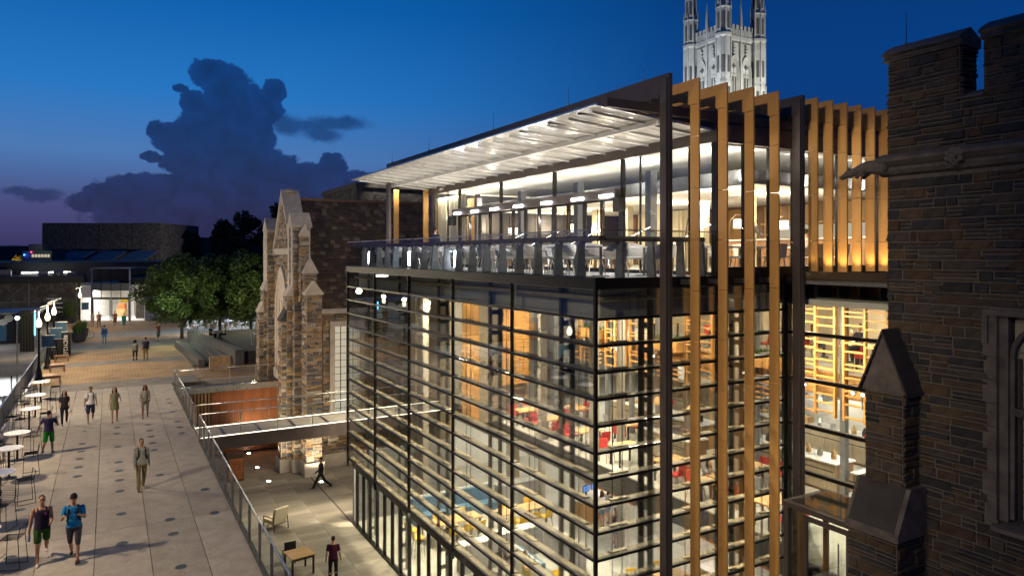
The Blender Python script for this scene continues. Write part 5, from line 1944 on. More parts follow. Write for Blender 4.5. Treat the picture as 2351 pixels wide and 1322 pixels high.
lamp('promenade_fill', 'POINT', (-9, 66, 8.5), 500, (1, .82, .55), .2)  # added unseen fill brightening the promenade and the trees
lamp('promenade_fill', 'POINT', (-8.5, 44, 9), 450, (1, .82, .55), .2)
lamp('tree_fill', 'POINT', (10, 100, 4), 1500, (.7, 1, .7), .2)  # added fill for the skyline trees
# cafe seating under the trees
def cafe_table():
    t = thing('cafe_table', 'small white cafe table under the leafy trees', 'table', group='cafe tables under the trees')
    MB().lathe([(.4, .70), (.42, .72), (.4, .74)], 16).build('table_top', 'white_paint', t)
    MB().tube((0, 0, 0), (0, 0, .7), .04, n=6).lathe([(.25, 0), (.22, .03)], 12).build('pedestal', 'grey_steel', t)
    for k in range(3):
        a = 2.1 * k
        x, y = .75 * math.cos(a), .75 * math.sin(a)
        MB().box(x - .2, x + .2, y - .2, y + .2, .42, .46).box(x - .18, x + .18, y + .17, y + .2, .46, .85).box(x - .19, x - .16, y - .19, y - .16, 0, .42).box(x + .16, x + .19, y - .19, y - .16, 0, .42).box(x - .19, x - .16, y + .16, y + .19, 0, .42).box(x + .16, x + .19, y + .16, y + .19, 0, .42).build('seat', 'white_paint', t)
    return t


c0 = cafe_table()
random.seed(9)
for i in range(12):
    o = c0 if i == 0 else copy_tree(c0)
    o.location = (-1.5 + 1.9 * (i % 6) + random.uniform(-.4, .4), 65 + 3.4 * (i // 6) + random.uniform(-.7, .7), ZP)
    o.rotation_euler = (0, 0, random.uniform(0, 6))
lamp('cafe_light', 'AREA', (3.0, 68, 8.6), 500, (.8, .92, 1), 2)
lamp('cafe_light', 'AREA', (-2.5, 64, 8.0), 150, (.8, .92, 1), 1)
# court furniture
ch = thing('lounge_armchair', 'cream cushioned armchair with dark metal frame on the sunken court', 'armchair', (-2.9, 19.6, 0), rad(205))
m = MB()
for sx in (-1, 1):
    m.path([(sx * .36, -.36, 0), (sx * .36, -.34, .6), (sx * .36, .36, .6), (sx * .36, .42, 0)], .02, 6)
m.tube((-.36, -.34, .3), (.36, -.34, .3), .02).tube((-.36, .36, .3), (.36, .36, .3), .02)
m.build('frame', 'bronze', ch)
MB().box(-.33, .33, -.36, .3, .30, .46).build('seat_cushion', 'curtain_cloth', ch)
MB().hexa([(-.33, .2, .42), (.33, .2, .42), (.33, .36, .42), (-.33, .36, .42), (-.33, .36, 1.0), (.33, .36, 1.0), (.33, .5, 1.0), (-.33, .5, 1.0)]).build('back_cushion', 'curtain_cloth', ch)
sq = thing('square_table', 'square slatted wooden table with black legs at the foot of the walkway wall', 'table', (-3.0, 14.7, 0), rad(8))
for k in range(5):
    MB().box(-.45, .45, -.45 + .181 * k, -.28 + .181 * k, .71, .75).build('top_slat', 'oak', sq)
for sx in (-1, 1):
    for sy in (-1, 1):
        MB().box(sx * .4 - .03, sx * .4 + .03, sy * .4 - .03, sy * .4 + .03, 0, .71).build('leg', 'black_metal', sq)
MB().box(-.4, .4, -.41, -.39, .62, .7).box(-.4, .4, .39, .41, .62, .7).build('apron', 'black_metal', sq)
wc = thing('garden_chair', 'dark slatted chair tucked behind the square wooden table', 'chair', (-3.15, 15.75, 0), rad(180))
MB().box(-.22, .22, -.22, .22, .43, .46).build('seat', 'dark_metal', wc)
MB().box(-.22, .22, .2, .23, .46, .9).build('backrest', 'dark_metal', wc)
for sx in (-1, 1):
    for sy in (-1, 1):
        MB().box(sx * .19 - .015, sx * .19 + .015, sy * .19 - .015, sy * .19 + .015, 0, .43).build('leg', 'dark_metal', wc)
wb = thing('wooden_bin', 'box-shaped bin with cedar slats on the court beside the railing', 'bin', (-3.4, 27.6, 0))
MB().box(-.4, .4, -.35, .35, 0, 1.35).box(-.45, .45, -.4, .4, 1.35, 1.42).build('cabinet', 'bronze', wb)
for k in range(7):
    MB().box(-.36, .36, -.39, -.352, .12 + .16 * k, .24 + .16 * k).build('slat', 'cedar', wb)
ul = MB().lathe([(.14, .0), (.14, .02), (.10, .03)], 16).mesh('rim', 'steel')
ule = MB().lathe([(.10, .02), (.09, .034), (.0, .036)], 14).mesh('lens', 'lamp_bright')if 'lamp_bright' in M else None
emit('lamp_bright', (1, .95, .85), 60)
ule = MB().lathe([(.10, .02), (.09, .034), (.01, .036)], 14).mesh('lens', 'lamp_bright')
for i, (x, y, tg, lb) in enumerate(((-1.93, 32.4, (-.5, 33.4, 4), 'glaring ground uplight beside the wooden wall of the court'), (-2.0, 29.2, (-.8, 29.2, 6), 'glaring ground uplight in front of the hall buttress'),
                                    (-1.9, 26.4, (-.2, 27.6, 7), 'glaring ground uplight at the paving edge near the buttress'), (.48, 24.9, (.6, 27.6, 7), 'glaring ground uplight at the foot of the walking figure'))):
    t = thing('ground_uplight', lb, 'light', (x, y, .003), 0, 'ground uplights in the court')
    link('rim', ul, t)
    link('lens', ule, t)
    lamp('uplight', 'SPOT', (x, y, .12), 800, (1, .84, .6), .08, target=tg, spot=110, blend=.8)
# ------------------------------------------------------------------ furniture
def tub_chair():
    t = thing('tub_chair', 'pale grey tub chair on slim legs at the roof terrace tables', 'chair', group='pale tub chairs on the roof terrace')
    m = MB()
    n = 14
    rows = []
    for k in range(n + 1):
        a = math.pi * (-.08 + 1.16 * k / n)
        bk = max(0, math.sin(a)) ** .7
        top = .64 + .18 * bk
        rows.append([(.25 * math.cos(a), .22 * math.sin(a) + .0, .42), (.31 * math.cos(a), .29 * math.sin(a), .55), (.33 * math.cos(a), .32 * math.sin(a), top)])
    for a, b in zip(rows, rows[1:]):
        for i in range(2):
            m.quad([a[i], b[i], b[i + 1], a[i + 1]])
            m.quad([(p[0] * .93, p[1] * .93, p[2]) for p in (a[i], a[i + 1], b[i + 1], b[i])])
        m.quad([a[2], b[2], (b[2][0] * .93, b[2][1] * .93, b[2][2]), (a[2][0] * .93, a[2][1] * .93, a[2][2])])
    m.build('shell', 'chair_shell', t, smooth=True)
    MB().lathe([(.24, .40), (.28, .43), (.27, .46), (.2, .47)], 16).build('seat', 'chair_shell', t, smooth=True)
    for sx in (-1, 1):
        for sy in (-1, 1):
            MB().tube((sx * .14, sy * .14, .42), (sx * .23, sy * .22, 0), .012, n=6).build('leg', 'steel', t)
    return t


def cafe_pedestal(nm, label, cat, group, r, h, top, base):
    t = thing(nm, label, cat, group=group)
    MB().lathe([(r, h - .03), (r, h)], 20).build('table_top', top, t)
    MB().tube((0, 0, .02), (0, 0, h - .03), .035, n=8).build('pedestal', base, t)
    MB().lathe([(.22, 0), (.22, .02), (.05, .03)], 14).build('base', base, t)
    return t


T0 = 11.47
ch0 = tub_chair()
tt0 = cafe_pedestal('terrace_table', 'small round white table on the roof terrace', 'table', 'white tables on the roof terrace', .36, .73, 'white_paint', 'grey_steel')
first = [True, True]
random.seed(14)
for i in range(8):
    y = 1.35 + 2.05 * i
    for x in ((1.15, 2.5) if i % 2 == 0 else (1.3,)):
        o = tt0 if first[0] else copy_tree(tt0)
        first[0] = False
        o.location = (x, y, T0)
        for a in (70, 250, 160) if i % 2 else (80, 262):
            c = ch0 if first[1] else copy_tree(ch0)
            first[1] = False
            aa = rad(a + random.uniform(-15, 15))
            c['label'] = 'pale grey tub chair at a terrace table ' + ('near the glass corner' if i < 3 else 'in front of the glazed doors' if i < 6 else 'at the curtained end')
            c.location = (x + .62 * math.cos(aa), y + .62 * math.sin(aa), T0)
            c.rotation_euler = (0, 0, aa - math.pi / 2 + random.uniform(-.2, .2))


def side_chair(nm, label, group, mat, leg, seat_h=.45):
    t = thing(nm, label, 'chair', group=group)
    MB().box(-.21, .21, -.2, .2, seat_h - .03, seat_h + .02).build('seat', mat, t)
    MB().hexa([(-.21, .17, seat_h), (.21, .17, seat_h), (.21, .21, seat_h), (-.21, .21, seat_h), (-.2, .24, seat_h + .36), (.2, .24, seat_h + .36), (.2, .28, seat_h + .36), (-.2, .28, seat_h + .36)]).build('backrest', mat, t)
    for sx in (-1, 1):
        for sy in (-1, 1):
            MB().tube((sx * .17, sy * .16, seat_h - .02), (sx * .21, sy * .21, 0), .017, .012, 6).build('leg', leg, t)
    if seat_h > .6:
        MB().tube((-.19, -.19, .25), (.19, -.19, .25), .01, n=5).tube((-.19, .19, .25), (.19, .19, .25), .01, n=5).build('footrest', leg, t)
    return t


def oblong_table(nm, label, group, l, w, h, top='oak', leg='dark_metal'):
    t = thing(nm, label, 'table', group=group)
    MB().box(-l / 2, l / 2, -w / 2, w / 2, h - .05, h).build('table_top', top, t)
    for sx in (-1, 1):
        for sy in (-1, 1):
            MB().box(sx * (l / 2 - .1) - .03, sx * (l / 2 - .1) + .03, sy * (w / 2 - .08) - .03, sy * (w / 2 - .08) + .03, 0, h - .05).build('leg', leg, t)
    return t


red0 = side_chair('red_chair', 'red chair with wooden legs on the gallery floor', 'red chairs on the gallery', 'fabric_red', 'walnut')
gst0 = side_chair('grey_stool', 'tall grey stool with wooden legs at the gallery edge', 'grey stools on the gallery', 'fabric_grey', 'walnut', .72)
yel0 = side_chair('yellow_chair', 'yellow chair with dark legs at the long ground floor tables', 'yellow chairs on the ground floor', 'plastic_yellow', 'dark_metal')
yst0 = side_chair('yellow_stool', 'tall yellow stool with dark frame beside the glass doors', 'yellow stools on the ground floor', 'plastic_yellow', 'dark_metal', .74)
gt0 = oblong_table('gallery_table', 'small oak table on the gallery floor', 'oak tables on the gallery', 1.1, .7, .75)
USED = set()


def put(proto, x, y, z, rz=0.0):
    o = proto if proto.name not in USED else copy_tree(proto)
    USED.add(proto.name)
    o.location = (x, y, z)
    o.rotation_euler = (0, 0, rz)
    return o


random.seed(77)
Z1 = 4.2
for x, y, a in ((7.4, 15.2, 0), (7.4, 13.2, 0), (7.5, 10.8, 0), (7.45, 8.3, 0), (7.6, 6.0, 0), (7.5, 3.7, 0), (7.4, 1.5, 0), (9.6, 14.5, 90), (9.7, 11, 90), (9.6, 4.0, 90)):
    put(gt0, x, y, Z1, rad(a))
    for k, (dx, dy, r) in enumerate(((-.35, .62, 0), (.35, -.62, 180), (.3, .6, 5), (-.3, -.64, 175))):
        if random.random() < .42:
            continue
        ca, sa = math.cos(rad(a)), math.sin(rad(a))
        put(red0 if k % 4 != 2 else gst0, x + dx * ca - dy * sa, y + dx * sa + dy * ca, Z1, rad(r + a + random.uniform(-15, 15)))
# ground floor: long tables, yellow chairs
lt0 = oblong_table('long_table', 'long oak table on the ground floor with yellow chairs', 'long oak tables on the ground floor', 2.6, .8, .75)
for x, y in ((3.4, 14.9), (6.6, 14.6), (3.6, 7.6), (7.2, 6.4)):
    put(lt0, x, y, .02, rad(2))
    for k in range(4):
        put(yel0, x - .95 + .63 * k, y - .66, .02, rad(180 + random.uniform(-18, 18)))
        if k % 2:
            put(yel0, x - .95 + .63 * k, y + .66, .02, rad(random.uniform(-18, 18)))
put(yst0, 1.5, 14.6, .02, rad(100))
put(yst0, 1.45, 13.8, .02, rad(85))
# blue upholstered booths and white planters/dividers
def booth(label, loc, rz):
    t = thing('blue_booth', label, 'booth', loc, rz, 'blue booths on the ground floor')
    MB().box(-.9, .9, -.3, .3, .0, .43).build('seat', 'fabric_blue', t)
    MB().box(-.9, .9, .3, .5, .0, 1.05).build('backrest', 'fabric_blue', t)
    MB().box(-.95, .95, .5, .56, 0, 1.12).build('back_panel', 'counter_white', t)
    return t


b0_ = booth('blue upholstered booth behind the long oak table', (3.4, 16.8, .02), 0)
for i, (x, y, r, lb) in enumerate(((5.6, 16.9, 0, 'blue upholstered booth beside the round white column'), (4.5, 9.6, 90, 'blue upholstered booth with a white divider near the seated man'), (4.6, 5.2, 90, 'blue upholstered booth near the corner of the glass hall'))):
    dup(b0_, (x, y, .02), rad(r), lb)
def divider(label, loc, l, rz=0):
    t = thing('white_divider', label, 'divider', loc, rz, 'white box dividers on the ground floor')
    MB().box(-l / 2, l / 2, -.22, .22, 0, 1.05).build('body', 'fabric_grey', t)
    MB().box(-l / 2 - .03, l / 2 + .03, -.25, .25, 1.05, 1.1).build('top', 'counter_white', t)
    return t


divider('grey box divider with white top near the glass doors', (3.0, 11.6, .02), 1.6)
divider('grey box divider with white top beside the blue booth', (5.0, 11.9, .02), 2.0)
divider('grey box divider with white top under the gallery edge', (6.0, 10.2, .02), 2.2, rad(90))
divider('grey box divider with white top close to the corner column', (3.2, 4.0, .02), 2.0)
divider('grey box divider with white top at the back of the ground floor', (8.0, 17.0, .02), 2.6)
cb = thing('orange_cabinet', 'orange timber information desk with two monitors', 'desk', (9.6, 13.6, .02), rad(20))
MB().box(-.9, .9, -.35, .35, 0, 1.05).build('body', 'screen_wood', cb)
MB().box(-.95, .95, -.4, .4, 1.05, 1.1).build('top', 'counter_white', cb)
for x in (-.45, .2):
    m = MB().box(x, x + .5, -.02, .02, 1.3, 1.62).box(x + .2, x + .3, -.02, .02, 1.1, 1.3).build('monitor', 'black_metal', cb)
    MB().box(x + .02, x + .48, -.026, -.021, 1.33, 1.59).build('screen', 'screen_blue', m)
cb2 = thing('orange_cabinet', 'orange timber counter with white top under the gallery', 'desk', (9.2, 4.2, .02), rad(0))
MB().box(-.5, .5, -1.6, 1.6, 0, 1.05).build('body', 'screen_wood', cb2)
MB().box(-.55, .55, -1.65, 1.65, 1.05, 1.1).build('top', 'counter_white', cb2)
for x, y in ((11.5, 1.5), (12.5, 8), (12.5, 16)):
    wl = MB().box(x, x + .2, y - 2, y + 2, .02, 3.4).build('timber_wall', 'walnut' if y < 5 else 'cedar', pv)
MB().box(13.8, 14, -8, 23, .02, 3.5).build('inner_wall', 'ceiling_white', pv)
# food counters along the gallery
def counter(label, x, y0, y1, sign=None):
    t = thing('food_counter', label, 'counter', (x, y0, Z1), 0, 'food counters on the gallery')
    L_ = y1 - y0
    n = max(1, int(L_ / .6))
    for k in range(n):
        MB().box(0, .06, L_ * k / n + .006, L_ * (k + 1) / n - .006, .1, .98).build('front_panel', 'grey_wood', t)
    MB().box(.06, .9, 0, L_, 0, .97).build('carcass', 'walnut', t)
    MB().box(-.06, .96, -.04, L_ + .04, .98, 1.03).build('worktop', 'counter_white', t)
    MB().tube((-.16, 0, .78), (-.16, L_, .78), .02, n=6).build('tray_rail', 'black_metal', t)
    MB().box(.1, .115, .2, L_ - .2, 1.12, 1.5).build('sneeze_guard', 'clear_glass', t)
    k = .4
    while k < L_ - .4:
        c = random.choice(['stainless', 'dark_metal', 'counter_white', 'oak', 'fabric_red', 'steel', 'slate_dark'])
        if random.random() < .5:
            MB().box(.3, .3 + random.uniform(.2, .4), k, k + random.uniform(.2, .4), 1.03, 1.03 + random.uniform(.05, .35)).build('appliance', c, t)
        else:
            MB().lathe([(.09, 0), (.1, .12), (.06, .22), (.03, .3)], 10, (.45, k, 1.03)).build('jar', c, t)
        k += random.uniform(.3, .6)
    return t


counter('timber food counter with white top below the tall wood screen', 11.2, 8.2, 14.2)
counter('timber food counter with white top beside the corridor columns', 11.2, 2.2, 7.2)
counter('timber food counter with white top inside the glass wing', 10.9, -2.6, 1.4)
counter('island food counter with white top in front of the bakery hood', 9.0, 6.6, 9.2)
counter('kitchen counter with white top along the tiled wall', 14.8, 1, 9)
counter('kitchen counter with white top beside the pizza oven', 14.8, 9.4, 15.5)
for y, lb in ((2.6, 'stainless extraction hood above the kitchen in the glass wing'), (6.4, 'stainless extraction hood above the middle kitchen'), (11.5, 'stainless extraction hood beside the pizza oven')):
    t = thing('extraction_hood', lb, 'hood', (15.4, y, 6.3))
    MB().hexa([(-.7, -1.1, 0), (.7, -1.1, 0), (.7, 1.1, 0), (-.7, 1.1, 0), (-.3, -.7, .6), (.5, -.7, .6), (.5, .7, .6), (-.3, .7, .6)]).build('canopy', 'stainless', t)
    MB().box(-.1, .4, -.3, .3, .6, 1.3).build('duct', 'stainless', t)
for y, lb in ((.2, 'tall stainless refrigerator behind the wing counter'), (9.2, 'tall stainless refrigerator beside the bakery counter')):
    t = thing('refrigerator', lb, 'refrigerator', (16.2, y, Z1))
    MB().box(-.4, .4, -.5, .5, 0, 2.1).build('cabinet', 'stainless', t)
    for s_ in (-1, 1):
        d = MB().box(-.44, -.401, s_ * .25 - .235, s_ * .25 + .235, .1, 2.05).build('door', 'stainless', t)
        MB().tube((-.48, s_ * .06, 1.0), (-.48, s_ * .06, 1.4), .012, n=6).build('handle', 'dark_metal', d)
sg_ = thing('forno_sign', 'white lettering on a pale timber bulkhead above the food counter', 'sign', (11.12, 10.2, 6.35))
MB().box(0, .12, -3.2, 1.6, -.25, .45).build('board', 'grey_wood', sg_)
MB().box(-.06, .1, -3.3, 1.7, .45, .52).build('shelf', 'lit_room', sg_)


def text_mesh(o):
    """turn a text object into a plain mesh object"""
    bpy.context.view_layer.update()
    me = bpy.data.meshes.new_from_object(o.evaluated_get(bpy.context.evaluated_depsgraph_get()))
    n = link(o.name.split('.')[0], me, o.parent, o.location)
    n.rotation_euler = o.rotation_euler
    n.scale = o.scale
    bpy.data.objects.remove(o)
    return n


letters('IL FORNO', .30, (-.012, -.2, .08), (rad(90), 0, rad(-90)), 'paper_white', sg_)
for o in [o for o in COL.objects if o.type == 'FONT']:
    text_mesh(o)
# pendant lamps and spot clusters
def pendant(label, loc, drop):
    t = thing('pendant_lamp', label, 'lamp', loc, 0, 'pendant lamps above the food counters')
    MB().tube((0, 0, .25), (0, 0, drop), .008, n=5).build('cord', 'black_metal', t)
    MB().lathe([(.22, 0), (.17, .14), (.07, .25), (.02, .28)], 16).build('shade', 'oak', t)
    MB().ball((0, 0, .05), .07).build('bulb', 'lamp_warm', t)
    return t


p0_ = pendant('small conical pendant lamp with a warm bulb over the island counter', (9.3, 6.8, 6.2), 4.4)
dup(p0_, (9.3, 8.6, 6.2), None, 'small conical pendant lamp with a warm bulb over the far end of the island counter')
sp0 = thing('track_spot', 'pair of small grey track spotlights on a steel post in front of the wood screen', 'spotlight', group='track spotlights by the wood screens')
MB().tube((0, 0, -.5), (0, 0, .3), .02, n=6).build('stem', 'steel', sp0)
for s_ in (-1, 1):
    h_ = MB().tube((0, s_ * .12, .1), (-.22, s_ * .16, -.02), .06, n=10).build('head', 'steel', sp0)
    MB().tube((-.221, s_ * .16, -.02), (-.23, s_ * .162, -.025), .05, n=10).build('lens', 'lamp_white', h_)
sp0.location = (10.2, -1.0, 8.0)
for y in (.6, 2.6, 5.0, 7.4, 9.8, 12.2, 14.6):
    dup(sp0, (10.2, y, 7.9))
# slatted timber screens in front of the balcony
scn = thing('timber_ladder_screen', 'tall golden timber ladder screens with planters along the inner balcony', 'screen', (10.45, 0, 6.9))
rung = MB().box(-.05, .05, 0, .66, -.025, .025).mesh('rung', 'screen_wood')
post_ = MB().box(-.06, .06, -.035, .035, 0, 3.85).mesh('upright', 'screen_wood')
pxm = MB().box(-.09, .09, -.09, .09, -2.7, 3.85).mesh('steel_post', 'grey_steel')
y = -5.2
k = 0
random.seed(6)
while y < 17:
    op = k % 3 == 2
    if not op:
        for q in (0, .70):
            link('upright', post_, scn, (0, y + q, 0))
            if q == 0 or True:
                pass
        link('upright', post_, scn, (0, y + 1.40, 0))
        for j in range(14):
            link('rung', rung, scn, (0, y + .02, .15 + .27 * j))
            link('rung', rung, scn, (0, y + .72, .15 + .27 * j + (.08 if j % 3 else -.05)))
        link('steel_post', pxm, scn, (.2, y + 1.55, 0))
    else:
        for j in range(5):
            link('rung', rung, scn, (0, y + .02, .12 + .19 * j))
            link('rung', rung, scn, (0, y + .72, .12 + .19 * j))
        bx_ = MB().box(-.2, .2, y + .02, y + 1.4, 1.2, 1.62).build('planter_box', 'screen_wood', scn)
        m = MB()
        for q in range(90):
            c = Vector((random.uniform(-.17, .17), random.uniform(y + .06, y + 1.36), 1.62))
            a = random.uniform(0, 6.28)
            tip = c + Vector((.1 * math.cos(a), .1 * math.sin(a), random.uniform(.08, .3)))
            w_ = Vector((-math.sin(a), math.cos(a), 0)) * .05
            m.quad([c, (c + tip) / 2 + w_, tip, (c + tip) / 2 - w_])
        m.build('plants', 'leaf_mid', bx_, fix=False)
        link('steel_post', pxm, scn, (.2, y + 1.55, 0))
    y += 1.72
    k += 1
# wavy slatted wall panel deep in the hall
wv = thing('wavy_slat_panel', 'golden timber wall panel of wavy horizontal slats deep inside the hall', 'wall panel', (6.45, 15.9, 6.0))
MB().box(0, 1.42, .1, .16, 0, 4.65).build('backing', 'walnut', wv)
for k in range(38):
    m = MB()
    n = 10
    for i in range(n):
        x0, x1 = 1.42 * i / n, 1.42 * (i + 1) / n
        f_ = lambda x: .05 + .035 * math.sin(x * 5 + k * .55)
        z0 = .02 + .121 * k
        m.hexa([(x0, -f_(x0), z0), (x1, -f_(x1), z0), (x1, .1, z0), (x0, .1, z0), (x0, -f_(x0), z0 + .085), (x1, -f_(x1), z0 + .085), (x1, .1, z0 + .085), (x0, .1, z0 + .085)])
    m.build('slat', 'screen_wood', wv)
# dark service core and shelving seen through the far bays
MB().box(5.6, 7.3, 16.6, 18.4, 4.2, 10.7).build('service_core', 'grey_wood', pv)
MB().box(9.3, 10.2, 16.0, 17.6, 4.2, 10.7).build('service_core', 'grey_steel', pv)
MB().box(3.2, 3.5, 17.6, 18.3, 0, 10.7).build('service_core', 'column_grey', pv)
for k in range(8):
    MB().box(5.55, 5.6, 16.65 + .22 * k, 16.8 + .22 * k, 4.3, 10.6).build('wall_batten', 'screen_wood', pv)
for y in (9.2, 12.9):
    MB().box(6.55, 6.85, y - .12, y + .12, 4.2, 10.7).build('square_column', 'column_grey', pv)
bs = thing('shelving_wall', 'tall timber shelving filled with small objects behind the far glass bays', 'shelving', (6.3, 19.5, 4.2))
MB().box(0, 3.6, .3, .4, 0, 6.2).build('back_panel', 'walnut', bs)
for k in range(16):
    MB().box(0, 3.6, 0, .3, .38 * k, .38 * k + .04).build('shelf', 'screen_wood', bs)
for x in (0, .9, 1.8, 2.7, 3.55):
    MB().box(x, x + .05, -.01, .31, 0, 6.1).build('upright', 'screen_wood', bs)
random.seed(12)
m = [MB() for _ in range(4)]
for k in range(150):
    x, z = random.uniform(.08, 3.3), .38 * random.randrange(16) + .042
    m[k % 4].box(x, x + random.uniform(.06, .22), .05, .25, z, z + random.uniform(.1, .28))
for q, mt in zip(m, ('paper_white', 'fabric_red', 'fabric_blue', 'oak')):
    tag(q.build('shelf_items', mt, bs), kind='stuff')
# restaurant tables, chairs and shaded lamps upstairs
rt0 = oblong_table('restaurant_table', 'set dining table with pale cloth behind the upper glass', 'dining tables in the rooftop restaurant', 1.0, .8, .75, 'paper_white', 'walnut')
rc0 = side_chair('restaurant_chair', 'square pale upholstered chair at the rooftop restaurant tables', 'pale chairs in the rooftop restaurant', 'chair_shell', 'walnut', .46)
for x, y in ((5.2, 1.2), (6.6, 1.3), (8.0, 1.2), (9.4, 1.4), (5.6, 4.2), (5.5, 6.6), (5.6, 9.0), (5.5, 11.4), (5.6, 13.6), (7.6, 9.5)):
    put(rt0, x, y, T0, 0)
    for s_ in (-1, 1):
        put(rc0, x + .1 * s_, y + .62 * s_, T0, 0 if s_ > 0 else math.pi)
for i, (x, y) in enumerate(((5.6, 2.6), (7.3, 2.6), (9.1, 2.6), (4.9, 8.0), (4.9, 12.2))):
    t = thing('arc_lamp', 'arching floor lamp with a glowing drum shade in the rooftop restaurant', 'lamp', (x, y, T0), 0, 'arc lamps in the rooftop restaurant')
    MB().path([(-.5, 0, 0), (-.52, 0, 1.1), (-.42, 0, 1.55), (-.2, 0, 1.72), (0, 0, 1.7)], .014, 6).build('arm', 'bronze', t)
    MB().lathe([(.16, 0), (.16, .02)], 14, (-.5, 0, 0)).build('base', 'bronze', t)
    MB().lathe([(.21, 1.32), (.21, 1.58)], 18).build('shade', 'shade_glow', t)
MB().box(1.0, 1.05, 15.2, 15.9, .05, 3.0).build('screen_panel', 'oak_vertical', rp)
for x in (14.5, 17.9):
    pass
for k, y in enumerate((17.9, 19.6)):
    o = thing('side_fin', ['orange vertical fin beside the curtained end of the restaurant', 'orange vertical fin behind the dark frame column at the terrace end'][k], 'fin', (2.6 + .8 * (1 - k), y - .2, 11.47), 0)
    for j in range(3):
        MB().box(-.12, .12, -.04, .04, 1.2 * j + .006, 1.2 * j + 1.194).build('fin_panel', 'orange_panel', o)
tl = MB().box(-.03, .03, -.03, .03, 0, .55).mesh('bollard', 'lamp_cool')
for y in (17.2, 12.5, 8.4):
    t = thing('terrace_light', 'small glowing vertical light fitting at the edge of the roof terrace', 'light', (.55, y, T0 + .1), 0, 'vertical lights on the roof terrace')
    link('tube', tl, t)
    link('foot', MB().box(-.05, .05, -.05, .05, -.1, 0).mesh('foot', 'dark_metal'), t)
# ------------------------------------------------------------------ people: one continuous body each, clothes and hair as parts
def cloth(col, rough=.85):
    key = 'cloth_%d_%d_%d' % tuple(int(c * 255) for c in col)
    if key not in M:
        plain(key, col, rough, 0, .2, 9, .3, .2)
    return key


def loft(m, rings, n=14, off=(0, 0), lean=0.0):
    """rings: (z, half width, half depth, y shift)"""
    o = len(m.v)
    for z, w, d, sy in rings:
        for i in range(n):
            t = 2 * math.pi * i / n
            m.v.append((off[0] + w * math.cos(t), off[1] + sy + d * math.sin(t), z))
    for k in range(len(rings) - 1):
        for i in range(n):
            j = (i + 1) % n
            m.f.append((o + k * n + i, o + k * n + j, o + (k + 1) * n + j, o + (k + 1) * n + i))
            m.m.append(0)
    m.f.append(tuple(o + i for i in reversed(range(n))))
    m.f.append(tuple(o + (len(rings) - 1) * n + i for i in range(n)))
    m.m += [0, 0]


def limb(m, pts, n=10):
    for (a, r0), (b, r1) in zip(pts, pts[1:]):
        m.tube(a, b, r0, r1, n)
    for p, r in pts:
        m.ball(p, r, n, 6)


def fuse(m, name, mat, parent, vox, smooth=3):
    o = m.build(name, mat, parent)
    r = o.modifiers.new('fuse', 'REMESH')
    r.mode = 'VOXEL'
    r.voxel_size = vox
    r.use_smooth_shade = True
    s = o.modifiers.new('soften', 'SMOOTH')
    s.iterations = smooth
    s.factor = .5
    return o


SKIN = {'light': (.50, .30, .21), 'tan': (.36, .20, .125), 'brown': (.20, .105, .065), 'dark': (.10, .055, .038)}


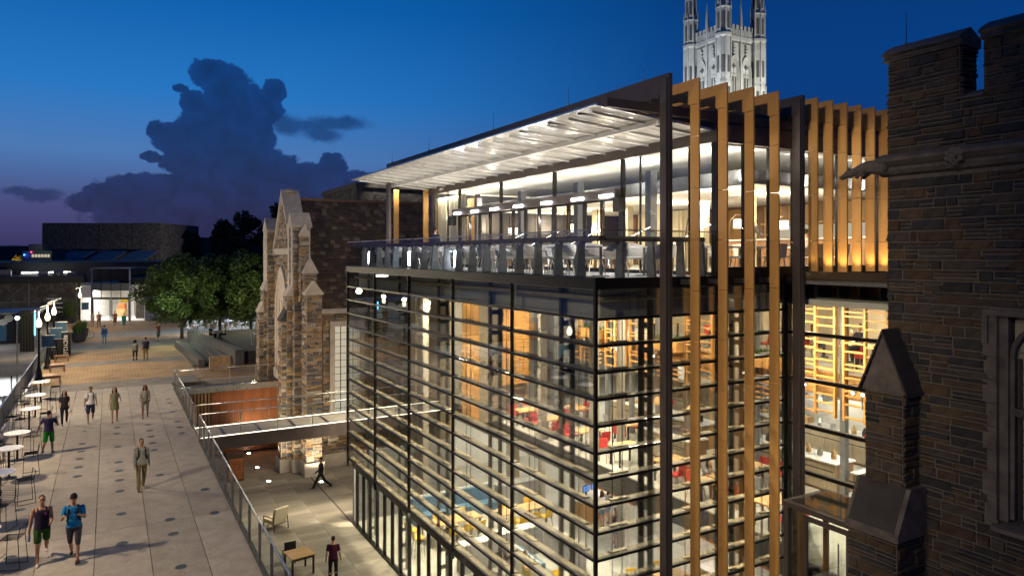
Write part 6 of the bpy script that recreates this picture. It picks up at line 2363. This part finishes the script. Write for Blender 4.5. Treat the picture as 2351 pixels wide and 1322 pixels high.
def person(label, loc, face, H=1.75, skin='tan', female=False, legs=(.3, -.3), knees=(.1, .35), arms=((.2, .3, .1), (-.2, .3, .1)), top=(.5, .5, .5), sleeve='short', bottom=(.1, .1, .12), bottom_len=.55,
           shoes=(.05, .05, .05), hair=(.02, .015, .012), hair_len=0, dress=False, pack=None, cap_=None, item=None, vox=.017, group='people on the upper walkway', sit=False, lean=0.0, strap=True, belly=1.0, emblem=None, build_=1.0, detail=True, tank=False):
    s = H / 1.88
    g = build_
    t = thing('person', label, 'person', loc, face, group)
    sk = 'skin_' + skin
    if sk not in M:
        plain(sk, SKIN[skin], .55, 0, .08, 12, .1, .4)
    hipz = (.90 if not sit else .0) * s
    hw = (.095 if not female else .10) * s
    sw = (.185 if not female else .155) * s * g
    # legs: x side, forward is -y
    leg = []
    for side, (a, kb) in ((-1, (legs[0], knees[0])), (1, (legs[1], knees[1]))):
        hip = Vector((side * hw, 0, hipz))
        th, sh_ = .43 * s, .42 * s
        if sit:
            kn = hip + Vector((side * .03, -th, .02))
            an = kn + Vector((0, .04 if side > 0 else -.03, -sh_))
        else:
            kn = hip + Vector((side * .01, -math.sin(a) * th, -math.cos(a) * th))
            an = kn + Vector((0, -math.sin(a - kb) * sh_, -math.cos(a - kb) * sh_))
        leg.append((hip, kn, an))
    low = min(l[2].z for l in leg) - .075 * s
    dz = -low if not sit else 0.0
    for l in leg:
        for p in l:
            p.z += dz
    hz = hipz + dz
    W = 1.0 if not female else .93
    rings = [(hz - .07 * s, .13 * s, .10 * s, 0), (hz, .165 * s * (1.03 if female else 1), .115 * s * belly, 0), (hz + .10 * s, .15 * s * W, .105 * s * belly, -.005), (hz + .20 * s, .138 * s * W * (1 if not female else .95), .10 * s * belly, -.008),
             (hz + .32 * s, .16 * s * W * g, .112 * s, -.005), (hz + .44 * s, .178 * s * W * g, .112 * s, .002), (hz + .515 * s, .165 * s * W * g, .095 * s, .008), (hz + .56 * s, .09 * s, .07 * s, .01), (hz + .60 * s, .054 * s, .055 * s, .0), (hz + .66 * s, .05 * s, .052 * s, -.012)]
    rings = [(z, w, d, sy - lean * (z - hz)) for z, w, d, sy in rings]
    sz = hz + .50 * s
    hd = Vector((0, -.02 * s - lean * .7 * s, hz + .755 * s))
    body = MB()
    loft(body, rings)
    for hip, kn, an in leg:
        limb(body, [(hip, .088 * s * g), (kn, .056 * s), (kn.lerp(an, .3) + Vector((0, .018 * s, 0)), .054 * s), (an, .036 * s)])
        limb(body, [(an + Vector((0, .03 * s, -.035 * s)), .036 * s), (an + Vector((0, -.09 * s, -.045 * s)), .034 * s), (an + Vector((0, -.16 * s, -.052 * s)), .024 * s)], 8)
    arm = []
    for side, (a, eb, ab) in ((-1, arms[0]), (1, arms[1])):
        sh = Vector((side * sw, -lean * .5 * s + .005, sz))
        ua, fa = .285 * s, .25 * s
        d1 = Vector((side * math.sin(ab), -math.sin(a) * math.cos(ab), -math.cos(a) * math.cos(ab)))
        el_ = sh + d1 * ua
        inw = -side * max(0, eb - .7) * .35
        d2 = Vector((side * math.sin(ab) * .6 + inw, -math.sin(a + eb), -math.cos(a + eb))).normalized()
        wr = el_ + d2 * fa
        arm.append((sh, el_, wr, d2))
        limb(body, [(sh, .056 * s * g), (el_, .040 * s), (el_.lerp(wr, .3), .041 * s), (wr, .027 * s)])
        # hand: palm, thumb and four curled fingers
        palm = wr + d2 * .055 * s
        limb(body, [(wr, .027 * s), (palm, .033 * s)], 8)
        sx_ = Vector((0, 1, 0)).cross(d2).normalized() if abs(d2.y) < .9 else Vector((1, 0, 0))
        fw = d2.cross(sx_).normalized()
        for q, ln in ((-.024, .062), (-.008, .072), (.008, .068), (.024, .054)):
            b0 = palm + fw * q * s + d2 * .02 * s
            b1 = b0 + d2 * ln * .55 * s - sx_ * side * .012 * s
            b2 = b1 + d2 * ln * .35 * s - sx_ * side * .028 * s
            limb(body, [(b0, .0105 * s), (b1, .0095 * s), (b2, .008 * s)], 6)
        th0 = palm - fw * .025 * s
        limb(body, [(th0, .013 * s), (th0 - fw * .03 * s + d2 * .03 * s, .011 * s)], 6)
    # head with jaw, nose and ears
    body.ball(hd, .1 * s, 14, 10, 0, (.76, .95, 1.14))
    body.ball(hd + Vector((0, -.03, -.06)) * s, .07 * s, 12, 8, 0, (.82, .85, .9))
    body.tube(hd + Vector((0, -.085, .015)) * s, hd + Vector((0, -.112, -.025)) * s, .010 * s, .017 * s, 6)
    for q in (-1, 1):
        body.ball(hd + Vector((q * .078, .005, -.005)) * s, .024 * s, 8, 6, 0, (.5, .9, 1.3))
    fuse(body, 'body', sk, t, vox, 4)
    if detail:
        m = MB()
        for q in (-1, 1):
            m.ball(hd + Vector((q * .031, -.090, .012)) * s, .0125 * s, 8, 6, 0, (1.3, .6, .8))
        m.build('eyes', 'rubber_black', t)
        m = MB().ball(hd + Vector((0, -.091, -.062)) * s, .022 * s, 8, 6, 0, (1.1, .5, .3))
        m.build('mouth', cloth((.25, .08, .07)), t)
        m = MB()
        for q in (-1, 1):
            m.bar(hd + Vector((q * .015, -.097, .036)) * s, hd + Vector((q * .05, -.083, .038)) * s, .012 * s, .009 * s)
        m.build('eyebrows', cloth(hair), t)
    # hair
    m = MB()
    m.ball(hd + Vector((0, .02, .024)) * s, .1 * s, 14, 10, 0, (.80, .95, 1.0))
    if hair_len:
        for q in (-1, -.4, .4, 1):
            limb(m, [(hd + Vector((q * .06, .045, .03)) * s, .05 * s), (hd + Vector((q * .085, .05, -.10)) * s, .05 * s), (hd + Vector((q * .09, .05 if abs(q) < 1 else .0, -.10 - hair_len)) * s, .035 * s)], 8)
    o = fuse(m, 'hair', cloth(hair), t, vox, 2)
    if cap_:
        m = MB()
        m.ball(hd + Vector((0, .012, .045)) * s, .108 * s, 14, 8, 0, (.82, .98, .95))
        m.box(-.07 * s, .07 * s, hd.y - .19 * s, hd.y - .07 * s, hd.z + .052 * s, hd.z + .066 * s)
        m.build('cap', cloth(cap_), t, smooth=True)
    # top
    e = .014
    m = MB()
    zt = hz - (.05 if not dress else .0) * s
    rr = [(z, w + e + (.012 if z < hz + .25 * s else 0), d + e + (.012 if z < hz + .25 * s else 0), sy) for z, w, d, sy in rings if z > zt - .01 and z < hz + .57 * s]
    if tank:
        rr = [(z, w, d, sy) for z, w, d, sy in rr if z < hz + .46 * s] + [(hz + .545 * s, .085 * s, .075 * s, .006 - lean * .54)]
    if tank:
        for q in (-1, 1):
            limb(m, [((q * .085 * s, -.10 * s, hz + .44 * s), .022 * s), ((q * .095 * s, -.03 * s, hz + .545 * s), .024 * s), ((q * .09 * s, .08 * s, hz + .46 * s), .024 * s)], 8)
    if dress:
        rr = [(hz - .28 * s, .22 * s, .17 * s, -.01), (hz - .1 * s, .195 * s, .145 * s, 0)] + rr
    loft(m, rr)
    if not tank:
        for sh, el_, wr, d2 in arm:
            if sleeve == 'short':
                limb(m, [(sh, .058 * s * g + .006), (sh.lerp(el_, .6), .054 * s)], 10)
            elif sleeve == 'long':
                limb(m, [(sh, .064 * s * g + .006), (el_, .053 * s), (el_.lerp(wr, .92), .042 * s)], 10)
            elif sleeve == 'cap':
                limb(m, [(sh, .062 * s), (sh.lerp(el_, .3), .056 * s)], 10)
    sh_o = fuse(m, 'shirt' if not dress else 'dress', cloth(top), t, vox, 3)
    if emblem:
        m = MB()
        for k in range(7):
            a = k * .9
            es = emblem[3] if len(emblem) > 3 else .8
            m.ball((emblem[1] * s + .045 * es * math.cos(a) * s, -.118 * s - lean * .3, hz + emblem[2] * s + .05 * es * math.sin(a) * s), .03 * es * s, 8, 5, 0, (1, .5, 1))
        m.build('shirt_emblem', cloth(emblem[0]), t)
    # bottoms
    if not dress:
        m = MB()
        loft(m, [(z, w + .012, d + .014, sy) for z, w, d, sy in rings if z < hz + .14 * s])
        for hip, kn, an in leg:
            if bottom_len <= .5:
                end = hip.lerp(kn, bottom_len * 2)
                limb(m, [(hip, .102 * s * g), (end, (.088 if not female else .084) * s)], 12)
            else:
                f = (bottom_len - .5) * 2
                limb(m, [(hip, .098 * s * g), (kn, .068 * s), (kn.lerp(an, f), .050 * s + (.012 if not female else .0))], 12)
        fuse(m, 'trousers' if bottom_len > .55 else 'shorts', cloth(bottom), t, vox, 3)
    # shoes
    for hip, kn, an in leg:
        m = MB()
        limb(m, [(an + Vector((0, .035 * s, -.04 * s)), .042 * s), (an + Vector((0, -.09 * s, -.05 * s)), .041 * s), (an + Vector((0, -.165 * s, -.056 * s)), .030 * s)], 8)
        m.v = [(a, b, max(c, an.z - .078 * s)) for a, b, c in m.v]
        fuse(m, 'shoe', cloth(shoes), t, max(vox, .014), 2)
    if pack:
        m = MB()
        loft(m, [(hz + .08 * s, .13 * s, .06 * s, .19 * s - lean * .1), (hz + .12 * s, .155 * s, .085 * s, .195 * s - lean * .1), (hz + .36 * s, .15 * s, .085 * s, .19 * s - lean * .35), (hz + .50 * s, .12 * s, .06 * s, .17 * s - lean * .5)])
        bp = fuse(m, 'backpack', cloth(pack), t, .018, 3)
        if strap:
            for q in (-1, 1):
                m = MB()
                pts = [(q * .105 * s, .10 * s, hz + .50 * s), (q * .105 * s, .0, hz + .575 * s), (q * .11 * s, -.115 * s, hz + .47 * s), (q * .115 * s, -.14 * s, hz + .32 * s), (q * .15 * s, -.07 * s, hz + .16 * s), (q * .15 * s, .1 * s, hz + .12 * s)]
                for a, b in zip(pts, pts[1:]):
                    m.bar((a[0], a[1] - lean * (a[2] - hz), a[2]), (b[0], b[1] - lean * (b[2] - hz), b[2]), .045 * s, .014 * s, up=(0, -1, .2))
                m.build('strap', cloth(tuple(c * .5 for c in pack)), bp)
    if item:
        which, nm, col = item[:3]
        sh, el_, wr, d2 = arm[which]
        p = wr + d2 * .09 * s
        if nm == 'water_bottle':
            io = MB().lathe([(.032, 0), (.034, .02), (.034, .15), (.015, .19), (.015, .21)], 10, (0, 0, -.17)).build(nm, cloth(col, .3), None)
        elif nm == 'phone':
            io = MB().box(-.006, .006, -.035, .035, -.07, .07).build(nm, cloth(col, .3), None)
        else:
            io = MB().lathe([(.05, 0), (.08, .06), (.07, .16), (.04, .2)], 9, (0, 0, -.17)).build(nm, cloth(col, .7), None)
        mw = Matrix.Translation(Vector(loc)) @ Matrix.Rotation(face, 4, 'Z')
        io.location = mw @ p
        io.rotation_euler = (0, 0, face)
        tag(io, item[3], {'water_bottle': 'bottle', 'phone': 'phone', 'paper_bag': 'bag'}[nm])
    return t


down = (.05, .25, .10)
person('person in dark tank top and green shorts walking, arm bent across', (-10.72, 8.96, ZP), .08, 1.80, 'tan', legs=(.25, -.32), knees=(.08, .55), arms=((-.05, .12, .22), (.25, 1.25, .12)), top=(.02, .015, .035), tank=True,
       bottom=(.03, .085, .02), bottom_len=.36, shoes=(.55, .53, .5), item=(0, 'water_bottle', (.35, .45, .7), 'blue-capped water bottle held low by the person in the tank top'), vox=.013, emblem=((.30, .06, .28), .075, .40, .45))
person('person in bright blue t-shirt and dark cap holding backpack straps', (-10.02, 8.77, ZP), -.12, 1.78, 'tan', legs=(-.18, .25), knees=(.4, .05), arms=((.3, 1.85, .24), (.3, 1.85, .24)), top=(.01, .17, .42),
       bottom=(.055, .055, .065), bottom_len=.53, shoes=(.06, .03, .02), cap_=(.012, .012, .014), pack=(.02, .02, .025), vox=.013, belly=1.1, lean=.05, emblem=((.65, .68, .7), .0, .33), build_=1.08)
person('person in grey long-sleeved shirt and khaki trousers with backpack straps', (-8.31, 13.9, ZP), .15, 1.80, 'tan', legs=(.12, -.22), knees=(.08, .32), arms=((.1, .3, .12), (-.25, .35, .16)), top=(.26, .26, .235), sleeve='long',
       bottom=(.20, .165, .08), bottom_len=.98, shoes=(.08, .07, .06), pack=(.03, .03, .03), vox=.013)
person('person in navy t-shirt and green shorts seen from behind holding a phone', (-11.3, 20.6, ZP), math.pi - .2, 1.78, 'brown', legs=(.15, -.25), knees=(.05, .6), arms=((.1, 2.45, .5), (-.2, .2, .5)), top=(.025, .018, .06), bottom=(.01, .17, .025),
       bottom_len=.46, shoes=(.06, .06, .06), item=(0, 'phone', (.02, .02, .02), 'dark phone held to the ear of the person in navy'), vox=.014, belly=1.12)
person('person with long dark hair in black t-shirt and leggings', (-11.02, 25.8, ZP), .1, 1.66, 'tan', True, legs=(.2, -.2), knees=(.05, .35), arms=((.1, 1.1, .2), (.1, .45, .12)), top=(.018, .018, .024), bottom=(.012, .012, .018), bottom_len=.97,
       shoes=(.25, .15, .11), hair_len=.17, item=(1, 'paper_bag', (.6, .58, .55), 'white paper bag carried by the person in black leggings'), vox=.015, belly=1.1, build_=1.1)
person('person in white t-shirt and navy shorts with a backpack on one shoulder', (-9.99, 25.7, ZP), .05, 1.78, 'brown', legs=(.18, -.2), knees=(.06, .42), arms=((.02, .2, .16), (.1, .4, .15)), top=(.55, .55, .57), bottom=(.02, .025, .05), bottom_len=.46,
       shoes=(.3, .3, .3), pack=(.10, .085, .05), item=(0, 'water_bottle', (.6, .62, .65), 'pale water bottle carried by the person in white t-shirt'), vox=.015, hair=(.012, .01, .01), strap=True)
person('person in olive sleeveless dress, one hand at the waist', (-9.02, 25.35, ZP), .02, 1.70, 'tan', True, legs=(.15, -.12), knees=(.05, .2), arms=((.05, .2, .22), (.15, 1.35, .42)), top=(.15, .15, .085), sleeve='cap', dress=True, shoes=(.12, .07, .05), hair_len=.08, vox=.015)
person('person with long auburn hair in open grey cardigan and bare legs', (-7.75, 25.5, ZP), -.1, 1.66, 'brown', True, legs=(.08, -.16), knees=(.04, .25), arms=((.2, 1.0, .18), (.1, .8, .2)), top=(.23, .22, .18), sleeve='long', bottom=(.20, .19, .15), bottom_len=.32,
       shoes=(.07, .05, .04), hair=(.05, .014, .01), hair_len=.16, vox=.015)
person('person with long hair and grey top walking away beside a companion', (-7.6, 45.9, ZP), math.pi, 1.68, 'tan', True, legs=(.14, -.14), knees=(.05, .2), top=(.2, .2, .17), sleeve='long', bottom=(.02, .02, .03), bottom_len=.97, hair_len=.15, vox=.02, detail=False, shoes=(.5, .5, .5))
person('person with dark backpack and tan trousers walking away beside a companion', (-6.9, 46.2, ZP), math.pi, 1.80, 'brown', legs=(-.14, .14), knees=(.2, .05), top=(.03, .03, .05), bottom=(.26, .19, .1), bottom_len=.97, pack=(.02, .02, .05), vox=.02, detail=False)
person('person in dark red top crossing near the first shade tree', (-5.4, 58.6, ZP), .6, 1.75, 'tan', legs=(.1, -.1), top=(.10, .035, .03), bottom=(.05, .05, .06), bottom_len=.5, vox=.024, detail=False)
person('person in blue jacket and jeans with a pack, walking away', (-9.6, 58.5, ZP), math.pi, 1.75, 'tan', legs=(.15, -.15), top=(.03, .10, .30), sleeve='long', bottom=(.06, .17, .32), bottom_len=.97, pack=(.03, .06, .16), vox=.024, detail=False)
person('person in grey skirt standing by the glass entrance', (-10.8, 75.8, ZP), .2, 1.68, 'tan', True, legs=(.1, -.1), top=(.25, .22, .25), dress=True, sleeve='cap', vox=.026, detail=False)
person('person in brown top beside the one in grey skirt', (-10.2, 75.6, ZP), -.2, 1.75, 'brown', legs=(.1, -.1), top=(.20, .10, .07), bottom=(.15, .08, .06), bottom_len=.97, vox=.026, detail=False)
person('person in rust shorts in front of the entrance doors', (-8.7, 75.6, ZP), .1, 1.75, 'tan', legs=(.12, -.12), top=(.17, .10, .07), bottom=(.16, .06, .04), bottom_len=.5, vox=.026, detail=False)
person('person in teal shirt in front of the entrance tower', (-7.9, 72.1, ZP), .3, 1.75, 'tan', legs=(.12, -.12), top=(.02, .22, .20), sleeve='long', bottom=(.03, .16, .15), bottom_len=.6, vox=.026, detail=False)
GC = 'people in the sunken court'
person('person in maroon t-shirt and black trousers standing on the court', (-2.09, 13.3, 0), 2.7, 1.76, 'light', legs=(.1, -.12), knees=(.05, .12), arms=((.05, .15, .22), (-.15, .25, .2)), top=(.07, .012, .035), bottom=(.015, .015, .02), bottom_len=.98, hair=(.05, .03, .02), vox=.015, group=GC)
person('person in dark clothes striding across the court below the downpipe', (.2, 23.9, 0), -math.pi / 2 - .2, 1.78, 'tan', legs=(.5, -.5), knees=(.05, .35), arms=((-.4, .4, .1), (.4, .6, .1)), top=(.02, .02, .028), sleeve='long', bottom=(.015, .015, .02), bottom_len=.98, vox=.017, group=GC, detail=False)
GS = 'people seated outdoors'
person('person in black sitting on the terrace wall under the trees', (-1.75, 52.4, ZP + 1.0), .9, 1.75, 'brown', sit=True, arms=((.5, .8, .2), (.5, .8, .2)), top=(.015, .015, .02), bottom=(.015, .015, .02), bottom_len=.98, vox=.022, group=GS, detail=False)
person('person in pale top sitting on the terrace wall facing a friend', (-.6, 52.6, ZP + 1.0), -1.2, 1.68, 'tan', True, sit=True, arms=((.6, .9, .2), (.6, .9, .2)), top=(.35, .33, .3), bottom=(.03, .03, .04), bottom_len=.98, hair_len=.1, vox=.022, group=GS, detail=False)
GI = 'people inside the dining hall'
person('person in dark suit walking past the curtain on the roof terrace', (2.7, 15.0, T0), 2.0, 1.78, 'tan', legs=(.3, -.3), knees=(.05, .4), top=(.02, .025, .04), sleeve='long', bottom=(.02, .02, .03), bottom_len=.98, vox=.02, group='people on the roof level', detail=False)
person('person with grey hair and apron serving in the rooftop restaurant', (6.9, 1.9, T0), 1.9, 1.76, 'light', arms=((.6, .9, .1), (.6, .9, .1)), legs=(.04, -.04), knees=(.05, .05), top=(.22, .21, .2), sleeve='long', bottom=(.05, .04, .035), bottom_len=.98, hair=(.3, .28, .26), vox=.018, group='people on the roof level', detail=False, lean=.08)
person('person in pale shirt seated behind the short fins upstairs', (8.6, 1.3, T0 + .5), 1.57, 1.7, 'light', sit=True, arms=((.5, .9, .2), (.5, .9, .2)), top=(.6, .5, .4), bottom=(.05, .05, .05), bottom_len=.98, vox=.02, group='people on the roof level', detail=False)
person('person with long hair and white top at the information desk', (9.6, 12.6, .02), math.pi, 1.68, 'tan', True, legs=(.05, -.05), top=(.6, .6, .6), bottom=(.1, .14, .22), bottom_len=.3, hair=(.04, .02, .012), hair_len=.18, vox=.02, group=GI, detail=False)
person('person with long hair and dark shoulder bag at the information desk', (10.1, 12.8, .02), math.pi + .3, 1.66, 'tan', True, legs=(.05, -.05), top=(.3, .3, .32), bottom=(.12, .16, .25), bottom_len=.3, hair=(.05, .025, .015), hair_len=.18, pack=(.02, .02, .02), vox=.02, group=GI, detail=False)
person('person in strapless dark top and denim shorts walking on the ground floor', (8.85, 10.65, .02), .1, 1.68, 'tan', True, legs=(.15, -.15), knees=(.05, .3), arms=((.05, .3, .3), (.05, .3, .3)), top=(.05, .04, .04), tank=True, bottom=(.10, .14, .24), bottom_len=.3, hair=(.04, .02, .012), vox=.02, group=GI, detail=False)
person('person in dark polo slouching in a seat by the divider on the ground floor', (3.75, 10.7, .5), .4, 1.76, 'light', sit=True, arms=((1.0, 1.6, .2), (.4, .9, .2)), top=(.02, .025, .045), bottom=(.06, .06, .08), bottom_len=.5, hair=(.06, .035, .02), vox=.018, group=GI, detail=False)
person('person with dark hair in yellow skirt beside the slouching diner', (3.9, 9.6, .5), .4, 1.66, 'light', True, sit=True, arms=((.6, 1.0, .2), (.4, .9, .2)), top=(.5, .4, .1), bottom=(.5, .38, .06), bottom_len=.6, hair=(.03, .02, .015), hair_len=.1, vox=.018, group=GI, detail=False)
person('person with dark hair seated at the gallery table by the slat panel', (7.7, 16.0, Z1 + .47), 0, 1.68, 'light', True, sit=True, arms=((.6, 1.0, .2), (.6, .9, .2)), top=(.5, .12, .1), bottom=(.05, .05, .06), bottom_len=.98, hair=(.03, .018, .012), hair_len=.14, vox=.02, group=GI, detail=False)
person('person leaning with dark hair over a gallery table', (7.5, 4.3, Z1 + .47), 0, 1.68, 'tan', True, sit=True, lean=.35, arms=((.9, .8, .2), (.9, .8, .2)), top=(.25, .25, .27), bottom=(.05, .05, .06), bottom_len=.98, hair=(.015, .012, .01), hair_len=.1, vox=.02, group=GI, detail=False)
person('person in red shirt standing behind the bakery counter', (12.6, 11.6, Z1), math.pi / 2, 1.75, 'brown', arms=((.5, .9, .1), (.5, .9, .1)), legs=(.02, -.02), knees=(.03, .03), top=(.55, .02, .03), bottom=(.03, .03, .03), bottom_len=.98, vox=.022, group=GI, detail=False)
person('person in black seated on a tall stool on the balcony', (12.0, 1.9, 8.2 + .75), -1.9, 1.75, 'light', sit=True, arms=((.5, .8, .2), (.5, .8, .2)), top=(.03, .03, .05), bottom=(.015, .015, .02), bottom_len=.98, vox=.02, group=GI, detail=False)
person('person with auburn hair seated on the balcony behind the ladder screen', (13.2, 4.6, 8.2 + .47), 0.5, 1.68, 'light', True, sit=True, arms=((.5, .8, .2), (.5, .8, .2)), top=(.4, .3, .25), bottom=(.05, .05, .06), bottom_len=.98, hair=(.14, .05, .02), hair_len=.12, vox=.02, group=GI, detail=False)
person('person in pale blouse seated on the balcony above a planter', (12.9, 2.9, 8.2 + .47), 0.2, 1.68, 'light', True, sit=True, arms=((.5, .8, .2), (.5, .8, .2)), top=(.65, .62, .58), bottom=(.05, .05, .06), bottom_len=.98, hair=(.12, .06, .03), hair_len=.08, vox=.02, group=GI, detail=False)
for x, y in ((12.6, 2.4), (12.7, 5.2), (12.6, 8.4), (12.6, 11.8)):
    o = copy_tree(gt0)
    o.location = (x, y, 8.2)
    o['label'] = 'small oak table on the upper balcony behind the ladder screens'
    o['group'] = 'oak tables on the balcony'
for x, y, r in ((12.1, 1.9, 90), (13.2, 4.6, 0), (12.9, 2.9, 0), (12.4, 6, 180), (12.8, 9.2, 0), (12.4, 7.7, 180)):
    o = copy_tree(red0)
    o.location = (x, y, 8.2)
    o.rotation_euler = (0, 0, rad(r))
    o['label'] = 'red chair with wooden legs on the upper balcony'
    o['group'] = 'red chairs on the balcony'
# ------------------------------------------------------------------ lamps of the place and added fill lights
W1, W2, CW = (1, .84, .60), (1, .90, .74), (.95, .97, 1)
for y in (2.5, 7.5, 12.5, 16.5):
    lamp('ceiling_lamp', 'AREA', (3.2, y, 10.6), 1150, W1, 1.2, spread=110)
for y in (-4, 2, 8, 14, 20):
    lamp('ceiling_lamp', 'AREA', (8.6, y, 10.6), 680, W1, 1.5)
for y in (-4, 2, 8, 14, 20):
    lamp('balcony_lamp', 'AREA', (13, y, 10.6), 210, W1, 1.2)
for x in (13, 16):
    for y in (-4, 1, 6, 11, 16):
        lamp('kitchen_lamp', 'AREA', (x, y, 7.5), 180, W2, 1.5)
for x in (8.6, 12):
    for y in (-3, 3, 9, 15, 21):
        lamp('ground_lamp', 'AREA', (x, y, 3.42), 220, W2, 1.5)
# upper restaurant and canopy
for x in (6.5, 10):
    for y in (2, 7, 12, 16):
        lamp('restaurant_lamp', 'AREA', (x, y, 13.98), 300, (1, .78, .50), 1.2)
        lamp('restaurant_fill', 'AREA', (x, y + 1.5, 13.0), 130, W1, .5, rot=(math.pi, 0, 0))  # added unseen fill that brightens the ceiling
for y in (1.5, 4.5, 7.5, 10.5, 13.5, 16.5):
    lamp('perimeter_uplight', 'AREA', (4.5, y, 13.8), 60, W2, .3, rot=(math.pi, 0, 0))
    lamp('canopy_uplight', 'AREA', (.55, y, 12.5), 42, (1, .88, .72), .12, 2.6, target=(1.7, y, 15.3))
    lamp('canopy_uplight', 'AREA', (3.3, y, 13.2), 30, (1, .88, .72), .12, 2.6, target=(2.0, y, 15.3))
for y in (2.5, 8, 13.5):
    lamp('heater_light', 'AREA', (3.2, y, 13.6), 80, CW, .3, 1.5, target=(1.2, y, 11.4))
for x in (5, 7.5, 10):
    lamp('perimeter_uplight', 'AREA', (x, .4, 13.9), 60, W2, .3, rot=(math.pi, 0, 0))
lamp('curtain_fill', 'AREA', (3.95, 16.3, 14.6), 60, W2, .2, 2.4)  # both are added fill lights that brighten the curtain
lamp('curtain_fill', 'AREA', (4.6, 16.3, 14.5), 90, W2, .4, 2.4, target=(3.9, 16.3, 12.6))
# unseen fill lights under the glass skin, added to brighten the court
for y in (3, 7, 11, 15, 18):
    lamp('court_fill', 'AREA', (-.15, y, 2.92), 40, (1, .88, .62), .2, 2.0, target=(-1.8, y, 0))
lamp('bridge_fill', 'AREA', (-3, 21, 3.6), 90, W1, .3, 2)  # added fill light below the bridge, brightening the court
for y in (13.5, 17.3):
    lamp('ceiling_lamp', 'AREA', (5.6, y, 10.6), 700, W1, 1.0)
lamp('roof_fill', 'SPOT', (2.2, 18.4, 15.9), 900, (1, .84, .62), .15, target=(5, 30, 12.5), spot=100, blend=.8)  # added fill so the hall's slate roof catches light
# glow at the foot of the short fins
for k in range(7):
    lamp('fin_uplight', 'SPOT', (6.25 + .59 * k, -.62, 11.5), 60, (1, .72, .35), .05, target=(6.48 + .59 * k, -.56, 13.2), spot=80, blend=.9)
# walkway lamps
for y in (-3, 8.5, 20, 31):
    lamp('walkway_lamp', 'SPOT', (-15.2, y, 10.0), 2400, (1, .78, .52), .25, target=(-8.5, y + 1, 4.2), spot=110, blend=.6)
# tall campus floodlights across the lawn, out of frame to the west
lamp('campus_flood', 'SPOT', (-34, -16, 27), 34000, (1, .80, .56), .5, target=(3, 2.2, 11), spot=26, blend=.9)
lamp('campus_flood', 'SPOT', (-30, 22, 14), 14000, (1, .84, .62), .5, target=(1, 33, 7), spot=45, blend=.8)
# floodlights of the chapel tower
lamp('tower_flood', 'SPOT', (88, 97, 34), 32000, (.90, .96, 1), .6, target=(103.5, 99, 55), spot=70, blend=.5)
lamp('tower_flood', 'SPOT', (110, 79, 34), 36000, (1, .97, .84), .6, target=(108, 95, 55), spot=70, blend=.5)
# spotlights on the block behind the hall
for x in (13, 16):
    lamp('wall_spot', 'SPOT', (x, 51.2, 20.5), 500, (1, .9, .72), .1, target=(x, 52.4, 15), spot=70, blend=.7)
# ------------------------------------------------------------------ masts that carry the floodlights, west of the walkway
for x, y, z, lb in ((-34, -16, 27, 'tall steel mast carrying the floodlight for the orange fins'), (-30, 22, 14, 'steel mast carrying the floodlight for the gothic hall'),
                    (-15.2, -3, 10, 'walkway light mast level with the stone building'), (-15.2, 8.5, 10, 'walkway light mast level with the two walking men'),
                    (-15.2, 20, 10, 'walkway light mast level with the footbridge'), (-15.2, 31, 10, 'walkway light mast level with the wooden court wall')):
    t = thing('light_mast', lb, 'light mast', (x, y, -.1), 0, 'light masts west of the walkway')
    MB().tube((-.5, 0, 0), (-.5, 0, z + .5), .12, .07, 10).tube((-.5, 0, z + .4), (0, 0, z + .4), .05, n=8).build('pole', 'grey_steel', t)
    MB().box(-.2, .25, -.2, .2, z + .32, z + .5).build('head', 'dark_metal', t)
